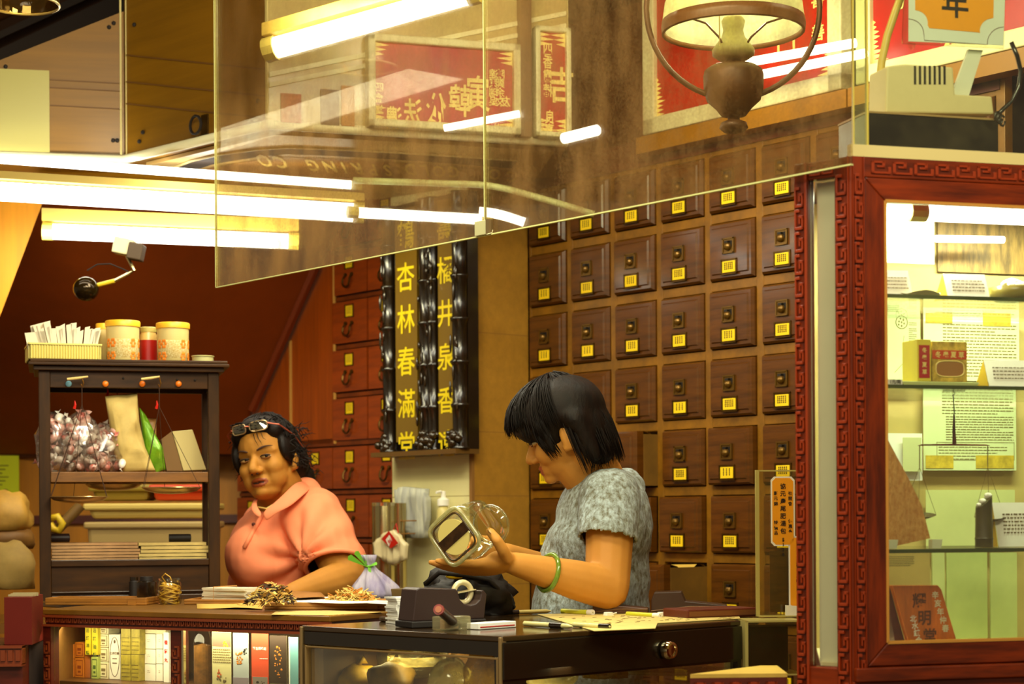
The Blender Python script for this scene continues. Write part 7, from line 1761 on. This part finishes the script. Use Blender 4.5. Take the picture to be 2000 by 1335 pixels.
def papr(label, px, z, m, curl=.004, seed=1):
    pts = [PZ(x, y, z) for x, y in px]; o_ = pts[0].copy(); mb = MB(); mb.poly([p - o_ for p in pts])
    bmesh.ops.triangulate(mb.bm, faces=mb.bm.faces); bmesh.ops.subdivide_edges(mb.bm, edges=mb.bm.edges, cuts=4, use_grid_fill=True)
    for v in mb.bm.verts: v.co.z += abs(mnoise.noise(v.co * 14 + Vector((seed, 0, 0)))) * curl + .0006
    t = thing('wrapping_paper', label, 'paper', o_); o = obj('sheet', mb, m, t, smooth=True); s = o.modifiers.new('t', 'SOLIDIFY'); s.thickness = .0006; return t
papr('torn tan paper sheet in front of the wooden trays', [(385, 1188), (512, 1190), (516, 1180), (470, 1183), (452, 1178), (384, 1181)], CTZ + .0006, mat('tan_sheet', (206, 164, 70), .7), .007, 2)
papr('white paper liner under the herbs in the long tray', [(548, 1176), (758, 1180), (760, 1174), (620, 1164), (556, 1168)], CT3 + .008, m_white, .004, 4)
papr('brown paper bag lying behind the herbs in the long tray', [(560, 1170), (640, 1168), (626, 1158), (566, 1154)], CT3 + .012, mat('kraft_paper', (160, 104, 34), .7), .006, 5)
papr('thin cream sheet on the carved counter beside the long tray', [(530, 1200), (640, 1201), (750, 1195), (640, 1192), (540, 1193)], CTZ + .0006, mat('cream_thin', (206, 176, 96), .7), .001, 6)
rl_ = thing('steel_ruler', 'small striped metal scale weights set on the red chest', 'ruler', PZ(16, 1164, 1.0305))
for i in range(3): obj('bar', MB().bx(i * .002, .056 + i * .002, .012 * i, .012 * i + .007, 0, .0045 + .0015 * i), mat('bar_silver', (206, 190, 140), .3, metal=.5), rl_)
# ---------------------------------------------------------------- wall side, between the women
def ww(px, py, d): q = WF.hit(px, py, d); return WF.w(q.x, d, q.z)
WB = -.24
# steel vacuum cylinder standing on a back counter
zbc = .955
bc0 = thing('back_counter', 'stainless steel edged back counter under the tiled pillar', 'counter', WF.w(WF.hit(880, 1170, -.38).x, -.38, 0), WF.a)
xL = WF.hit(700, 1170, -.38).x - WF.hit(880, 1170, -.38).x
obj('worktop', MB().bx(xL, .06, -.02, .15, zbc - .03, zbc), mat('steel_top', (166, 140, 90), .3, metal=.7), bc0); obj('cupboard', MB().bx(xL + .02, .05, .0, .15, 0, zbc - .03), mat('counter_cream', (176, 150, 80), .5), bc0)
q = ww(752, 1150, -.33); t = thing('steel_canister', 'tall twin-ribbed stainless steel canister beside the drawer cabinet', 'canister', (q.x, q.y, zbc + .0005), WF.a)
hc = ww(752, 980, -.33).z - zbc; rc_ = 25 * q.y / F
obj('cylinder', MB().lathe([(rc_, 0), (rc_, hc - .012), (rc_ * .97, hc - .006)], 28), m_steel, t, smooth='auto'); obj('cap', MB().lathe([(rc_ * 1.03, hc - .012), (rc_ * 1.03, hc - .002), (.001, hc)], 28), m_chrome, t, smooth='auto')
obj('spare_cup', MB().lathe([(rc_ * .55, 0), (rc_ * .55, hc - .004), (.001, hc - .002)], 20, M=Matrix.Translation((rc_ * .75, rc_ * .9, 0))), m_steel, t, smooth='auto')
# towel in a wire rack
o_ = ww(806, 1000, -.235)
t = thing('wire_rack', 'small wire rack fixed to the tiled pillar', 'rack', o_, WF.a)
def wk_(px, py, dd): q = WF.hit(px, py, -.235); c = WF.hit(806, 1000, -.235); return Vector((q.x - c.x, dd, q.z - c.z))
mb = MB()
for py in (1018, 1043): mb.tube([wk_(770, py, 0), wk_(770, py, -.07), wk_(836, py - 2, -.07), wk_(836, py - 2, 0)], .0022, 6)
for px in (776, 800, 826): mb.tube([wk_(px, 1016, -.072), wk_(px, 1048, -.072)], .0016, 5)
obj('wires', mb, mat('tarnished_wire', (150, 104, 44), .4, metal=.5), t)
def drape(name, label, pts, d, m, cat, seed, th=.02, folds=.012):
    c = WF.hit(pts[0][0], pts[0][1], d); o_ = WF.w(c.x, d, c.z); L_ = [Vector((WF.hit(x, y, d).x - c.x, 0, WF.hit(x, y, d).z - c.z)) for x, y in pts]
    mb = MB(); mb.prism([v + Vector((0, -th / 2, 0)) for v in L_], (0, th, 0)); bmesh.ops.triangulate(mb.bm, faces=mb.bm.faces); bmesh.ops.subdivide_edges(mb.bm, edges=mb.bm.edges, cuts=4, use_grid_fill=True)
    for v in mb.bm.verts:
        f = math.sin(v.co.x * 190 + 2 * mnoise.noise(v.co * 8)) * folds * .5 + folds * mnoise.noise(Vector((v.co.x * 40, seed, v.co.z * 10)))
        v.co.y += f
    t = thing(name, label, cat, o_, WF.a); o = obj('cloth', mb, m, t, smooth=True); return t
drape('towel', 'pale grey-blue cloth bunched in the wire rack on the pillar', [(775, 956), (790, 950), (812, 953), (830, 954), (838, 972), (838, 1012), (832, 1050), (783, 1050), (776, 1005)], -.272, mat('towel_grey', (196, 196, 176), .85, rgb2=(150, 150, 146), scale=16, stretch=(4, 1, .4)), 'cloth', 1)
pb = drape('plastic_bag', 'white plastic bag with red print hanging in front of the steel canister', [(752, 1040), (772, 1034), (794, 1062), (792, 1092), (770, 1104), (748, 1094), (734, 1080), (731, 1060)], -.40, mat('white_film', (222, 206, 160), .35, coat=.3), 'bag', 2, th=.012, folds=.008)
c = WF.hit(752, 1040, -.40)
def pbl(px, py): q = WF.hit(px, py, -.40); return Vector((q.x - c.x, -.016, q.z - c.z))
obj('red_print', MB().prism([pbl(753, 1052), pbl(768, 1036), pbl(786, 1060), pbl(772, 1070)], (0, .001, 0)), m_red, pb)
obj('lettering', MB().text('國', Matrix.Translation(pbl(769, 1055) + Vector((0, -.001, 0))) @ UPRIGHT @ Matrix.Rotation(R(38), 4, 'Z'), .026, 0, .03), m_white, pb)
obj('handle', MB().tube([pbl(770, 1036) + Vector((0, .012, 0)), pbl(776, 1022) + Vector((0, .012, 0)), pbl(780, 1040) + Vector((0, .012, 0))], .002, 6), m_red, pb)
q = ww(866, 980, -.26)
t = thing('pump_bottle', 'white pump dispenser bottle on the tiled pillar behind the jar', 'bottle', (q.x, q.y, ww(866, 1070, -.26).z), WF.a); hb_ = ww(866, 979, -.26).z - ww(866, 1070, -.26).z
obj('bottle', MB().lathe([(.018, 0), (.02, .01), (.02, hb_ - .03), (.012, hb_ - .012)], 20), mat('bottle_cream', (206, 190, 120), .35), t, smooth=True); obj('collar', MB().lathe([(.018, hb_ - .012), (.018, hb_ + .006), (.008, hb_ + .012), (.007, hb_ + .03), (.001, hb_ + .032)], 18), m_white, t, smooth='auto')
obj('nozzle', MB().tube([(0, 0, hb_ + .026), (.0, -.01, hb_ + .03), (.002, -.028, hb_ + .027)], .004, 7), m_white, t)
obj('bracket', MB().bx(-.026, .026, -.004, .03, -.006, .0), m_frame_metal, t)
q = P(722, 1150, 4.62)
t = thing('gift_bag', 'pale violet cloth pouch tied with a green ribbon behind the herbs', 'bag', (q.x, q.y, CTZ + .0005), 0)
prof = [(.001, 0), (.040, 0), (.046, .012), (.040, .03), (.026, .052), (.013, .07), (.009, .08), (.014, .092), (.022, .108)]
mb = MB().lathe(prof, 40); rr = random.Random(4)
for v in mb.bm.verts:
    a = math.atan2(v.co.y, v.co.x); k = 1 + .22 * math.sin(a * 7 + v.co.z * 30) + .10 * math.sin(a * 13 + 2); v.co.x *= k * 1.05; v.co.y *= k * .8; v.co.x += (.03 - v.co.z * .35) * (1 if v.co.x > 0 else .35)
obj('cloth', mb, mat('violet_cloth', (200, 192, 206), .7, rgb2=(150, 140, 176), scale=14, stretch=(3, 1, .5)), t, smooth=True)
mb = MB()
for a, L_ in ((100, .03), (125, .045), (150, .05), (20, .026)):
    mb.prism([(-.006, -.012, .078), (-.006 + L_ * math.cos(R(a - 9)), -.016, .078 + L_ * math.sin(R(a - 9))), (-.006 + L_ * 1.08 * math.cos(R(a)), -.014, .078 + L_ * 1.08 * math.sin(R(a))), (-.006 + L_ * math.cos(R(a + 9)), -.012, .078 + L_ * math.sin(R(a + 9)))], (0, .002, 0))
mb.tube([(.010 * math.cos(a), .008 * math.sin(a), .079) for a in [i * 2 * math.pi / 12 for i in range(12)]], .003, 6, closed=True)
mb.prism([(-.004, -.012, .078), (.004, -.012, .076), (.006, -.014, .058), (-.001, -.014, .056)], (0, .002, 0))
obj('green_ribbon', mb, mat('green_ribbon', (126, 206, 60), .4), t)
sk_ = thing('steel_tray', 'brushed steel tray edge behind the tape dispenser', 'tray', ww(770, 1165, -.62), WF.a)
q0 = WF.hit(770, 1165, -.62)
o_ = PZ(766, 1168, CTZ + .0005)
place(sk_, o_, CA + R(2)); obj('dish', MB().prism([(0, 0, 0), (.16, 0, 0), (.165, 0, .024), (-.005, 0, .024)], (0, .10, 0)), mat('steel_top', (166, 140, 90)), sk_, bev=.002)
# ---------------------------------------------------------------- on the black showcase
def ons(px, py, dz=.0006): return PZ(px, py, CT + dz)
ta, tb = ons(808, 1226), ons(946, 1220); TA = math.atan2((tb - ta).y, (tb - ta).x); wT = (tb - ta).length
td = thing('tape_dispenser', 'dark plastic desk tape dispenser on the black showcase', 'tape dispenser', ta, TA)
TF = Frame(ta, TA)
def tp_(px, py): q = TF.hit(px, py); return (q.x, 0, q.z - CT)
pf = [(-.002, 0, .012), (wT * 1.0, 0, .012)] + [tp_(x, y) for x, y in ((951, 1160), (944, 1152), (938, 1154))] + [tp_(918 + 22 * math.cos(R(a)), 1160 + 22 * math.sin(R(a))) for a in (0, 30, 60, 90, 120, 150, 175)] + [tp_(x, y) for x, y in ((895, 1156), (891, 1150), (820, 1148), (813, 1152))]
obj('housing', MB().prism(pf, (0, .055, 0)), m_charcoal, td, bev=.002)
obj('base', MB().bx(-.006, wT + .002, -.004, .059, 0, .012), m_blackm, td, bev=.002)
rq = Vector(tp_(918, 1158))
obj('tape_roll', MB().tube([rq + Vector((.019 * math.cos(a), .027, .019 * math.sin(a))) for a in [i * 2 * math.pi / 24 for i in range(24)]], .0055, 8, closed=True), mat('clear_tape', (206, 190, 140), .15, coat=.5), td, smooth=True)
obj('tape_strip', MB().prism([Vector(tp_(896, 1160)), Vector(tp_(940, 1151)), Vector(tp_(940, 1152.5)), Vector(tp_(896, 1161.5))], (0, .018, 0), M=Matrix.Translation((0, .018, 0))), mat('clear_tape', (206, 190, 140)), td)
mk = thing('marker_pen', 'dark marker with a red-ringed end leaning on the tape dispenser', 'pen', ons(868, 1200)); o_ = mk.location
e0, e1 = P(857, 1190, 3.19), P(892, 1212, 3.31)
place(mk, e0, 0); dv_ = e1 - e0; dv_.z = -e0.z + CT + .008
obj('barrel', MB().tube([(0, 0, 0), dv_], .0085, 12), m_charcoal, mk, smooth='auto'); obj('red_ring', MB().tube([Vector((0, 0, 0)) - dv_.normalized() * .002, dv_.normalized() * .005], .0095, 14), mat('marker_red', (130, 30, 14), .4), mk, smooth='auto'); obj('end_disc', MB().tube([-dv_.normalized() * .0035, -dv_.normalized() * .002], .006, 12), mat('marker_tan', (170, 96, 60), .5), mk)
for i in range(14):
    rr = random.Random(100 + i); e = thing('paper_slip', 'small white note slip piled beside the tape dispenser', 'paper', ons(775, 1218) + Vector((rr.uniform(-.002, .002), .0, i * .0036)), TA + R(-6) + rr.uniform(-.06, .06), 'note slips by the tape dispenser')
    obj('slip', MB().prism([(0, 0, 0), (.034, 0, .0), (.035, 0, .003), (.015, 0, .0026), (.0, 0, .0033)], (0, .05, 0)), m_white, e)
def pen(label, a_, b_, r_, m, cap, capm, dz=.006):
    p, q = ons(*a_), ons(*b_); t = thing('pen', label, 'pen', p + Vector((0, 0, r_))); d = q - p
    obj('barrel', MB().tube([(0, 0, 0), d * .9, d], [r_, r_, r_ * .3], 10), m, t, smooth='auto'); obj('cap', MB().tube([d * cap[0], d * cap[1]], r_ * 1.15, 10), capm, t, smooth='auto'); return t
pen('black pen lying before the note slips', (745, 1212), (778, 1217), .0045, m_blackm, (.0, .5), m_black)
pen('clear-barrelled pen with dark ends on the newspaper edge', (1025, 1222), (1118, 1228), .0048, mat('clear_barrel', (206, 196, 130), .2), (.55, .8), m_black)
pen('second clear pen with dark tip pointing to the showcase knob', (1120, 1224), (1192, 1228), .0045, mat('clear_barrel', (206, 196, 130)), (.72, .98), m_black)
pen('cream pen lying crosswise behind the white pen box', (985, 1200), (1076, 1197), .0045, mat('cream_barrel', (226, 206, 130), .3), (.0, .3), m_charcoal)
pen('lime highlighter lying near the brown pouch', (1098, 1198), (1158, 1201), .0055, mat('lime_barrel', (206, 206, 50), .35), (.85, 1.0), m_white)
pen('second lime pen by the white clips', (1225, 1202), (1290, 1206), .0045, mat('lime_barrel', (206, 206, 50)), (.8, 1.0), m_white)
a_ = ons(862, 1231); t = thing('plastic_case', 'small frosted clear case lying in front of the tape dispenser', 'case', a_, TA + R(3))
obj('shell', MB().bx(0, .064, 0, .03, 0, .024), glass('frosted_case', (.92, .9, .8), dust=.55, dust_min=.3, dust_rgb=(206, 196, 150), refl=.1), t, bev=.002); obj('insert', MB().bx(.012, .042, .008, .022, .002, .018), mat('pinkish_insert', (190, 150, 110), .5), t)
a_ = ons(935, 1229); t = thing('pen_box', 'flat white pen box with a red line beside the frosted case', 'box', a_, TA + R(14))
obj('carton', MB().bx(0, .098, 0, .03, 0, .011), m_white, t, bev=.001); obj('red_line', MB().bx(.004, .094, -.0006, 0, .003, .005), m_red, t)
# black bag behind the dispenser
q = ons(895, 1206); t = lump('cloth_bag', 'crumpled black cloth bag behind the tape dispenser', (q.x + .01, q.y + .12, CT + .0005), (.085, .05, .062), mat('black_cloth', (22, 13, 8), .6, spec=.4), 61, knot=False, crumple=.45, sub=4)
obj('strap', MB().tube([(-.08, -.02, .03), (-.05, -.04, .055), (.0, -.05, .05), (.05, -.04, .04), (.085, -.02, .0), (.1, 0, -.02)], .006, 8), mat('black_cloth', (22, 13, 8)), t, smooth=True)
obj('yellow_patch', MB().ell((-.018, -.035, .046), (.02, .012, .006)), m_yellow, t)
def pouch(label, px0, px1, py, hgt, dep, rgb, nm='pouch', up=0):
    a_, b_ = ons(px0, py), ons(px1, py); d = b_ - a_; t = thing(nm, label, nm, a_ + Vector((0, 0, .0008)), math.atan2(d.y, d.x)); w = d.length
    obj('shell', MB().prism([(0, 0, .002), (w, 0, 0), (w, 0, hgt * .35), (w * .45, 0, hgt * .55), (w * .40, 0, hgt), (.04 * w, 0, hgt * .96), (0, 0, hgt * .6)], (0, dep, 0)), mat('leather_%d' % px0, rgb, .4), t, bev=.002)
    obj('seam', MB().tube([(.0, -.001, .004), (w * .5, -.001, hgt * .3), (w, -.001, hgt * .3)], .0012, 5), mat('seam_tan', (120, 84, 50), .6), t); return t
pouch('brown zip pouch next to the elbow of the woman in grey', 1157, 1265, 1199, .032, .06, (86, 50, 28))
pouch('dark card reader wedge with buttons in front of the drawers', 1272, 1420, 1197, .044, .07, (60, 36, 24), 'calculator')
t = thing('notebook', 'dark red ledger book lying beside the leaflet holder', 'book', ons(1343, 1208), math.atan2((ons(1478, 1203) - ons(1343, 1208)).y, (ons(1478, 1203) - ons(1343, 1208)).x)); w = (ons(1478, 1203) - ons(1343, 1208)).length
obj('cover', MB().bx(0, w, 0, .09, 0, .018), mat('ledger_cover', (96, 34, 14), .45, var=.2), t, bev=.003); obj('pages', MB().bx(.004, w - .004, -.0008, .002, .004, .014), mat('ledger_edge', (120, 70, 30), .6), t)
for i, (px, lb) in enumerate(((1185, 'first white paper clip by the brown pouch'), (1290, 'white paper clip between pouch and ledger'), (1338, 'white clip at the corner of the red ledger'))):
    t = thing('binder_clip', lb, 'clip', ons(px, 1203), R(30)); obj('jaw', MB().prism([(0, 0, 0), (.018, 0, 0), (.015, 0, .008), (.002, 0, .008)], (0, .014, 0)), m_white, t, bev=.001); obj('lever', MB().tube([(.016, .007, .004), (.028, .007, .006)], .0015, 5), m_white, t)
